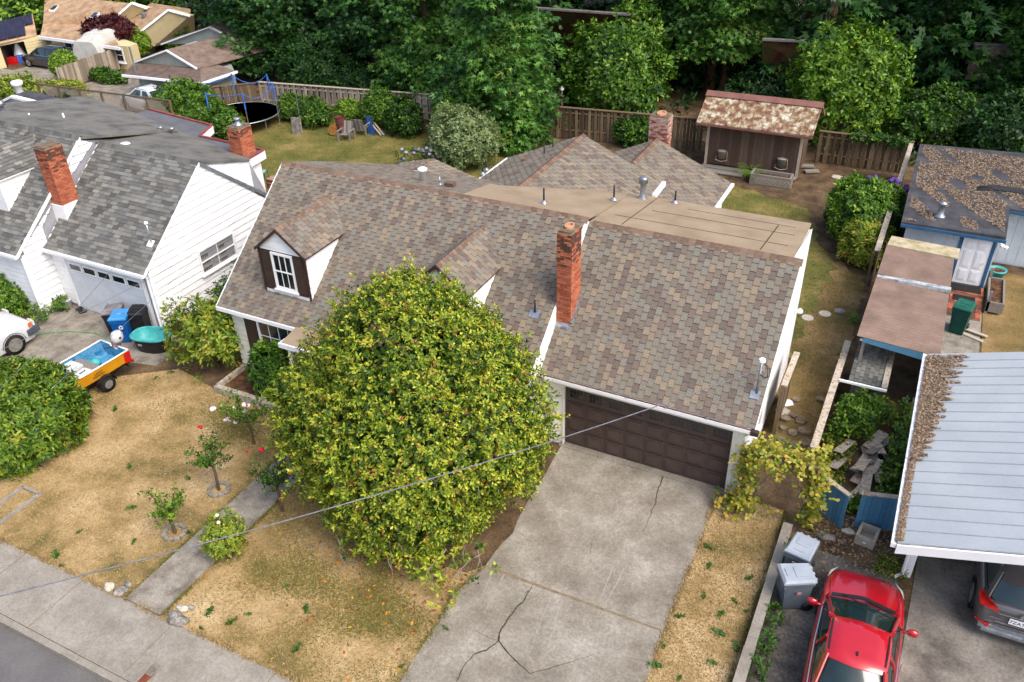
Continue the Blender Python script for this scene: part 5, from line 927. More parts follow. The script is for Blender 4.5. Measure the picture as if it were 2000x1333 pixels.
# lean-to with brown corrugated roof
lt = thing('lean_to', 'long lean-to with a brown corrugated roof along the boundary fence', 'lean-to', (8.3,9.5,0)); ro = []
for (y0, y1, dz) in ((5.95,10.05,0.),(10.2,12.6,.06)):
    b = MB(); nn = int((y1-y0)/.16)*4
    b.grid(lambda u, v: (7.12+2.36*u+.1*(1-u)*(v*(y1-y0)+y0-6)/6, y0+(y1-y0)*v, 2.3+dz-.12*u+.018*math.sin(v*nn*PI/2)), 1, nn); ro.append(mk('roof_sheet', b, m_corr, lt)); b = ro[-1].modifiers.new('t', 'SOLIDIFY'); b.thickness = .012
b = MB(); b.bx(7.2, 9.5, 10.03, 10.24, 2.2, 2.33); mk('flashing', b, mat('patched_flashing', [(120,130,140),(176,182,186),(206,206,202)], scale=5, fa=.2), lt)
b = MB(); b.slab([(7.24,12.62,2.3),(9.6,12.62,2.24),(9.62,13.35,2.28),(7.3,13.35,2.34)], (0,0,.06)); mk('roof_beam', b, mat('mossy_board', [(150,140,104),(184,172,138),(200,190,160)], scale=3, fa=.2), lt)
b = MB(); b.bx(9.3, 9.36, 6.0, 13, 0, 2.15); b.bx(7.2, 9.4, 13.0, 13.06, 0, 2.2); mk('wall', b, m_bluewood, lt); b = MB(); b.slab([(7.3,5.98,2.12),(9.46,5.98,1.9),(9.46,5.98,2.16),(7.3,5.98,2.26)], (0,-.03,0)); mk('fascia', b, m_bluewood, lt)
for x, y in ((7.3,6.1),(9.3,6.1)): b = MB(); b.bx(x, x+.09, y, y+.09, 0, 2.1); mk('post', b, m_greywood, lt)
# hutch with mossy shingles
t = thing('hutch', 'small grey hutch with mossy shingle roof in the pen', 'hutch', (7.7,6,0))
b = MB(); b.bx(7.3, 8.15, 5.4, 6.9, 0, 1.15); mk('wall', b, m_greywood, t); b = MB(); b.slab([(7.2,5.1,1.18),(8.12,5.1,1.18),(8.12,7.1,1.42),(7.2,7.1,1.42)], (0,0,-.04)); mk('roof_deck', b, m_greywood, t)
shingles(t, mat('mossy_shingle', [(84,86,84),(104,106,102),(124,124,118),(96,98,92)], tint=True, fine=40, fa=.35), (7.2,5.1,1.19), (1,0,0), (0,2.0,.24), [(0,0),(.92,0),(.92,2.01),(0,2.01)], .13, .3, 'zig', 30)
b = MB(); b.bx(8.13, 8.3, 5.0, 7.5, 1.2, 1.32); mk('top_rail', b, m_lichen, t); b = MB(); b.bx(6.95, 8.3, 4.92, 4.98, 1.2, 1.27); b.bx(7.2, 8.2, 7.2, 7.26, 1.4, 1.46); mk('cross_rail', b, m_trim, t)
for i in range(6): b = MB(); b.bx(7.3+.142*i, 7.3+.142*i+.135, 5.37, 5.395, .02, 1.1); b.t = [random.random()]*6; mk('board', b, m_greywood, t)
# blue gates
def bluegate(label, p, q, h):
    p = Vector((p[0],p[1],0)); q = Vector((q[0],q[1],0)); L = (q-p).length; t = thing('gate', label, 'gate', p, math.atan2((q-p).y,(q-p).x), 'blue gates of the pen'); k = 8; w_ = L/k
    for i in range(k): b = MB(); b.bx(i*w_+.004, (i+1)*w_-.004, -.012, .012, .06, h-.005*(i % 2)); b.t = [random.random()]*6; mk('board', b, m_bluewood, t, local=True)
    for z in (.25, h-.25): b = MB(); b.bx(.02, L-.02, .014, .05, z-.05, z+.05); mk('rail', b, m_bluewood, t, local=True)
    b = MB(); b.bx(-.01, L+.01, -.06, .07, h+.003, h+.04); mk('cap_rail', b, m_lichen, t, local=True)
bluegate('blue board gate standing ajar next to the yellowing vine', (7.18,.42), (7.98,-.1), 1.2)
bluegate('blue board gate next to the carport, behind the carton', (8.26,.12), (9.3,.42), 1.2)
# carport
cp = thing('carport', 'carport with a ribbed pale metal roof and leaf litter along its edge', 'carport', (11,1,0)); s = .31; zc = lambda x: 2.62+s*(x-9.1)
y = -2.85; k = 0
while y < 5.1:
    b = MB(); b.slab([(9.1,y+.004,zc(9.1)),(15.6,y+.004,zc(15.6)),(15.6,y+.42,zc(15.6)),(9.1,y+.42,zc(9.1))], (0,0,.02)); pn = mk('roof_panel', b, m_metal, cp)
    b = MB(); b.bar((9.1,y+.0,zc(9.1)+.035),(15.6,y+.0,zc(15.6)+.035), .035, .04, up=(-s,0,1)); mk('seam', b, m_metal, pn); y += .424; k += 1
b = MB(); b.bx(8.98, 9.09, -2.88, 5.2, zc(9.1)-.12, zc(9.1)-.0); mk('gutter', b, m_trim, cp)
b = MB(); b.slab([(9.1,-2.87,zc(9.1)-.24),(15.6,-2.87,zc(15.6)-.24),(15.6,-2.87,zc(15.6)+.0),(9.1,-2.87,zc(9.1)+.0)], (0,-.05,0)); mk('fascia', b, m_trim, cp); b = MB(); b.slab([(9.1,5.12,zc(9.1)-.2),(15.6,5.12,zc(15.6)-.2),(15.6,5.12,zc(15.6)),(9.1,5.12,zc(9.1))], (0,.05,0)); mk('fascia', b, m_trim, cp)
b = MB(); b.bx(9.62, 9.76, -1.05, -.91, 0, zc(9.7)-.05); mk('post', b, m_trim, cp); b = MB(); b.tube([(9.06,-2.75,2.5),(9.3,-2.2,2.2),(9.56,-1.16,1.9),(9.56,-1.12,.15),(9.4,-1.25,.08)], .045, 8); mk('downpipe', b, m_trim, cp)
b = MB(); b.bx(9.62, 9.72, 4.6, 4.7, 0, zc(9.7)-.05); b.bx(15.3, 15.4, -2.6, -2.5, 0, 4.3); mk('post', b, m_trim, cp)
b = MB(); b.bx(9.66, 9.72, -.8, 4.6, .0, 1.9); mk('side_wall', b, m_whitewall, cp)
n = 9000; Y = rng.uniform(-2.8, 5.05, n); lim = .22+.75*np.clip((Y-.2)/4.5, 0, 1)*(.55+.45*np.abs(np.sin(Y*7.4)))*np.clip(1.2-.35*np.abs(Y-3.0)*0, 0, 1)+.12*np.sin(Y*23); lim = np.where(Y < .1, .1, lim); X = 9.08+rng.uniform(0, 1, n)**1.3*np.maximum(lim, .05); P = np.c_[X, Y, zc(X)+.03+rng.uniform(0, .05, n)*np.where(Y > .1, 1, .4)]
flakes('leaf_litter', P, .05, m_litter, cp)
b = MB(); b.bx(9.95, 10.85, .3, 1.3, .0125, .03); mk('floor_mat', b, m_rubber, None, label='black rubber mat on the carport floor', cat='mat')
# moulded carton, house side gate, rubble planks, pot
p = at(1690,1062); t = thing('carton', 'empty moulded beige carton in front of the blue gate', 'carton', (p.x,p.y+.12,0), R(-8)); m_cart = mat('moulded_pulp', [(176,164,146),(198,188,170)], scale=5, fa=.15); b = MB()
for x0, x1, y0, y1, h in ((-.24,-.17,-.26,.3,.3),(.17,.24,-.26,.3,.3),(-.17,.17,.24,.3,.3),(-.17,.17,-.26,-.12,.24)): b.bx(x0, x1, y0, y1, 0, h)
b.bx(-.17, .17, -.12, .24, 0, .04); mk('body', b, m_cart, t, local=True); b = MB(); b.box((0,-.264,.14), (.07,.006,.05)); mk('label_patch', b, m_trim, t, local=True)
t = thing('gate', 'weathered wooden gate standing open along the white side wall', 'gate', (5.6,4.6,0)); 
for i in range(9): b = MB(); b.bx(5.55, 5.58, 3.2+i*.2, 3.39+i*.2, .12, 1.75); b.t = [random.random()]*6; mk('board', b, m_wooddk, t)
b = MB(); b.bx(5.5, 5.68, 3.15, 5.05, 1.76, 1.82); mk('cap_rail', b, m_lichen, t); b = MB(); b.bx(5.5, 5.6, 3.1, 3.2, 0, 1.8); mk('post', b, m_wooddk, t)
rp = thing('plank_pile', 'heap of broken pale planks in the overgrown pen', 'planks', (8.3,2.6,0))
for i in range(20): b = MB(); b.box((8.3+random.gauss(0,.32),2.7+random.gauss(0,.75),.12+.028*i*.5), (random.uniform(.14,.32),random.uniform(.5,1.2),.03), random.uniform(-.5,.4), random.random(), random.uniform(-.25,.25), random.uniform(-.25,.25)); mk('plank', b, m_lichen if i % 3 else m_greywood, rp)
p = at(1790,808); t = thing('enamel_pot', 'white enamel pot under the carport eave', 'pot', (p.x,p.y+.2,0)); b = MB(); b.lathe([(.14,0),(.2,.1),(.2,.34),(.21,.36),(.18,.36),(.17,.08)], (0,0,0), 16); mk('body', b, m_trim, t, True, local=True); b = MB(); b.tube([(.2,0,.3),(.28,0,.25),(.2,0,.18)], .014, 6); mk('handle', b, m_black, t, local=True)
# flat stones and stepping stones
def rock(name, label, p, s, m, group=None, seed=0, flat=.5, cat='stone'):
    rn = random.Random(seed); b = MB(); ph = [rn.uniform(0, 6) for _ in range(4)]
    def fn(u, v):
        a = 2*PI*u; e = PI*(v-.5); r = s*(1+.16*math.sin(2*a+ph[0])+.1*math.sin(3*a+ph[1])+.1*math.sin(5*a+3*v+ph[2])); return (p[0]+r*math.cos(a)*math.cos(e)**.6, p[1]+r*.75*math.sin(a)*math.cos(e)**.6, max(-.02, s*flat*(math.sin(e)*.6+.35)*(1+.15*math.sin(3*a+ph[3]))))
    b.grid(fn, 14, 7); return mk(name, b, m, None, True, label=label, cat=cat, group=group)
def flag(label, p, s, m, seed, group):
    rn = random.Random(seed); b = MB(); k = rn.choice((5, 6, 7)); a0 = rn.uniform(0, 6); slabpoly(b, [(p[0]+s*rn.uniform(.8,1.15)*math.cos(a0+2*PI*i/k), p[1]+s*rn.uniform(.8,1.15)*math.sin(a0+2*PI*i/k)) for i in range(k)], -.02, .012+.003*seed); return mk('stepping_stone', b, m, None, label=label, cat='stone', group=group)
for k, (q, s_, m_, lab) in enumerate((((1577,622),.22,m_lime,'round stepping stone, lowest of three by the brown gate'),((1611,614),.22,m_lime,'round stepping stone, middle of three by the brown gate'),((1640,609),.2,m_stone,'round stepping stone, farthest of three by the brown gate'))): 
    p = at(*q); b = MB(); b.lathe([(s_,-.02),(s_,.03),(s_*.9,.04)], (p.x,p.y,0), 18); mk('stepping_stone', b, m_, None, label=lab, cat='stone', group='round stepping stones')
FG = [((1538,787),.22,m_trim,'square white tile on the side path'),((1529,805),.28,m_lime,'cream flagstone on the side path below the white tile')]
for k, (q, s_, m_, lab) in enumerate(FG): flag(lab, at(*q), s_, m_, k+1, None)
m_flag = mat('brown_flagstone', [(112,98,80),(138,122,102),(158,142,122)], scale=4, fine=14, fa=.3)
PT = [(1555,783),(1550,812),(1565,825),(1530,838),(1548,848),(1570,845),(1525,862),(1552,872),(1575,868),(1600,783),(1535,820)]
for k, q in enumerate(PT): flag('irregular brown flagstone set in the side path', at(*q), .13+.035*(k % 3), m_flag, k+20, 'flagstones of the side path')
rock('rock', 'pale rock at the foot of the blue gate', at(1657,1040), .16, m_lime, None, 3); rock('rock', 'grey rock beside the grey bins and vine', at(1612,1050), .22, m_stone, None, 4); rock('rock', 'flat rock lying near the shed planter on bare soil', at(1637,348), .35, m_lime, None, 9, .25); rock('rock', 'pale flat rock at the lawn corner by the rhododendron', at(1632,394), .25, m_lime, None, 10, .3)
rock('rock', 'white rock where walk meets sidewalk, left side', at(214,1148), .17, m_lime, None, 5); rock('rock', 'dark rock beside the white one at the walk corner', at(236,1157), .2, m_stone, None, 6); rock('rock', 'small grey rock behind the dark rock at the walk corner', at(250,1142), .12, m_stone, None, 12)
rock('rock', 'large grey rock right of the walk by the sidewalk', at(347,1212), .28, m_stone, None, 7); rock('rock', 'flat pale rock behind the large grey rock', at(356,1190), .15, m_lime, None, 8); rock('rock', 'small dark rock next to the flat pale rock', at(374,1188), .1, m_stone, None, 13)
rock('rock', 'white rock under the crown by the driveway bed', at(905,990), .22, m_lime, None, 14); rock('rock', 'pale rubble stone in the bed near the garage', at(1008,945), .25, m_lime, None, 15); rock('rock', 'pink rubble stone in the bed near the garage wall', at(990,940), .2, m_lime, None, 16)
b = MB(); b.lathe([(.19,0),(.21,.02),(.18,.05),(.0,.06)], (0,0,0), 4)
# utility box in the sidewalk
p = at(291,1318,.02); t = thing('utility_box', 'concrete utility box with a rusty lid set in the sidewalk', 'utility cover', (p.x,p.y,0), 0); b = MB()
for x0, x1, y0, y1 in ((-.19,.19,-.35,-.29),(-.19,.19,.29,.35),(-.19,-.13,-.29,.29),(.13,.19,-.29,.29)): b.bx(x0, x1, y0, y1, .0, .022)
mk('rim', b, m_conc, t, local=True); b = MB(); b.bx(-.128, .128, -.288, .288, 0, .0185); mk('lid', b, m_walk, t, local=True); b = MB(); b.bx(-.1, .1, -.26, -.02, .0187, .024); mk('rusty_hatch', b, mat('rust', [(112,58,44),(138,76,58)], scale=9, fa=.3), t, local=True)
# planter edging and flower-bed border
t = thing('planter_edging', 'low white-washed stone edging of the window flower bed', 'edging', (-10,-2.3,0)); x = -11.5; k = 0
while x < -8.3: L = random.uniform(.3, .42); b = MB(); b.bx(x+.006, x+L-.006, -2.42+.01*(k % 2), -2.24, -.02, .24+.02*random.random()); mk('edging_stone', b, mat_edge if 'mat_edge' in globals() else m_lichen, t); x += L; k += 1
b = MB(); b.bx(-11.55, -11.42, -2.24, -.95, -.02, .22); mk('edging_stone', b, m_lichen, t)
t = thing('bed_border', 'thin white concrete border of a small bed by the left hedge', 'edging', (-12.8,-9,0)); 
for p, q in (((-12.55,-8.3),(-13.25,-8.3)),((-13.25,-8.3),(-13.25,-9.6)),((-12.55,-8.3),(-12.55,-9.9))): b = MB(); b.bar((*p,.03),(*q,.03), .09, .1); mk('border_strip', b, m_conc, t)
# ------------------------------------------------------------------ things on the back lawn
m_tblue = mat('blue_foam', [(40,96,190),(70,130,214)], scale=4, fa=.1); m_mat = mat('trampoline_mat', [(34,36,38),(48,50,52)], scale=3, fa=.1, rough=.7)
ct = at(474,222,.75); t = thing('trampoline', 'round black trampoline with blue-padded poles on the back lawn', 'trampoline', (ct.x,ct.y,0)); TR = 2.15
b = MB(); b.lathe([(TR-.12,.75),(0,.72)], (0,0,0), 40); mk('jump_mat', b, m_mat, t, local=True)
b = MB(); b.tube([(TR*math.cos(a),TR*math.sin(a),.76) for a in [2*PI*i/40 for i in range(41)]], .035, 6, cap=False); mk('ring', b, m_galv, t, True, local=True)
b = MB(); b.lathe([(TR-.03,.775),(TR-.25,.775)], (0,0,0), 40); mk('spring_pad', b, m_mat, t, local=True)
b = MB(); b.tube([(.2+.75*math.cos(a),-1.0+.55*math.sin(a),.757) for a in [2*PI*i/24 for i in range(25)]], .03, 5, cap=False)
for k in range(5): b.bar((.2+random.uniform(-.5,.5),-1.0+random.uniform(-.3,.3),.757),(.2+random.uniform(-.5,.5),-1.0+random.uniform(-.3,.3),.757), .09, .008)
mk('red_emblem', b, m_rdp, t, local=True)
for i in range(6):
    a = 2*PI*i/6+.35; x, y = TR*1.02*math.cos(a), TR*1.02*math.sin(a); b = MB(); b.tube([(x,y,0),(x,y,2.5)], .025, 6); mk('pole', b, m_galv, t, local=True); b = MB(); b.tube([(x,y,1.6),(x,y,2.55)], .045, 6); mk('pole_sleeve', b, m_tblue, t, local=True)
    a2 = a+2*PI/6; b = MB(); b.tube([(TR*1.02*(math.cos(a)+(math.cos(a2)-math.cos(a))*u), TR*1.02*(math.sin(a)+(math.sin(a2)-math.sin(a))*u), 2.5-.5*4*u*(1-u)*(1 if i % 2 else .3)) for u in [k/8 for k in range(9)]], .02, 5); mk('net_edge', b, m_tblue, t, local=True)
    b = MB(); b.tube([(TR*.97*math.cos(a+.5),TR*.97*math.sin(a+.5),0),(TR*.97*math.cos(a+.5),TR*.97*math.sin(a+.5),.74)], .022, 6); mk('leg', b, m_galv, t, local=True)
p = at(582,262); t = thing('stone_slab', 'upright grey concrete slab with a thin pole on the back lawn', 'slab', (p.x,p.y,0)); b = MB(); b.box((0,0,.48), (.62,.1,.96), .1, rx=-.06); mk('slab', b, m_stone, t, local=True); b = MB(); b.tube([(.15,.2,0),(.1,.25,2.6)], .02, 6); mk('pole', b, m_galv, t, local=True)
m_rust = mat('rusty_drum', [(84,48,42),(112,64,54),(128,80,66)], scale=4, fa=.25); p = at(668,258); t = thing('oil_drum', 'rusty oil drum on the back lawn', 'drum', (p.x,p.y,0)); b = MB(); b.lathe([(.29,0),(.31,.02),(.29,.28),(.31,.3),(.29,.32),(.29,.58),(.31,.6),(.29,.62),(.29,.88),(.31,.9),(.27,.9),(.27,.3)], (0,0,0), 20); mk('body', b, m_rust, t, local=True)
p = at(662,262); t = thing('drum_lid', 'round rusty lid propped against the oil drum', 'lid', (p.x-.1,p.y-.35,0)); b = MB(); b.lathe([(0,0),(.32,.0),(.34,.05),(.31,.05),(.3,.03),(0,.03)], (0,0,0), 20); b.v = [(x*.9+z*.3, -z*.8+y*.35, .38+y*.95) for x,y,z in b.v]; mk('disc', b, mat('tan_rust', [(120,78,36),(168,116,56)], scale=4, fa=.3), t, local=True)
def adir(label, p, rz):
    t = thing('garden_chair', label, 'chair', (p.x,p.y,0), rz, 'wooden chairs on the back lawn'); m = m_greywood
    for i in range(5): b = MB(); b.bx(-.3, .3, -.3+i*.12, -.2+i*.12, .38-.02*i, .405-.02*i); b.t = [random.random()]*6; mk('seat_slat', b, m, t, local=True)
    for i in range(5): b = MB(); b.box((-.24+i*.12,.36,.65), (.105,.025,.7), rx=-.28, t=random.random()); mk('back_slat', b, m, t, local=True)
    for s in (-1, 1):
        b = MB(); b.bx(s*.36-.05, s*.36+.05, -.38, .3, .58, .61); mk('armrest', b, m, t, local=True)
        for y in (-.33, .26): b = MB(); b.bx(s*.36-.04, s*.36+.04, y-.03, y+.03, 0, .579); mk('leg', b, m, t, local=True)
adir('wooden armchair in front of the rusty drum', at(678,274), R(8)); adir('wooden armchair beside the leaning boards', at(708,262), R(-170))
p = at(722,262); b = MB(); b.slab([(p.x-.1,p.y,0),(p.x+.45,p.y-.1,0),(p.x-.1,p.y+.45,.85),(p.x-.5,p.y+.5,.85)], (.03,-.03,.02)); mk('blue_panel', b, mat('blue_board', [(24,60,120),(40,84,150)], scale=3, fa=.1), None, label='blue panel leaning beside the two long boards', cat='panel')
for k, (a, c) in enumerate((((708,226),(744,266)),((716,229),(750,266)))): p = at(*c); q = atY(*a, p.y+1.1); b = MB(); b.bar((p.x,p.y,.05), (q.x,q.y,max(q.z,.8)), .1, .05); mk('board', b, m_wood, None, label=('left','right')[k]+' one of two long boards leaning by the shrubs', cat='board', group='leaning boards')
# teal deck chair on the brick patio by the white house
sheet('brick_patio', [(-20,9.4),(-16.4,9.4),(-16.2,13.2),(-20.5,13.6)], .008, m_brick); p = at(535,345); t = thing('deck_chair', 'teal sling chair beside the white house', 'chair', (p.x-.3,p.y-.6,0), R(200)); m_tealc = mat('teal_sling', [(110,170,170),(140,192,188)], scale=4, fa=.08)
b = MB(); b.slab([(-.25,-.25,.42),(.25,-.25,.42),(.25,.25,.36),(-.25,.25,.36)], (0,0,.02)); mk('seat', b, m_tealc, t, local=True); b = MB(); b.slab([(-.25,.25,.38),(.25,.25,.38),(.25,.55,1.15),(-.25,.55,1.15)], (0,.02,0)); mk('backrest', b, m_tealc, t, local=True)
for s in (-1, 1): b = MB(); b.tube([(s*.27,-.3,0),(s*.27,-.25,.42),(s*.27,.25,.38),(s*.27,.56,1.17)], .018, 6); b.tube([(s*.27,.4,0),(s*.27,.1,.4)], .018, 6); mk('leg', b, m_black, t, local=True)
p = at(1113,240); t = thing('bird_feeder', 'thin pole with a bird feeder before the brown fence', 'bird feeder', (p.x,p.y-1.2,0)); b = MB(); b.tube([(0,0,0),(0,0,2.3)], .025, 6); mk('pole', b, m_wood, t, local=True); b = MB(); b.lathe([(.06,2.2),(.12,2.3),(.1,2.4),(0,2.5)], (0,0,0), 10); mk('feeder', b, m_trim, t, local=True)
# ------------------------------------------------------------------ houses beyond
m_rfbr = mat('far_brown_shingle', [(112,95,86),(128,110,99),(140,123,110)], scale=2.5, fine=16, fa=.25, detail=8); m_rftan = mat('far_tan_shingle', [(150,120,92),(176,146,114),(192,162,130)], scale=1.8, fine=12, fa=.25, detail=8)
m_sage = mat('sage_wall', [(150,156,148),(164,170,160)], scale=2, fa=.05); m_tanw = mat('cream_wall', [(216,200,152),(228,212,168)], scale=2, fa=.05)
def poly3(name, m, pts, off, parent): b = MB(); b.slab(pts, off); return mk(name, b, m, parent)
def rows(parent, m, A, B, C, D, n, name='shingle_course'):    # courses on the quad A,B (eave) C,D (ridge)
    A, B, C, D = map(Vector, (A, B, C, D)); nn = (B-A).cross(D-A).normalized(); nn = nn if nn.z > 0 else -nn
    for i in range(n):
        u, v = i/n, (i+1.05)/n; q = [A.lerp(D,u), B.lerp(C,u), B.lerp(C,min(v,1)), A.lerp(D,min(v,1))]; b = MB(); b.add([q[0]+nn*.045,q[1]+nn*.045,q[2]+nn*.02,q[3]+nn*.02,q[0],q[1]], [(0,1,2,3),(4,5,1,0)], random.random()); mk(name, b, m, parent)
# sage green house
ze = 1.8; gh = thing('house', 'sage green house with brown roof and two white-edged gables', 'house', at(330,170)); A = at(240,147,ze); B = at(393,163,ze); Cc = at(462,140,ze)
wA = A+Vector((.6,.6,0)); wB = B+Vector((-.5,.6,0)); wall = [wA, wB, Cc+Vector((-.5,.3,0)), Cc+Vector((-7,6,0)), A+Vector((.6,7,0))]
b = MB(); slabpoly(b, wall, -.05, ze); mk('wall', b, m_sage, gh)
RG = 2.0; r1 = at(300,118,ze+1.2)+Vector((0,.8,0)); r2 = at(386,128,ze+1.5)+Vector((.4,1.2,0))
gL, gA, gR = atY(263,122,A.y+2.2), atY(328,98,A.y+2.2), atY(388,134,A.y+2.2); AA = [tuple(A), tuple(B), tuple(gR+Vector((0,.1,0))), tuple(gL+Vector((0,.1,0)))]; poly3('roof', m_rfbr, AA, (0,0,-.08), gh); rows(gh, m_rfbr, *AA, 16)
poly3('roof', m_rfbr, [tuple(B), tuple(Cc), tuple(Cc+Vector((-2.1,.2,gR.z-ze))), tuple(gR+Vector((0,.1,0)))], (0,0,-.08), gh)
gL, gA, gR = atY(263,122,A.y+2.2), atY(328,98,A.y+2.2), atY(388,134,A.y+2.2)
poly3('gable', m_sage, [gL, gR, gA], (0,2.5,0), gh)
for a_, c_ in ((gL,gA),(gA,gR)): b = MB(); b.bar(a_-Vector((0,.12,0)), c_-Vector((0,.12,0)), .1, .16, up=(0,-1,0)); mk('rake_board', b, m_trim, gh)
poly3('roof', m_rfbr, [gA+Vector((0,-.1,.06)), gR+Vector((.1,-.1,.03)), gR+Vector((1.2,5.4,.03)), gA+Vector((1.2,5.4,.06))], (0,0,-.06), gh); poly3('roof', m_rfbr, [gL+Vector((-.1,-.1,.03)), gA+Vector((0,-.1,.06)), gA+Vector((1.2,5.4,.06)), gL+Vector((1.2,5.4,.03))], (0,0,-.06), gh)
uL, uA, uR = atY(318,86,A.y+6.2), atY(411,52,A.y+6.2), atY(437,66,A.y+6.2); poly3('gable', m_sage, [uL, uR+Vector((1.5,0,-.6)), uA], (0,2,0), gh)
for a_, c_ in ((uL,uA),(uA,uR)): b = MB(); b.bar(a_-Vector((0,.12,0)), c_-Vector((0,.12,0)), .1, .16, up=(0,-1,0)); mk('rake_board', b, m_trim, gh)
e1 = at(310,84,2.4); poly3('roof', m_rfbr, [uL+Vector((-.5,-.2,0)), uA+Vector((0,-.2,.05)), uA+Vector((1.5,11,.9)), uL+Vector((1.5,11,0.6))], (0,0,-.06), gh); poly3('roof', m_rfbr, [uA+Vector((0,-.2,.05)), uR+Vector((2.5,-.2,-1.0)), uR+Vector((4,11,-1)), uA+Vector((1.5,11,.9))], (0,0,-.06), gh)
b = MB(); b.bar(A+Vector((0,-.06,-.02)), B+Vector((0,-.06,-.02)), .1, .14); b.bar(B+Vector((.05,0,-.02)), Cc+Vector((.05,0,-.02)), .1, .14); mk('gutter', b, m_trim, gh)
du = (wB-wA).normalized(); p = wA+du*2.3-du.cross(Vector((0,0,1)))*0; window(gh, (p.x,p.y,.0), (du.x,du.y,0), .85, 1.5, 1, 1, 1, frame=.1, glass=m_sage, sill=False, name='door'); p = wA+du*4.4; window(gh, (p.x,p.y,.7), (du.x,du.y,0), 1.1, .8, 2, 1, 1, frame=.08)
b = MB(); b.tube([wA+Vector((.05,-.1,1.7)), wA+Vector((.05,-.1,0))], .06, 6); mk('downpipe', b, m_galv, gh)
# cream house with solar panels
af = lambda x, y, z: at(x, y, z*.7)
th = thing('house', 'cream house with long tan roof, skylights and solar panels', 'house', at(120,105)); z2 = 2.5
E1, E2 = af(78,72,z2), af(235,94,z2); dx = (E2-E1).normalized(); back = Vector((-dx.y,dx.x,0)); back = back if back.y > 0 else -back
R2 = af(258,7,5.0); R1 = af(88,-10,5.0); poly3('roof', m_rftan, [E1, E2, af(210,50,2.9), R2, R1, af(84,46,3.3)], (0,0,-.1), th)
wp = [E1+Vector((.3,.6,0)), E2+Vector((0,.6,0)), E2+back*1.5, E1+back*4]; b = MB(); slabpoly(b, wp, -.05, z2*.7-.05); mk('wall', b, m_tanw, th)
b = MB(); b.bar(E1+Vector((0,-.05,-.05)), E2+Vector((0,-.05,-.05)), .12, .2); mk('gutter', b, m_trim, th)
g1a, g1b, g1c = af(207,52,2.9), R2, af(287,17,4.2); poly3('gable', m_tanw, [g1a, af(243,46,2.9), g1c, R2+Vector((0,0,-.1))], back*.5, th)
for a_, c_ in ((g1a,R2),(R2,g1c)): b = MB(); b.bar(a_, c_, .14, .22, up=(0,-1,0)); mk('rake_board', b, m_trim, th)
g2a, g2b, g2c = af(272,66,2.5), af(329,21,4.3), af(370,32,3.3); lowb = af(330,92,0); poly3('gable', m_tanw, [g2a, af(300,92,.8), af(372,70,.8), g2c, g2b], back*.5, th)
for a_, c_ in ((g2a,g2b),(g2b,g2c)): b = MB(); b.bar(a_, c_, .14, .22, up=(0,-1,0)); mk('rake_board', b, m_trim, th)
poly3('roof', m_rftan, [g2a, g2b, af(295,6,4.4), af(236,50,2.8)], (0,0,-.08), th); poly3('roof', m_rftan, [af(295,6,4.4), g2b, g2c, af(372,18,3.6)], (0,0,-.08), th)
v = MB(); p = af(282,34,3.6); v.lathe([(.2,0),(.2,.3),(0,.4)], p, 10); mk('roof_vent', v, m_galv, th)
for q in ((105,20),(142,20),(184,34)):
    p = [af(q[0]-9,q[1]+5,3.9), af(q[0]+2,q[1]+6,3.9), af(q[0]+12,q[1]-5,4.2), af(q[0]+2,q[1]-5,4.2)]; b = MB(); b.slab(p, (0,0,.18)); sk_ = mk('skylight', b, m_trim, th); b = MB(); cc = sum(p, Vector())/4; b.slab([cc+(x-cc)*.8+Vector((0,0,.185)) for x in p], (0,0,.02)); mk('pane', b, mat_sky if 'mat_sky' in globals() else m_glass, sk_)
# its garage wing with the panels
P0, P1 = af(-40,95,2.5), af(72,70,2.5); T0, T1 = af(-40,52,4.1), af(64,28,4.1); q = lambda u, v: (P0.lerp(P1, u)).lerp(T0.lerp(T1, u), v)+Vector((0,0,.12)); b = MB(); b.grid(lambda u, v: tuple(q(u, v)-Vector((0,0,.12))), 8, 4); mk('roof', b, m_rftan, th); m_sol = mat('solar_panel', [(34,36,58),(46,48,72)], scale=1.2, fa=.03, rough=.5)
for i in range(5):
    for j in range(2):
        if i == 4 and j == 0: continue
        u0, u1, v0, v1 = .16+i*.165, .16+i*.165+.158, .06+j*.43, .06+j*.43+.42; b = MB(); b.slab([q(u0,v0), q(u1,v0), q(u1,v1), q(u0,v1)], (0,0,.06)); mk('solar_panel', b, m_sol, th)
gw0, gw1 = at(-20,140), at(100,113); up = Vector((0,0,1)); gd_ = (gw1-gw0).normalized(); L = (gw1-gw0).length
def wpan(a, c, z0_, z1_): b = MB(); b.slab([gw0+gd_*a+up*z0_, gw0+gd_*c+up*z0_, gw0+gd_*c+up*z1_, gw0+gd_*a+up*z1_], (-.15,.15,0)); return b
f0 = (at(15,133)-gw0).length/L; f1 = (at(60,122)-gw0).length/L
for a, c, z0_, z1_ in ((0,f0*L,0,1.72),(f1*L,L,0,1.72),(f0*L,f1*L,1.55,1.72)): mk('garage_wall', wpan(a, c, z0_, z1_), m_tanw, th)
for z in [i*.2 for i in range(8)]: b = MB(); b.bar(gw0+gd_*(f1*L)+up*(z+.1)+Vector((.03,-.03,0)), gw1+up*(z+.1)+Vector((.03,-.03,0)), .03, .17); mk('siding_board', b, m_tanw, th)
b = MB(); q0 = gw0+gd_*f0*L; q1 = gw0+gd_*f1*L; bk = Vector((-2.5,2.5,0)); b.add([q0+bk, q1+bk, q1+bk+up*1.7, q0+bk+up*1.7, q0, q1, q0+up*1.7, q1+up*1.7], [(0,1,2,3),(4,0,3,6),(5,1,2,7)]); mk('garage_inside', b, m_brown, th)
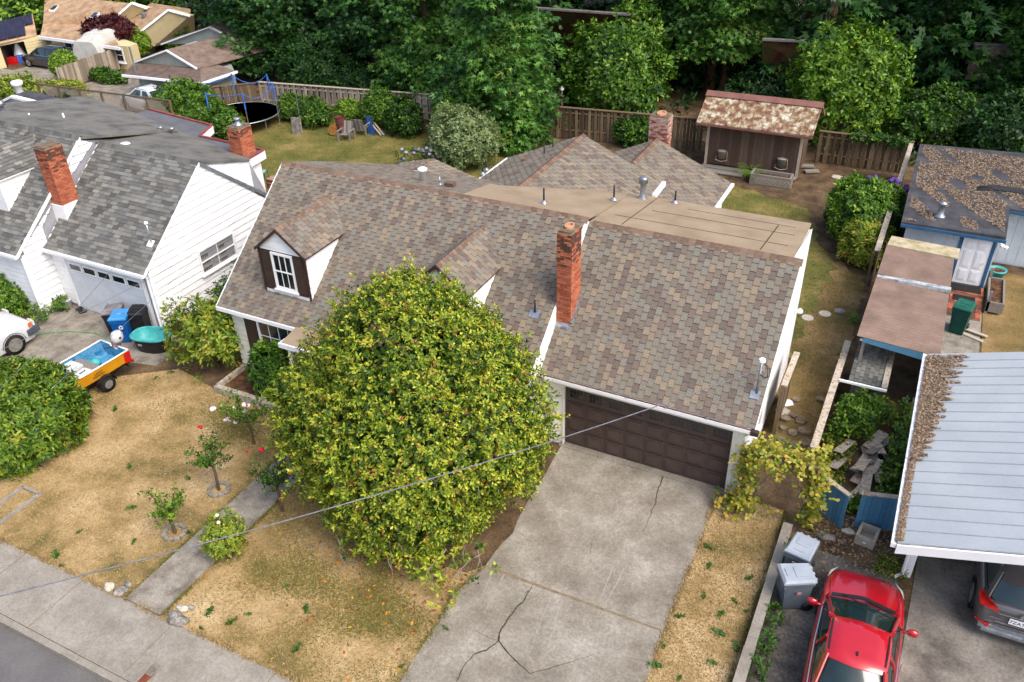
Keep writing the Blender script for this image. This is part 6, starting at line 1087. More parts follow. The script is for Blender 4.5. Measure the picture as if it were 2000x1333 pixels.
t = thing('covered_furniture', 'white dust sheet over goods inside the open garage', 'dust sheet', tuple(q0.lerp(q1,.5)+bk*.4)); b = MB(); b.lathe([(.5,0),(.4,.5),(.25,.9),(.12,1.2),(0,1.25)], (0,0,0), 12); mk('sheet', b, m_trim, t, True, local=True)
for k, cc in enumerate((m_rdp, m_tblue, m_wood)): p = q0.lerp(q1, .25+.25*k)+bk*.2; b = MB(); b.box((p.x,p.y,.25), (.6,.5,.5), .4); mk('storage_box', b, cc, None, label=('red','blue','wooden')[k]+' storage box on the floor of the open far garage', cat='box')
for fx in (.18, .38, .62, .8): p = E1.lerp(E2, fx)+Vector((.3,.5,0)); window(th, (p.x,p.y,.5), (dx.x,dx.y,0), 1.0, 1.1, 1, 1, 2, frame=.12)
# boat or trailer under a grey cover
t = thing('covered_boat', 'big boat under a pale grey tarpaulin by the wooden fence', 'covered boat', at(185,125)); c0 = at(150,140); c1 = at(218,112); dd = (c1-c0).normalized(); sd = Vector((-dd.y,dd.x,0)); sd = sd if sd.y > 0 else -sd; LL = (c1-c0).length
def tarp(u, v):
    x = u*LL*1.25; a = v*PI; hh = (2.1+.7*math.sin(PI*min(u*1.1,1))*.6)*(1-.0*u); w_ = 1.25; base = c0+dd*x; yy = -math.cos(a)*w_; zz = max(.35, hh*min(1, 1.25*math.sin(a)+.0)) + .04*math.sin(u*25+v*4)
    return tuple(base+sd*(1.25+yy*1.0)+Vector((0,0,zz)))
b = MB(); b.grid(tarp, 30, 14); mk('tarpaulin', b, mat('tarpaulin', [(186,184,176),(204,202,194)], scale=2, fa=.06, g=.85), t, True)
for u in (0, 1): b = MB(); pts = [tarp(u, v/10) for v in range(11)]; b.add(pts, [tuple(range(11))]); mk('tarpaulin_end', b, mat_tp if 'mat_tp' in globals() else t.children[0].data.materials[0], t)
fence('fence', 'silver-grey board fence running past the covered boat', tuple(at(125,176))[:2], tuple(at(238,135))[:2], 1.55, m_wood, bw=.16, pitch=.17, alt=False, cap=False, seed=21); fence('fence', 'silver-grey board fence above the flower pots by the sage house', tuple(at(240,134))[:2], tuple(at(305,98))[:2], 1.5, m_wood, bw=.16, pitch=.17, alt=False, cap=False, seed=22)
# lattice fence
l0 = at(66,236); l1 = at(318,268); l0 = Vector((-41.2,14.9,0)); l1 = Vector((-31.0,15.5,0)); t = fence('fence', 'grey fence with a lattice top behind the white house', (l0.x,l0.y), (l1.x,l1.y), 1.35, m_wood, bw=.15, pitch=.16, alt=False, cap=False, seed=23); L = (l1-l0).length
b = MB(); k = 0; x = -.9
while x < L: 
    for s in (1, -1):
        xa, xb = (x, x+.9) if s > 0 else (x+.9, x); a0 = (xa, 1.38); a1 = (xb, 2.25)
        if 0 <= min(xa,xb) and max(xa,xb) <= L: b.bar((a0[0],.02*s,a0[1]), (a1[0],.02*s,a1[1]), .03, .012, up=(0,1,0))
    x += .17
mk('lattice', b, m_wood, t, local=True, kind='stuff'); b = MB(); b.bx(0, L, -.04, .04, 2.25, 2.33); b.bx(0, L, -.03, .03, 1.36, 1.4); mk('top_rail', b, m_wooddk, t, local=True)
for i in range(7): x = L*i/6; b = MB(); b.bx(x-.05, x+.05, -.06, .06, 0, 2.3); mk('post', b, m_wooddk, t, local=True)
fence('fence', 'short cedar fence panel with heavy rail near the round bush', (-33.2,14.0), (-30.9,15.3), 1.1, m_wooddk, bw=.14, pitch=.15, alt=False, seed=24, capm=m_lichen)
# white building behind the grey roof
t = thing('garage_block', 'low white building with thick white roof edge behind the grey roof', 'building', (-34,9.5,0)); ga, gb_, gc = atY(24,189,10.4), atY(213,236,10.4), atY(-30,215,10.4); b = MB(); b.slab([Vector((gc.x+.4,10.5,0)), Vector((gb_.x-.6,10.5,0)), Vector((gb_.x-.6,10.5,gb_.z-.05)), Vector((ga.x,10.5,ga.z-.05)), Vector((gc.x+.4,10.5,gc.z-.05))], (0,.9,0)); mk('wall', b, m_whitewall, t)
for a_, c_ in ((ga,gb_),(gc,ga)): b = MB(); b.bar(a_, c_, .12, .26, up=(0,-1,0)); mk('rake_board', b, m_trim, t); b = MB(); b.slab([a_, c_, c_+Vector((0,1.0,0)), a_+Vector((0,1.0,0))], (0,0,.06)); mk('roof', b, m_felt, t)
b = MB(); b.lathe([(.55,0),(.55,.03)], (0,0,0), 20, 1, .45); b.v = [(atY(45,222,10.4).x+x,10.47-z,atY(45,222,10.4).z+y) for x,y,z in b.v]; mk('arched_window', b, m_glass, t); v = MB(); v.lathe([(.3,0),(.22,.1),(.22,1.2),(.32,1.25),(.32,1.45),(.2,1.5)], tuple(at(48,208,1.6)), 14); mk('chimney_pipe', v, m_trim, t, True)
# dim roofs under the trees
m_mossroof = mat('mossy_brown_roof', [(88,50,38),(112,70,50),(96,90,50),(76,74,40)], scale=1.5, fine=14, fa=.3, detail=8)
def dimhouse(label, pts, wallh, m=m_mossroof, wm=None):
    a, b_, c, d_ = pts; t = thing('house', label, 'house', (a.x,a.y,0)); poly3('roof', m, [a, b_, c, d_], (0,0,-.15), t); poly3('roof', m, [d_, c, c+(c-b_)*Vector((1,1,-1)) if False else c+Vector((0,4,-1.5)), d_+Vector((0,4,-1.5))], (0,0,-.15), t)
    b = MB(); slabpoly(b, [(a.x+.4,a.y+.5),(b_.x-.4,b_.y+.5),(b_.x-.4,d_.y+3.5),(a.x+.4,d_.y+3.5)], -.05, a.z-.1); mk('wall', b, wm or m_brown, t); b = MB(); b.bar(d_+Vector((0,0,.02)), c+Vector((0,0,.02)), .3, .1); mk('ridge_cap', b, m_gravroof, t)
def roofq(x0, x1, ye, yr, ze_, zr_): e0, e1_ = at(x0,ye[0],ze_), at(x1,ye[1],ze_); return [e0, e1_, Vector((e1_.x,at(x1,yr[1],zr_).y,zr_)), Vector((e0.x,at(x0,yr[0],zr_).y,zr_))]
dimhouse('red-brown mossy roof glimpsed between the conifers at top centre', roofq(1085,1262,(78,92),(20,32),2.6,5.2), 2.6); dimhouse('mossy roof and dark red wall right of the twin-trunk cedar', roofq(1490,1590,(140,150),(78,82),2.5,4.6), 2.5, wm=mat('dark_red_wall', [(64,30,30),(80,40,38)], scale=2, fa=.1)); dimhouse('leaf-strewn roof showing through the trees at far right', roofq(1885,1975,(150,155),(85,88),2.4,4.2), 2.4, m_rfbr)
# ------------------------------------------------------------------ overhead wires
def cable(label, a, c, sag, r, m, name='overhead_cable'):
    a = Vector(a); c = Vector(c); P = [a.lerp(c, i/40)-Vector((0,0,sag*4*(i/40)*(1-i/40))) for i in range(41)]; b = MB(); b.tube(P, r, 6); return mk(name, b, m, None, True, label=label, cat='cable')
m_cab = mat('cable_grey', [(104,104,110),(130,130,136)], scale=6, fa=.1); m_cabw = mat('cable_white', [(196,196,200),(214,214,218)], scale=6, fa=.05)
cable('thick grey service cable crossing the lawn to the garage roof mast', (5.25,.31,4.1), at(-230,1222,6.4), .35, .013, m_cab)
m0 = Vector((-16.0,.25,4.0)); cable('bright service wire running from the white house mast', m0, at(-60,820,5.2), .15, .006, m_cab); cable('thin dark wire over the white garage door', atX(375,500,-15.7), at(-80,720,5.0), .1, .007, m_galv); cable('thin wire from white house eave across its drive', (-15.72,4.9,2.9), at(100,760,3.2), .1, .006, m_galv)
# ------------------------------------------------------------------ vegetation
def unit(v): return v/np.maximum(np.linalg.norm(v, axis=-1, keepdims=True), 1e-9)
def rosettes(name, C, N, k, L, Wd, m, parent, tmean=.45, tsd=.2, th=(35, 88), up=.35, **kw):
    C = np.asarray(C, float); n = len(C); a = unit(N+np.array([0, 0, up])+rng.normal(0, .25, (n, 3))); e1 = unit(np.cross(a, rng.normal(0, 1, (n, 3)))); e2 = np.cross(a, e1)
    ph = (np.arange(k)[None]*2*PI/k+rng.uniform(0, 6.3, (n, 1))+rng.normal(0, .3, (n, k)))[..., None]; t = np.radians(rng.uniform(*th, (n, k)))[..., None]
    d = np.cos(t)*a[:, None]+np.sin(t)*(np.cos(ph)*e1[:, None]+np.sin(ph)*e2[:, None]); s = np.cross(d, a[:, None]+1e-6); s = unit(s); l = L*rng.uniform(.6, 1.15, (n, k, 1)); w_ = Wd*rng.uniform(.7, 1.2, (n, k, 1))
    c = C[:, None]+rng.normal(0, L*.22, (n, k, 3)); up_ = np.cross(s, d); p0 = c+d*l*.08; p1 = c+d*l*.55+s*w_/2+up_*l*.06; p2 = c+d*l-up_*l*.08; p3 = c+d*l*.55-s*w_/2+up_*l*.06
    V = np.stack([p0, p1, p2, p3], 2).reshape(-1, 3); tt = np.clip(np.repeat(rng.normal(tmean, tsd*.7, n), k)+rng.normal(0, tsd*.7, n*k), 0, 1)
    return npmesh(name, V, 4, tt, m, parent, **kw)
def blob(c, r, n, amp=.14, seed=0, lo=.82, zmin=.08, bias=-.35, f=1.):
    q = np.random.default_rng(seed); d = unit(q.normal(0, 1, (int(n*1.6), 3))); d = d[d[:, 2] > bias-.6*q.random(len(d))][:n]
    ph = q.uniform(0, 6.3, (9,)); k = f*np.array([[2.1,1.3,.7],[3.7,-2.2,1.9],[-5.1,4.3,2.7],[1.2,6.1,-5.2],[7.3,3.1,6.4]]); lum = sum(np.sin(d @ k[i]*1.6+ph[i])*(.5 if i < 2 else .35) for i in range(5))
    rad = (1+amp*lum)*np.where(q.random(len(d)) < .72, q.uniform(.93, 1.02, len(d)), q.uniform(lo, .95, len(d))); P = np.asarray(c)+d*rad[:, None]*np.asarray(r); N = unit(d/np.asarray(r)); k_ = P[:, 2] > zmin; return P[k_], N[k_]
def limb(mb, a, c, r0, r1, n=5, wob=.12):
    a = Vector(a); c = Vector(c); L = (c-a).length; mb.tube([a.lerp(c, i/n)+Vector((random.uniform(-wob,wob),random.uniform(-wob,wob),random.uniform(-wob,wob)))*L*.25*(0 < i < n) for i in range(n+1)], [r0+(r1-r0)*i/n for i in range(n+1)], 6)
def bush(name, label, cat, c, r, n, k, L, Wd, m, amp=.14, seed=0, tmean=.45, tsd=.2, group=None, bark=None, stems=5, th=(35, 88), zmin=.08, part='crown', lo=.8, bias=-.35, inner=.35):
    t = thing(name, label, cat, (c[0], c[1], 0), 0, group); P, N = blob(c, r, n, amp, seed, lo, zmin, bias); rosettes(part, P, N, k, L, Wd, m, t, tmean, tsd, th)
    if inner: P, N = blob(c, np.asarray(r)*.72, int(n*inner), amp, seed+1, .6, zmin, bias); rosettes('inner_leaves', P, N, k, L*1.25, Wd*1.3, m, t, tmean, tsd, th)
    b = MB()
    for i in range(stems): q = P[rng.integers(len(P))]; limb(b, (c[0]+random.uniform(-.15,.15)*r[0], c[1]+random.uniform(-.15,.15)*r[1], -.05), tuple(q), .05+.012*r[2], .015)
    mk('stems', b, bark or m_bark, t); return t
# the big camellia before the house
cam_c = (-2.58, -3.72, 3.2)
t = thing('tree', 'huge round camellia tree with glossy yellow-green leaves before the house', 'tree', (-2.4,-3.6,0))
LOBES = [((-2.55,-3.75,2.7),(3.25,3.05,2.5)), ((-2.8,-3.4,4.4),(2.3,2.2,1.95)), ((-4.5,-4.2,2.6),(1.85,1.75,2.1)), ((-.9,-3.3,2.9),(1.7,1.9,1.9)), ((-2.2,-5.4,2.0),(2.0,1.5,1.7)), ((-1.5,-2.6,4.0),(1.5,1.4,1.5)), ((-3.9,-2.9,3.9),(1.5,1.4,1.5)), ((-2.95,-3.1,5.25),(1.35,1.3,1.25))]
def lobed(lobes, n, amp, seed, lo, zmin, bias, f, keep=.86, shrink=1.):
    PP, NN = [], []; tot = sum(r[0]*r[2] for _, r in lobes)
    for i, (c, r) in enumerate(lobes):
        P, N = blob(c, np.asarray(r)*shrink, int(n*r[0]*r[2]/tot), amp, seed+i, lo, zmin, bias, f); k = np.ones(len(P), bool)
        for j, (c2, r2) in enumerate(lobes):
            if j != i: k &= np.linalg.norm((P-np.asarray(c2))/(np.asarray(r2)*shrink), axis=1) > keep
        PP.append(P[k]); NN.append(N[k])
    return np.concatenate(PP), np.concatenate(NN)
P, N = lobed(LOBES, 22000, .11, 5, .78, .3, -.85, 2.8); rosettes('crown', P, N, 8, .12, .052, l_camel, t, .47, .27, (30, 85), .3)
k = rng.random(len(P)) < .09; SP = P[k]+N[k]*rng.uniform(.08,.34,(k.sum(),1))+[0,0,.05]; SP = np.concatenate([SP, SP-N[k]*.1]); rosettes('sprig_leaves', SP, np.concatenate([N[k],N[k]]), 6, .13, .055, l_camel, t, .62, .2, (20,75), .5)
P, N = lobed(LOBES, 5000, .1, 26, .7, .3, -.8, 1.5, .8, .8); rosettes('inner_leaves', P, N, 7, .2, .1, l_camel, t, .3, .2)
P = np.c_[rng.normal(-1.6, .9, 160), rng.normal(-6.0, .45, 160), rng.uniform(.3, 1.3, 160)]; rosettes('skirt_leaves', P, np.tile([0,-.4,.6], (160,1)), 9, .17, .07, l_camel, t, .5, .22)
b = MB(); limb(b, (-2.4,-3.6,-.1), (-2.45,-3.7,1.5), .22, .17, 6, .04); mk('trunk', b, m_bark, t); b = MB()
for i in range(26): a = random.uniform(0, 6.3); limb(b, (-2.45,-3.7,random.uniform(.6,1.6)), (-2.5+2.7*math.cos(a),-3.8+2.6*math.sin(a),random.uniform(1.0,5.2)), .07, .012, 6, .2)
mk('branches', b, m_bark, t); b = MB()
for i in range(46): x = random.uniform(-3.2,.3); y = -6.1+random.uniform(-.7,.9)+.25*x*.2; z = random.uniform(.3,1.5); limb(b, (x,y,z), (x+random.uniform(-.5,.5),y-random.uniform(.1,.6),z-random.uniform(-.1,.4)), .014, .005, 4, .2)
for i in range(40): a = random.uniform(-1.4, .3); z = random.uniform(1.2,3.4); q = Vector((cam_c[0]+2.85*math.cos(a), cam_c[1]+2.75*math.sin(a), z)); limb(b, q, q+Vector((random.uniform(-.1,.45),random.uniform(-.35,.2),random.uniform(-.25,.25))), .012, .005, 4, .2)
mk('dead_twigs', b, m_twig, t, kind='stuff')
# shrubs around the front
hc = at(72,820,1.0)
bush('rhododendron', 'big spreading rhododendron at the left edge of the lawn', 'shrub', (hc.x-1.3,hc.y-.25,.7), (2.3,2.2,1.5), 2500, 10, .2, .07, l_rhodo, .12, 21, .42, .2, zmin=.05)
q = at(405,640,1.5); bush('rhododendron', 'loose yellowish rhododendron between the two houses', 'shrub', (q.x,q.y,1.35), (1.2,1.1,1.2), 330, 10, .24, .075, l_rhodo, .3, 22, .6, .2, stems=9, lo=.45, inner=.15)
q = at(533,720,1.0); bush('rhododendron', 'dark green rhododendron under the front window', 'shrub', (q.x,q.y,.85), (.75,.65,.95), 330, 10, .2, .065, l_green, .18, 23, .4, .2, stems=6)
q = at(12,575,.7); bush('shrub', 'clipped bright green shrub by the white house corner', 'shrub', (q.x-.2,q.y+.1,.55), (1.15,1.0,.95), 700, 8, .13, .06, l_green, .08, 24, .62, .22)
for k, (qx, qy, rr, hh, lab) in enumerate(((95,588,.45,.6,'small leafy plant against the white strip wall'),(60,615,.7,.45,'low mixed flower bed plant left of the bucket'),(112,595,.4,.35,'low green plant beside the white bucket'),(30,640,.5,.35,'weedy clump by the white off-road car'))): q = at(qx,qy,.2); bush('garden_plant', lab, 'plant', (q.x,q.y,hh*.5), (rr,rr*.8,hh), 110, 8, .14, .05, l_green, .3, 30+k, .5, .25, stems=3, inner=0)
q = at(425,562,1.0); bush('shrub', 'grey-leaved shrub in the gap beside the white gable', 'shrub', (-13.6,1.6,.9), (.9,1.3,1.1), 350, 9, .16, .06, l_dark, .2, 36, .6, .25)
q = at(540,370,.5); bush('shrub', 'scraggly bush by the brick fireplace and patio', 'shrub', (-15.2,7.6,.9), (.8,1.6,1.2), 330, 7, .16, .06, l_green, .3, 37, .55, .28, stems=8)
def fern(label, p, r, n=26, m=None, name='fern', group=None):
    t = thing(name, label, 'fern', (p[0],p[1],0), 0, group); V = []; 
    for i in range(n):
        a = 2*PI*i/n+random.uniform(-.2,.2); L = r*random.uniform(.7,1.1); h = r*random.uniform(.5,.9); d = np.array([math.cos(a), math.sin(a), 0]); s = np.array([-d[1], d[0], 0]); pr = None
        for j in range(14):
            u = (j+1)/14; c = np.array([p[0],p[1],.05])+d*L*u+np.array([0,0,h*4*u*(1-u*.75)*.55]); w_ = .14*r*(1-u*.85)
            for sg in (-1, 1): e = c+s*sg*w_+d*.05*r; V += [c, c+d*.035, e, c-d*.02]
    npmesh('fronds', np.array(V), 4, rng.uniform(.2,1,len(V)//4), m or l_fern, t); return t
fern('large sword fern beside the white garage corner', tuple(at(318,625))[:2], 1.0, 34); fern('bright fern between hutch and carport', (8.85,5.3), .8, 26); fern('fern growing at the shed steps', tuple(at(1465,352))[:2], 1.0, 26, l_green); fern('small fern tuft by the fence under the red-brown lean-to', tuple(at(1667,630))[:2], .3, 14, l_green)
# roses
def rose(label, p, h, tr, n, m, blooms, seed, r=.45, lean=(0,0), yell=.4):
    rn = random.Random(seed); t = thing('rose_bush', label, 'rose', (p.x,p.y,0), 0, 'roses along the front walk'); b = MB(); top = Vector((p.x+lean[0],p.y+lean[1],tr)); limb(b, (p.x,p.y,-.05), top, .045, .04, 4, .1); mk('trunk', b, m_bark, t); b = MB(); ends = []
    for i in range(n):
        a = 2*PI*i/n+rn.uniform(-.4,.4); L = r*rn.uniform(.6,1.15); e = top+Vector((math.cos(a)*L, math.sin(a)*L, (h-tr)*rn.uniform(.3,1.05))); limb(b, top, e, .02, .007, 4, .25); ends += [top.lerp(e, u) for u in (.4,.55,.7,.8,.9,1.)]+[e]
    mk('canes', b, m_bark, t); E = np.array([tuple(e) for e in ends for _ in range(3)])+rng.normal(0, .09, (len(ends)*3, 3)); rosettes('leaves', E, rng.normal(0, .5, E.shape)+[0,0,.5], 6, .09, .05, m, t, yell, .22)
    for k, (px_, py_, mm, s) in enumerate(blooms):
        q = atY(px_, py_, p.y+rn.uniform(-.15,.15)); fl = MB()
        for l in range(4): fl.lathe([(0,-.03*s),(.055*s,0),(.06*s,.03*s),(.035*s,.055*s),(0,.05*s)], tuple(q+Vector((rn.gauss(0,.02*s),rn.gauss(0,.02*s),.012*l))), 7)
        mk('bloom', fl, mm, t, True); b = MB(); limb(b, top, q, .008, .005, 4, .15); mk('bloom_stem', b, l_green, t)
def ring(label, p, r): 
    t = thing('stone_ring', label, 'edging', (p.x,p.y,0))
    for i in range(11): a = 2*PI*i/11; b = MB(); b.box((p.x+r*math.cos(a),p.y+r*math.sin(a),.03), (.11,r*.52,.09), a); mk('edging_stone', b, m_walk, t)
r1 = at(342,1042); rose('small rose standard in a stone ring nearest the sidewalk', r1, 1.4, .6, 9, l_green, (), 1, .42, (-.08,.05), .6); ring('ring of stones round the rose nearest the sidewalk', r1, .27)
r2 = at(428,958); rose('rose standard with one red bloom and a dark trunk', r2, 1.75, .85, 9, l_green, ((393,837,m_redpet,.8),(416,800,m_pink,1.1)), 2, .42, (-.05,.05), .35); ring('ring of stones round the rose with one red bloom', r2, .27)
r3 = at(497,868); rose('rose with many pale pink blooms beside the big tree', r3, 1.6, .75, 10, l_green, ((458,798,m_pink,1.),(477,793,m_pink,.9),(484,795,m_pink,.9),(478,806,m_pink,.8),(441,822,m_pink,.9),(449,822,m_pink,.9),(459,827,m_pink,.8),(470,813,m_pink,.6)), 3, .6, (-.1,.05), .5)
r4 = at(553,1000); rose('rose standard with a crimson bloom beside the walk', r4, 1.6, .8, 9, l_green, ((511,881,m_redpet,1.0),(484,884,m_redpet,.5)), 4, .5, (-.12,.1), .3)
r5 = at(455,1100); t = bush('rose_bush', 'full yellow-green rose bush overhanging the walk', 'rose', (r5.x-.25,r5.y+.15,.72), (.52,.55,.62), 420, 6, .085, .05, l_rhodo, .2, 44, .62, .18, 'roses along the front walk', m_bark, 7, zmin=.2)
for q in ((424,1008),(427,1022)): b = MB(); c = atY(*q, r5.y-.1); b.lathe([(.02,0),(.05,.02),(.03,.05)], tuple(c), 8); mk('bloom', b, m_pink, t)
# weeds in the dry lawn
WD_ = [(393,1228),(452,1216),(253,912),(485,1200),(410,1195),(370,1042),(155,1040),(110,1085),(258,992),(262,1058),(120,1106),(580,1268),(368,935),(560,1145),(598,1190),(1327,1205),(1375,1165),(1405,1237),(1408,1200),(1435,1175),(1457,1195),(1438,1265),(1392,1295),(1327,1325),(1383,1070),(1463,1130),(1295,1262),(1280,1300),(1385,1106),(870,1228),(785,1302),(225,800),(335,728),(305,738)]
V0 = None; proto = None
for k, q in enumerate(WD_):
    p = at(*q); s = .5+.5*((k*37) % 10)/10
    if proto is None:
        proto = thing('weed', 'small green weed tuft in the dry lawn', 'weed', (0,0,0), 0, 'weeds in the dry lawn'); C = np.c_[rng.normal(0,.07,8), rng.normal(0,.05,8), np.full(8,.015)]; rosettes('leaves', C, np.tile([0,0,1.], (8,1)), 8, .085, .03, l_weed, proto, .4, .25, (60,89)); o = proto
    else: o = copy_tree(proto)
    o.location = (p.x, p.y, 0); o.rotation_euler.z = k*1.3; o.scale = (s*1.2,)*3
WT['weed'] = Vector()
n = 420; P = np.c_[rng.normal(-1.6,1.9,n), rng.normal(-6.4,1.3,n), np.full(n,.03)]; P = P[P[:,0] < .0-.0*P[:,1]]; flakes('fallen_leaves', P, .055, mat('fallen_leaf', [(190,120,40),(210,160,60),(150,70,40),(120,80,50)], tint=True, fa=.1), None, label='scattered fallen leaves under the round tree')
n = 900; P = np.c_[rng.uniform(7.0,9.6,n), rng.normal(-.3,.7,n), np.full(n,.02)]; flakes('fallen_leaves', P, .05, m_litter, None, label='brown leaf litter at the foot of the blue gates')
# vine arch between garage corner and blue gate
t = thing('vine_arch', 'wooden arch covered with yellowing grape vine beside the garage', 'vine', (6.3,-.3,0)); b = MB()
for x, y in ((5.45,-.3),(7.1,-.35)): b.bx(x-.05, x+.05, y-.05, y+.05, 0, 1.95)
b.bx(5.3, 7.2, -.4, -.3, 1.95, 2.03); mk('frame', b, m_wooddk, t); C = []
for i in range(260): x = random.uniform(5.2, 7.35); C.append((x, -.3+random.gauss(0,.28), 1.95+random.gauss(0,.16)))
for i in range(230): x = random.choice((5.45,5.35,7.15,7.2)); C.append((x+random.gauss(0,.16), -.4+random.gauss(0,.16), random.uniform(.1,1.9)))
for i in range(70): C.append((5.35+random.gauss(0,.3), -.55+random.gauss(0,.2), random.uniform(.1,.5)))
C = np.array(C); rosettes('leaves', C, rng.normal(0,.4,C.shape)+[0,-.3,.6], 5, .13, .12, l_yell, t, .5, .24, (40,90)); b = MB()
for i in range(16): x = random.choice((5.45,7.12)); limb(b, (x,-.35,0), (x+random.uniform(-.1,.9)*(1 if x < 6 else -1),-.3+random.uniform(-.2,.2),1.95), .018, .008, 6, .25)
mk('canes', b, m_twig, t)
# overgrown pen
def patch(name, label, pts, n, k, L, Wd, m, zlo, zhi, tmean=.45, cat='plant', seed=0):
    t = thing(name, label, cat, (sum(p[0] for p in pts)/len(pts), sum(p[1] for p in pts)/len(pts), 0)); lo = np.min(pts, 0); hi = np.max(pts, 0); P = rng.uniform(lo, hi, (n*2, 2)); P = P[inside(pts, P)][:n]; q = np.random.default_rng(seed).uniform(0, 6, 3)
    z = zlo+(zhi-zlo)*np.clip(.5+.35*np.sin(P[:,0]*2.2+q[0])+.35*np.sin(P[:,1]*1.9+q[1]), 0, 1)*rng.uniform(.5,1,len(P)); rosettes('leaves', np.c_[P, z], rng.normal(0,.4,(len(P),3))+[0,0,.7], k, L, Wd, m, t, tmean, .25, (40,90)); return t
patch('bramble', 'bramble thicket climbing the hutch in the pen', [(6.95,3.2),(8.1,3.4),(8.6,4.6),(8.3,5.2),(7.2,5.0)], 420, 6, .15, .08, l_green, .1, 1.0, .5, seed=1); patch('bramble', 'dark brambles along the carport side of the pen', [(8.6,1.2),(9.4,1.0),(9.5,5.6),(8.8,5.8)], 420, 6, .14, .08, l_green, .1, .8, .35, seed=2); patch('bramble', 'yellowing weeds inside the boundary fence of the pen', [(6.95,.8),(7.7,.8),(7.8,3.4),(6.98,3.4)], 260, 6, .13, .08, l_yell, .05, .5, .25, seed=3); patch('bramble', 'green creeper behind the blue gates', [(7.3,.5),(9.2,.8),(9.2,1.4),(7.4,1.3)], 260, 6, .12, .08, l_green, .1, .6, .6, seed=4)
patch('wildflowers', 'low weeds with tiny yellow flowers at the carport post', [(8.9,-1.3),(9.6,-1.5),(9.7,-.6),(9.0,-.6)], 90, 6, .1, .03, l_fern, .05, .25, .6, seed=5)
C = np.c_[rng.uniform(9.0,9.6,50), rng.uniform(-1.4,-.7,50), rng.uniform(.15,.3,50)]; flakes('yellow_blossoms', C, .025, mat('yellow_petals', [(220,190,30),(236,210,60)], tint=True, fa=.1), None, label='tiny yellow blossoms by the carport post')
for k, q in enumerate(((1462,1250),(1482,1200),(1466,1310),(1545,1080),(1520,1110))): p = at(*q); bush('weed_clump', ('bright weed clump at the border wall, nearest the street','bright weed clump at the border wall beside the red car mirror','low weed clump at the border wall by the picture foot','weed clump between border wall and grey bin','small weed clump left of the turned grey bin')[k], 'weed', (7.0,p.y,.12), (.2,.28,.2), 40, 7, .12, .05, l_weed, .2, 60+k, .6, .2, stems=2, inner=0)
q = at(1058,905,.2); patch('bed_plants', 'strappy green plants in the bed beside the garage', [(-1.6,-1.6),(-.4,-.9),(-.3,-1.9),(-1.0,-2.6),(-1.8,-2.4)], 150, 6, .2, .05, l_green, .05, .45, .6, seed=8)
patch('bed_shrub', 'small shrub under the crown beside the driveway', [(-1.5,-4.6),(-.5,-4.4),(-.45,-3.4),(-1.3,-3.3)], 240, 7, .1, .05, l_green, .1, .9, .45, seed=9)
# back garden shrubs
def gb(q, z, r, n, k, L, m, lab, seed, tm=.45, amp=.16, name='shrub', Wd=None, **kw): p = at(q[0], q[1], z); return bush(name, lab, 'shrub', (p.x,p.y,z), r, n, k, L, Wd or L*.42, m, amp, seed, tm, .22, **kw)
gb((365,215),1.1,(2.3,1.7,1.5),1500,8,.22,l_green,'big olive-green shrub left of the trampoline',71,.5); gb((440,246),.8,(1.25,.9,1.05),520,8,.2,l_green,'lower green shrub beside the rear chimney',72,.45)
gb((905,275),1.35,(1.85,1.7,1.65),1300,8,.18,l_pale,'pale grey-green bush behind the tan rear roof',73,.45,.16); gb((878,238),1.2,(.9,.8,1.2),420,8,.2,l_green,'lime-green bush behind the grey-green one',74,.9); gb((875,305),.5,(1.2,.6,.6),300,8,.16,l_green,'yellow-green low shrub by the rear roof edge',75,.8)
for k, (q, r, lab, tm) in enumerate((((612,222),(1.15,.9,.9),'rounded green shrub before the pale fence by the slab',.4),((568,212),(.7,.6,.9),'narrow shrub between trampoline and slab',.5),((682,216),(.9,.6,.6),'low yellow-green shrub against the pale fence',.75),((742,215),(1.1,.9,1.2),'tall loose shrub behind the leaning boards',.5),((790,232),(1.0,.9,1.2),'dark shrub right of the leaning boards',.25),((1240,262),(1.1,.6,.9),'dark shrub before the brown fence by the brick chimney',.3),((1115,242),(.6,.4,.4),'small shrub at the foot of the brown fence',.35))): gb(q, r[2]*.8, r, int(360*r[0]*r[2]), 8, .2, l_green, lab, 80+k, tm)
t = thing('hydrangea', 'mauve hydrangea behind the rear roof ridge', 'shrub', at(812,312)); p = at(812,308,.8); P, N = blob((p.x,p.y,.6), (1.2,.7,.6), 90, .15, 90); rosettes('leaves', P, N, 6, .18, .1, l_green, t)
for i in range(34): q = P[rng.integers(len(P))]; b = MB(); b.lathe([(0,-.07),(.09,-.03),(.1,.03),(.06,.08),(0,.09)], tuple(q+[0,0,.08]), 8, t=random.random()); mk('flower_head', b, m_mauve, t, True)
t = gb((1688,415),1.15,(1.5,2.0,1.35),1500,9,.2,l_green,'tall rhododendron with purple blooms by the right fence',91,.5,name='rhododendron'); c = t.location
for q in ((1705,352),(1745,357),(1672,370),(1768,372)): p = at(*q,2.0); b = MB(); [b.lathe([(0,-.08),(.1,-.02),(.08,.06),(0,.1)], (p.x+random.gauss(0,.14),p.y+random.gauss(0,.14),2.1+random.gauss(0,.06)), 7) for _ in range(7)]; mk('blossom', b, m_purple, t, True)
gb((1690,478),.75,(.95,.9,.95),520,10,.22,l_rhodo,'yellow-green rhododendron in front of the purple one',92,.66,name='rhododendron',Wd=.075)
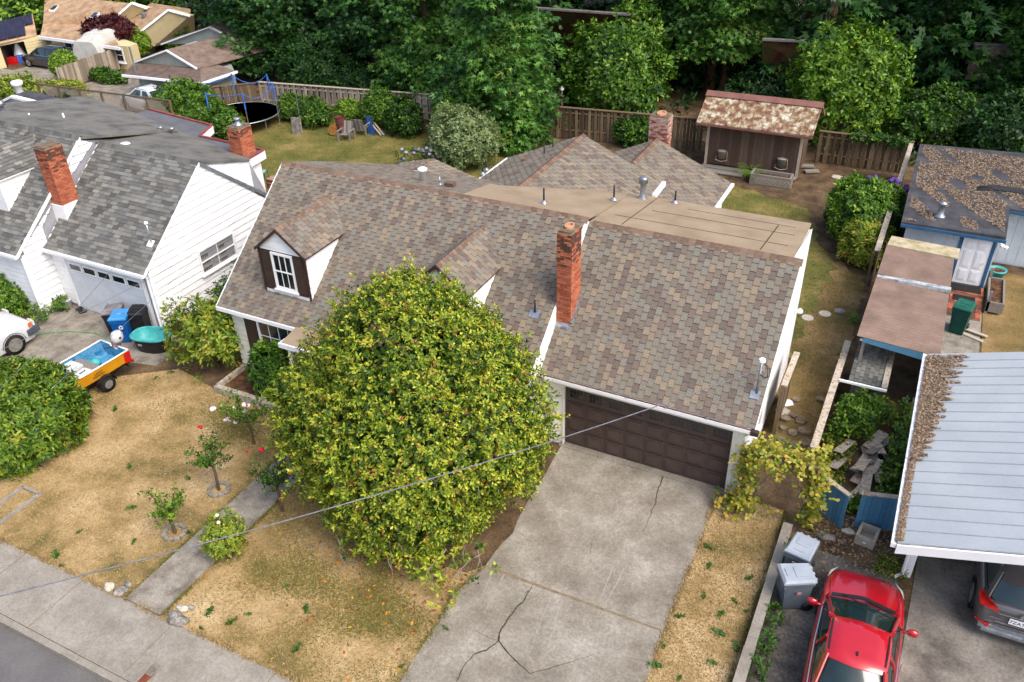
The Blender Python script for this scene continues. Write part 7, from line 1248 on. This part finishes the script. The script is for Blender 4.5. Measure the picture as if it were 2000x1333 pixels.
# far left greenery
gb((126,128),1.1,(.85,.8,.95),500,8,.22,l_green,'ball-shaped green bush beside the black hatchback',101,.75,.05); gb((266,84),1.2,(1.0,.9,.9),420,8,.24,l_green,'rounded light green bush above the silver fence',102,.85,.08); gb((245,100),.9,(1.3,.6,.5),300,8,.24,l_rhodo,'yellowish shrub spilling over the silver fence',103,.7); gb((240,118),.4,(1.0,.7,.7),220,8,.2,l_green,'rose shrub at the foot of the silver fence',104,.4); gb((215,62),2.0,(1.9,1.4,1.0),700,8,.3,l_red,'dark red Japanese maple behind the covered boat',105,.5,name='maple'); gb((330,65),1.0,(1.4,1.2,1.5),420,8,.26,l_green,'sparse green bush against the cream gable',106,.55); gb((210,150),.4,(1.6,.5,.5),220,8,.22,l_green,'row of low flowers along the silver fence',107,.4); gb((38,185),.9,(2.0,1.0,1.1),420,8,.26,l_rhodo,'straggly pale bush beside the white chimney pipe',108,.6,.3); gb((130,182),.8,(1.8,.7,.8),380,8,.22,l_rhodo,'yellow-green shrub above the lattice fence',109,.7); gb((130,200),1.2,(1.7,.5,.8),330,8,.24,l_dark,'dark climber on the lattice fence',110,.5)
for k, (q, lab) in enumerate((((20,10),'leafy tree beyond the cream roof at top left'),((265,-10),'yellowish tree behind the cream roof'),((345,-12),'dark tree behind the second cream gable'),((70,-8),'round tree at the top edge behind skylights'))): gb(q, 2.5, (5,4,3.4), 900, 7, .5, (l_green,l_rhodo,l_dark,l_green)[k], lab, 120+k, .5, name='tree', bark=m_bark)
# ------------------------------------------------------------------ the wood behind
def conifer(label, x, y, h, r, clear, m, nb=150, nf=70, fl=.55, fw=.055, seed=0, group=None, trunk=.28, droop=.35, bark=None, tm=.46, power=.75, dense_low=1.4):
    nf = int(nf*1.25); fl, fw = (.36, .12) if fl < .7 else (.62, .24); q = np.random.default_rng(seed); t = thing('conifer', label, 'tree', (x,y,0), 0, group); b = MB(); limb(b, (x,y,-.1), (x+q.normal(0,.2),y,h*.96), trunk, .05, 7, .02); mk('trunk', b, bark or m_bark, t)
    u = q.random(nb)**dense_low; z0 = clear+(h-clear)*u; L = r*np.clip((1-u)**power*(1.02-.35*np.exp(-u*14)), .06, 1)*q.uniform(.7,1.15,nb); a = q.uniform(0,2*PI,nb); d = np.c_[np.cos(a),np.sin(a),np.zeros(nb)]
    s = q.random((nb,nf))**.62; dz = -droop*L[:,None]*s**1.5+.12*L[:,None]*s; side = np.c_[-d[:,1],d[:,0],np.zeros(nb)]; sp = q.normal(0,1,(nb,nf))*(.1+.17*L[:,None]*(1-s*.65))
    C = np.array([x,y,0])+d[:,None]*(L[:,None]*s)[...,None]+side[:,None]*sp[...,None]; C[...,2] += z0[:,None]+dz+q.normal(0,.1,(nb,nf))-.12*np.abs(sp)
    C = C.reshape(-1,3); n = len(C); D = np.repeat(d,nf,0)*.7+np.repeat(side,nf,0)*(np.sign(sp).reshape(-1,1)*.55)+q.normal(0,.45,(n,3))+[0,0,-.22]; D = unit(D); S_ = unit(np.cross(D, [0,0,1.]+q.normal(0,.5,(n,3)))); l = (fl*q.uniform(.5,1.2,n))[:,None]; w_ = fw
    k = C[:,2] > .15; C, D, S_, l = C[k], D[k], S_[k], l[k]; tt = np.clip(np.repeat(q.normal(tm,.12,nb),nf)[k]+q.normal(0,.13,k.sum()),0,1); T = []
    for an in (-.65, 0, .65):
        E_ = unit(D*math.cos(an)+S_*math.sin(an)); X_ = unit(S_*math.cos(an)-D*math.sin(an)); ll_ = l*(1 if an == 0 else .75); T.append(np.stack([C-X_*w_*.5, C+X_*w_*.5+E_*ll_*.25, C+E_*ll_+[0,0,-.05*fl]], 1))
    npmesh('crown', np.stack(T, 1).reshape(-1,3), 3, np.repeat(tt, 3), m, t)
    b = MB()
    for i in range(0, nb, 4): p0 = Vector((x,y,z0[i])); p1 = Vector(tuple(np.array([x,y,z0[i]])+d[i]*L[i]*.8+[0,0,-droop*L[i]*.5])); limb(b, p0, p1, .05, .015, 3, .05)
    mk('branches', b, bark or m_bark, t, kind='stuff'); return t
def tree_at(q, lab, **kw): p = at(*q); return conifer(lab, p.x, p.y, **kw)
tree_at((505,150), 'shaggy spruce behind the sage green house', h=17, r=3.6, clear=1.2, m=l_conif, nb=210, nf=75, seed=201, tm=.5)
tree_at((556,150), 'dark conifer with bare trunk left of the ivy shrub', h=19, r=3.6, clear=3.2, m=l_conif, nb=170, nf=70, seed=202, tm=.42)
tree_at((746,172), 'tall fir with thick brown trunk behind the pale fence', h=20, r=4.2, clear=3.6, m=l_conif, nb=190, nf=75, seed=203, trunk=.42, tm=.42)
tree_at((838,200), 'feathery hemlock right of the thick brown trunk', h=16, r=3.8, clear=.6, m=l_cedar, nb=230, nf=80, fl=.42, fw=.13, seed=204, tm=.42)
tree_at((975,262), 'big hemlock with drooping green sprays at top centre', h=15, r=4.4, clear=.5, m=l_cedar, nb=300, nf=85, fl=.42, fw=.13, seed=205, tm=.42)
tree_at((1000,285), 'pointed young hemlock standing by the grey-green bush', h=6.2, r=2.0, clear=.2, m=l_cedar, nb=170, nf=60, fl=.36, fw=.12, seed=206, tm=.5, trunk=.12)
tree_at((1385,180), 'left trunk of the twin cedar behind the shed', h=18, r=4.6, clear=3.4, m=l_cedar, nb=260, nf=85, fl=.45, fw=.14, seed=207, tm=.5, bark=m_barkred, trunk=.3)
p = at(1403,182); conifer('right trunk of the twin cedar behind the shed', p.x+.2, p.y+.2, h=17, r=4.3, clear=3.6, m=l_cedar, nb=220, nf=80, fl=.45, fw=.14, seed=208, tm=.45, bark=m_barkred, trunk=.28)
tree_at((1618,95), 'massive dark redwood trunk at top right', h=24, r=5.0, clear=7.5, m=l_conif, nb=150, nf=70, seed=209, trunk=.75, tm=.4)
tree_at((1835,200), 'dark fir with flat boughs right of the broadleaf tree', h=18, r=4.6, clear=.8, m=l_conif, nb=260, nf=80, seed=210, tm=.42)
tree_at((1975,230), 'bright green cedar at the right picture edge', h=15, r=3.6, clear=.4, m=l_cedar, nb=230, nf=80, fl=.42, seed=211, tm=.4)
tree_at((1745,120), 'shaded fir behind the pale broadleaf tree', h=20, r=4.5, clear=1.5, m=l_conif, nb=190, nf=70, seed=212, tm=.42)
tree_at((1290,90), 'cedar behind the mid-green laurel at top centre', h=18, r=4.2, clear=1.5, m=l_cedar, nb=210, nf=75, seed=213, tm=.42)
tree_at((650,120), 'dark fir behind the ivy-covered shrub', h=18, r=4.0, clear=1.0, m=l_conif, nb=190, nf=70, seed=214, tm=.4)
gb((625,130),1.6,(2.6,1.8,1.9),1100,7,.3,l_dark,'dense dark laurel behind the pale fence',221,.6); gb((700,160),1.0,(1.8,1.0,1.1),500,7,.26,l_dark,'low dark laurel around the fir trunk',222,.5); gb((1195,150),2.7,(3.2,2.4,2.6),1700,7,.32,l_green,'mid-green laurel tree behind the brown fence',223,.42,name='tree'); gb((1230,75),3.6,(2.2,1.8,2.0),600,7,.32,l_green,'upper bright branches of a laurel before the mossy roof',224,.5,name='tree')
gb((1650,180),2.8,(2.5,2.0,3.2),1700,6,.3,l_green,'pale green broadleaf tree with bare twigs right of the shed',225,.6,.22,name='tree',stems=14,bark=m_twig,lo=.5); gb((1830,235),1.5,(3.0,1.6,1.5),1100,7,.28,l_green,'broad leafy shrub behind the right fence corner',226,.28); gb((1960,255),1.6,(1.8,1.6,1.9),600,7,.3,l_dark,'dark shrub behind the flat-roofed outbuilding',227,.5); gb((1045,215),1.0,(1.2,.8,1.1),420,7,.24,l_dark,'dark shrub beside the pointed hemlock',228,.5); gb((1500,195),1.2,(2.5,1.2,1.4),420,7,.28,l_dark,'dark undergrowth behind the shed roof',229,.4)
C = np.c_[rng.uniform(4.2,6.9,170), rng.normal(26.0,.12,170), 1.65+rng.normal(0,.12,170)]; t = thing('ivy', 'ivy hanging over the rail of the mossy fence', 'ivy', (5.5,26,0)); rosettes('leaves', C, rng.normal(0,.3,C.shape)+[0,-.6,.4], 6, .14, .1, l_green, t, .3)
k = 0
for yy, xs__ in ((36, range(-34, 26, 6)), (45, range(-38, 32, 6)), (57, range(-44, 40, 8))):
    for xx in xs__:
        k += 1; conifer('tall dark conifer standing in the wood behind the gardens', xx+random.uniform(-1.5,1.5), yy+random.uniform(-2.5,2.5), h=random.uniform(16,22), r=random.uniform(4.2,5.4), clear=random.uniform(.5,3), m=l_conif, nb=90, nf=40, fl=.9, fw=.1, seed=300+k, group='dark conifers of the wood', tm=.42, trunk=.35)
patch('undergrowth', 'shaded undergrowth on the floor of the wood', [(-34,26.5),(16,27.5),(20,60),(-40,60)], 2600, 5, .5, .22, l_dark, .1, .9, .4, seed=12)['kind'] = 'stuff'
